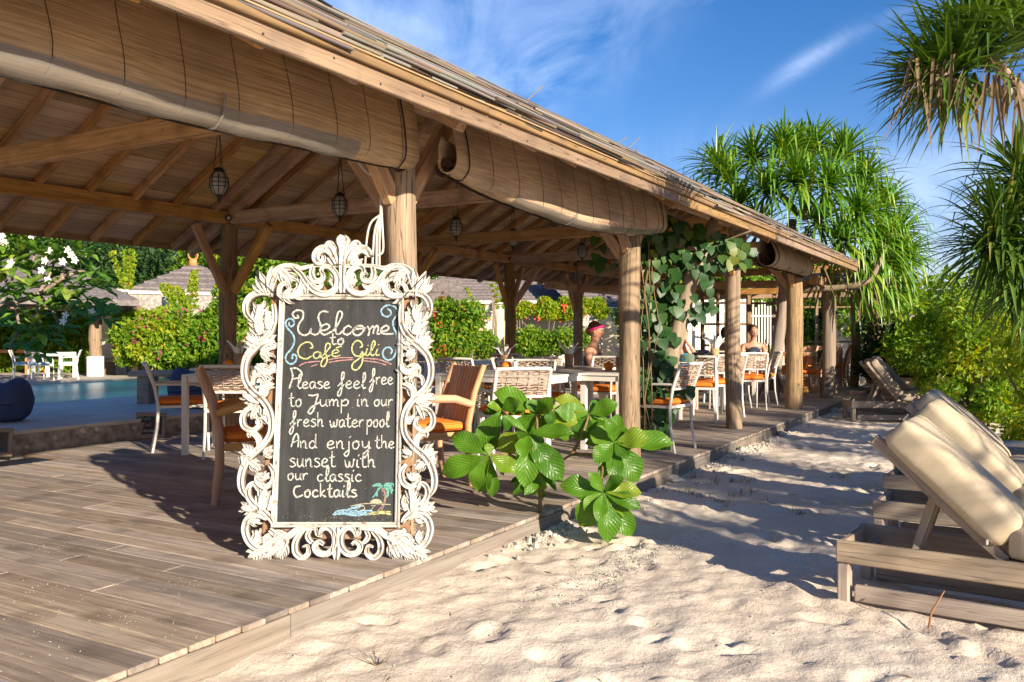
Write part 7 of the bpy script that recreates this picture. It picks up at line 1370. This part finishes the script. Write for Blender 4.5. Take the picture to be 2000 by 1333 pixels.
r3 = tag(empty('beach_hut_roof', (0, 0, 0)), 'shingle roof corner of a far hut beyond the screw pine', 'hut'); q0, q1 = pz(1740, 545, 24), pz(1802, 577, 23); roofpoly([q0, q1, q1 + CF * 4 - CR * 1.5, q0 + CF * 4 - CR * 2 + Vector((0, 0, .6))], 'roof', M['shingle'], r3, .12); beam('rafter', tuple(q0 - Vector((0, 0, .08))), tuple(q1 - Vector((0, 0, .08))), .06, .12, M['fascia'], r3); log_mesh(2.2, .1, 71).build('post', M['log'], r3, (q1.x - .6, q1.y + .6, 0)); MB().box((q0.x - .5, q0.y + 2, .9), (2.2, 2.4, 1.8)).build('wall', M['plaster'], r3)
r = empty('stone_pile', tuple(pos(1640, 19.4))); rd = random.Random(9)
for k in range(16): MB().ball((0, 0, 0), .12, 8, (1.3, 1, .7)).build('stone', M['stone'], r, (rd.uniform(-.2, .2), rd.uniform(-.15, .15), .07 + .1 * (k // 3)))
tag(r, 'stack of pale stones between the dark post and the last posts', 'stones')
# tall garden trees
TL = [(150, 470, 34, 3.2, LG), (60, 455, 36, 3.4, LM), (250, 480, 38, 3.2, LM), (330, 478, 40, 3.0, LM), (430, 490, 38, 2.6, LG), (500, 520, 34, 2.4, LG), (580, 530, 36, 2.4, LG), (230, 540, 30, 2.2, LD), (1250, 560, 46, 2.8, LG), (1330, 590, 33, 2.2, LY), (1400, 575, 36, 2.6, LM), (1480, 570, 34, 2.4, LG), (1570, 590, 33, 2.2, LD), (1640, 600, 32, 2.2, LG), (-40, 500, 34, 3.4, LD), (700, 560, 46, 2.6, LM), (860, 560, 48, 2.6, LM), (1540, 640, 28, 1.5, LG), (1600, 650, 27, 1.4, LM), (1690, 640, 26, 1.4, LG), (1300, 640, 27, 1.2, LY)]
TLN = ['broad tree above the gazebo', 'tree behind the frangipani at the left border', 'dark tree left of the pointed hut roof', 'tree behind the peak of the hut', 'yellowish tree right of the terracotta finial', 'tree left of the top of the carved frame', 'tree behind the crest of the carved frame', 'dark tree between gazebo and hut', 'tree behind the weathered post', 'pale tree behind the leaning trunk', 'tree above the white plank fence', 'tree above the woman in the dark top', 'dark tree behind the thick post', 'tree behind the last posts', 'dark tree outside the left border', 'tree hidden behind the chalkboard post', 'tree left of the long shingle roof', 'shrubby tree behind the bottle table', 'shrubby tree between the thick post and the dark post', 'shrubby tree behind the far log posts', 'small pale tree behind the vine']
for i, (px, py, d, r_, mt) in enumerate(TL):
    c = pz(px, py, d); bush('garden_tree', blobs((c.x, c.y, c.z), r_, r_, r_ * .75, 30, 300 + i, r_ * .34, .55), 5200, .05 * r_ + .10, mt, 330 + i, TLN[i] + ' in the garden', 'tree', 'garden trees', trunk=.13)
# a cloud of far forest behind them
cs = []
rq = random.Random(4)
for i in range(150): a = rq.uniform(-.55, .30); d = rq.uniform(45, 70); cs.append((*cw(a * d, d, rq.uniform(.5, 4.5))[:], 2.6))
V, F = leaf_cloud(cs, 26000, .55, 9); tag(put('far_wood', npmesh('far_wood', V, F, LM)), 'wooded slope behind the garden huts', None, None, 'stuff')
# ---- small things on the sand
rd = random.Random(12); rub = MB()
for i in range(620):
    y = rd.choice((rd.gauss(4.7, .25), rd.gauss(8.9, .5), rd.uniform(5.5, 12), rd.gauss(8.6, .4))); x = XE + .04 + abs(rd.gauss(0, .09)); s_ = rd.uniform(.004, .016) * (1.9 if rd.random() < .06 else 1); bm = bmesh.new(); bmesh.ops.create_icosphere(bm, subdivisions=1, radius=s_)
    zz_ = sand_z(x, y) + s_ * .3; rub.add([v.co * (1 + .5 * mnoise.noise(v.co * 60 + Vector((i, 0, 0)))) + Vector((x, y, zz_)) for v in bm.verts], [tuple(v.index for v in f.verts) for f in bm.faces]); bm.free()
tag(rub.build('coral_rubble', M['stone']), 'white coral rubble strewn along the foot of the deck edge', None, None, 'stuff')
for px, py, s_, lb in ((1518, 836, .09, 'pale upright stone at the deck edge left of the far loungers'), (1500, 850, .07, 'flat stone beside the upright one at the deck edge'), (1310, 938, .08, 'mossy stone at the deck edge right of the weathered post'), (1432, 884, .07, 'half buried stone by the deck edge below the middle post'), (1612, 806, .10, 'dark stone in the shade of the far deck edge')):
    q = at(px, py, 0); bm = bmesh.new(); bmesh.ops.create_icosphere(bm, subdivisions=3, radius=s_)
    for v in bm.verts: v.co *= 1 + .5 * mnoise.noise(v.co * 14 + Vector((px, 0, 0))); v.co.z *= .6
    me = bpy.data.meshes.new('stone'); bm.to_mesh(me); bm.free(); me.materials.append(M['stone']); tag(put('stone', me, None, (max(q.x, XE + .06), q.y, sand_z(q.x, q.y))), lb, 'stone', 'stones at the deck edge')
gb = MB()
for i in range(2600):
    x, y = rd.uniform(-2.4, 4.2), rd.uniform(.6, 9) ; 
    if rd.random() < .45: t_ = rd.random(); q = at(1330 - 250 * t_, 1060 + 110 * t_ , 0); x, y = q.x + rd.gauss(0, .07), q.y + rd.gauss(0, .16)
    s_ = rd.uniform(.0018, .006); z = sand_z(x, y) + s_ * .3; gb.add([(x - s_, y, z), (x, y - s_, z), (x + s_, y, z), (x, y + s_, z), (x, y, z + s_)], [(0, 1, 4), (1, 2, 4), (2, 3, 4), (3, 0, 4)])
tag(gb.build('coral_grit', M['stone']), kind='stuff', label='fine coral grit scattered over the sand')
gg = MB(); GM = leafm('beach_grass', (.06, .10, .02), (.17, .20, .05), None, .6, .3, .2)
for px, py in ((1345, 962), (1370, 968), (1395, 945), (1408, 985), (1420, 975), (1440, 965), (1470, 962), (1455, 942), (1425, 940), (1565, 1005), (1350, 935), (1640, 935), (1500, 985)):
    q = at(px, py, 0)
    for k in range(26): v, f = blade((q.x + rd.gauss(0, .045), q.y + rd.gauss(0, .06), sand_z(q.x, q.y)), (rd.uniform(-1, 1), rd.uniform(-1, 1), .5), rd.uniform(.03, .08), .004, 6, None, rd, 3); gg.add(v, f)
tag(gg.build('beach_grass', GM), kind='stuff', label='small tufts of grass in the sand')
LB = MB()
for i in range(160):
    x, y = rd.uniform(-2.3, 3.8), rd.uniform(.8, 9); z = sand_z(x, y) + .004; a = rd.uniform(0, PI); l_ = rd.uniform(.01, .035); w_ = rd.uniform(.002, .007); ca, sa = math.cos(a), math.sin(a); LB.add([(x - ca * l_, y - sa * l_, z), (x + sa * w_, y - ca * w_, z + .004), (x + ca * l_, y + sa * l_, z + .003), (x - sa * w_, y + ca * w_, z)], [(0, 1, 2, 3)])
tag(LB.build('leaf_litter', PB), kind='stuff', label='bits of dry leaf lying on the sand')
w = at(735, 1300, 0); b_ = MB(); [b_.tube([(w.x, w.y, .0), (w.x + math.cos(a) * .04, w.y + math.sin(a) * .04, .02), (w.x + math.cos(a) * .06, w.y + math.sin(a) * .06, .05)], [.003, .002, .001], 4) for a in (.2, 1.1, 2.4, 3.6)]; tag(b_.build('dead_sprig', PB), 'dead brown sprig in the sand near the bottom border', 'twig')
# sand grains blown onto the deck
gb = MB()
for i in range(420):
    if rd.random() < .75:
        cxx, cyy = rd.choice(((-2.9, 2.2), (-3.2, 2.6), (-3.6, 2.3), (-3.0, 1.8), (-3.9, 2.9), (-2.8, 3.0), (-4.2, 2.7), (-3.4, 2.0))); x, y = rd.gauss(cxx, .13), rd.gauss(cyy, .09)
    else: x, y = rd.uniform(-5.5, -2.6), rd.uniform(1.2, 4.5)
    if x > XE: continue
    s_ = rd.uniform(.001, .0032); gb.add([(x - s_, y, DZ + .0015), (x, y - s_, DZ + .0015), (x + s_, y, DZ + .0015), (x, y + s_, DZ + .0015), (x, y, DZ + .0015 + s_)], [(0, 1, 4), (1, 2, 4), (2, 3, 4), (3, 0, 4)])
tag(gb.build('blown_sand', M['stone']), kind='stuff', label='grains of sand blown onto the deck boards')
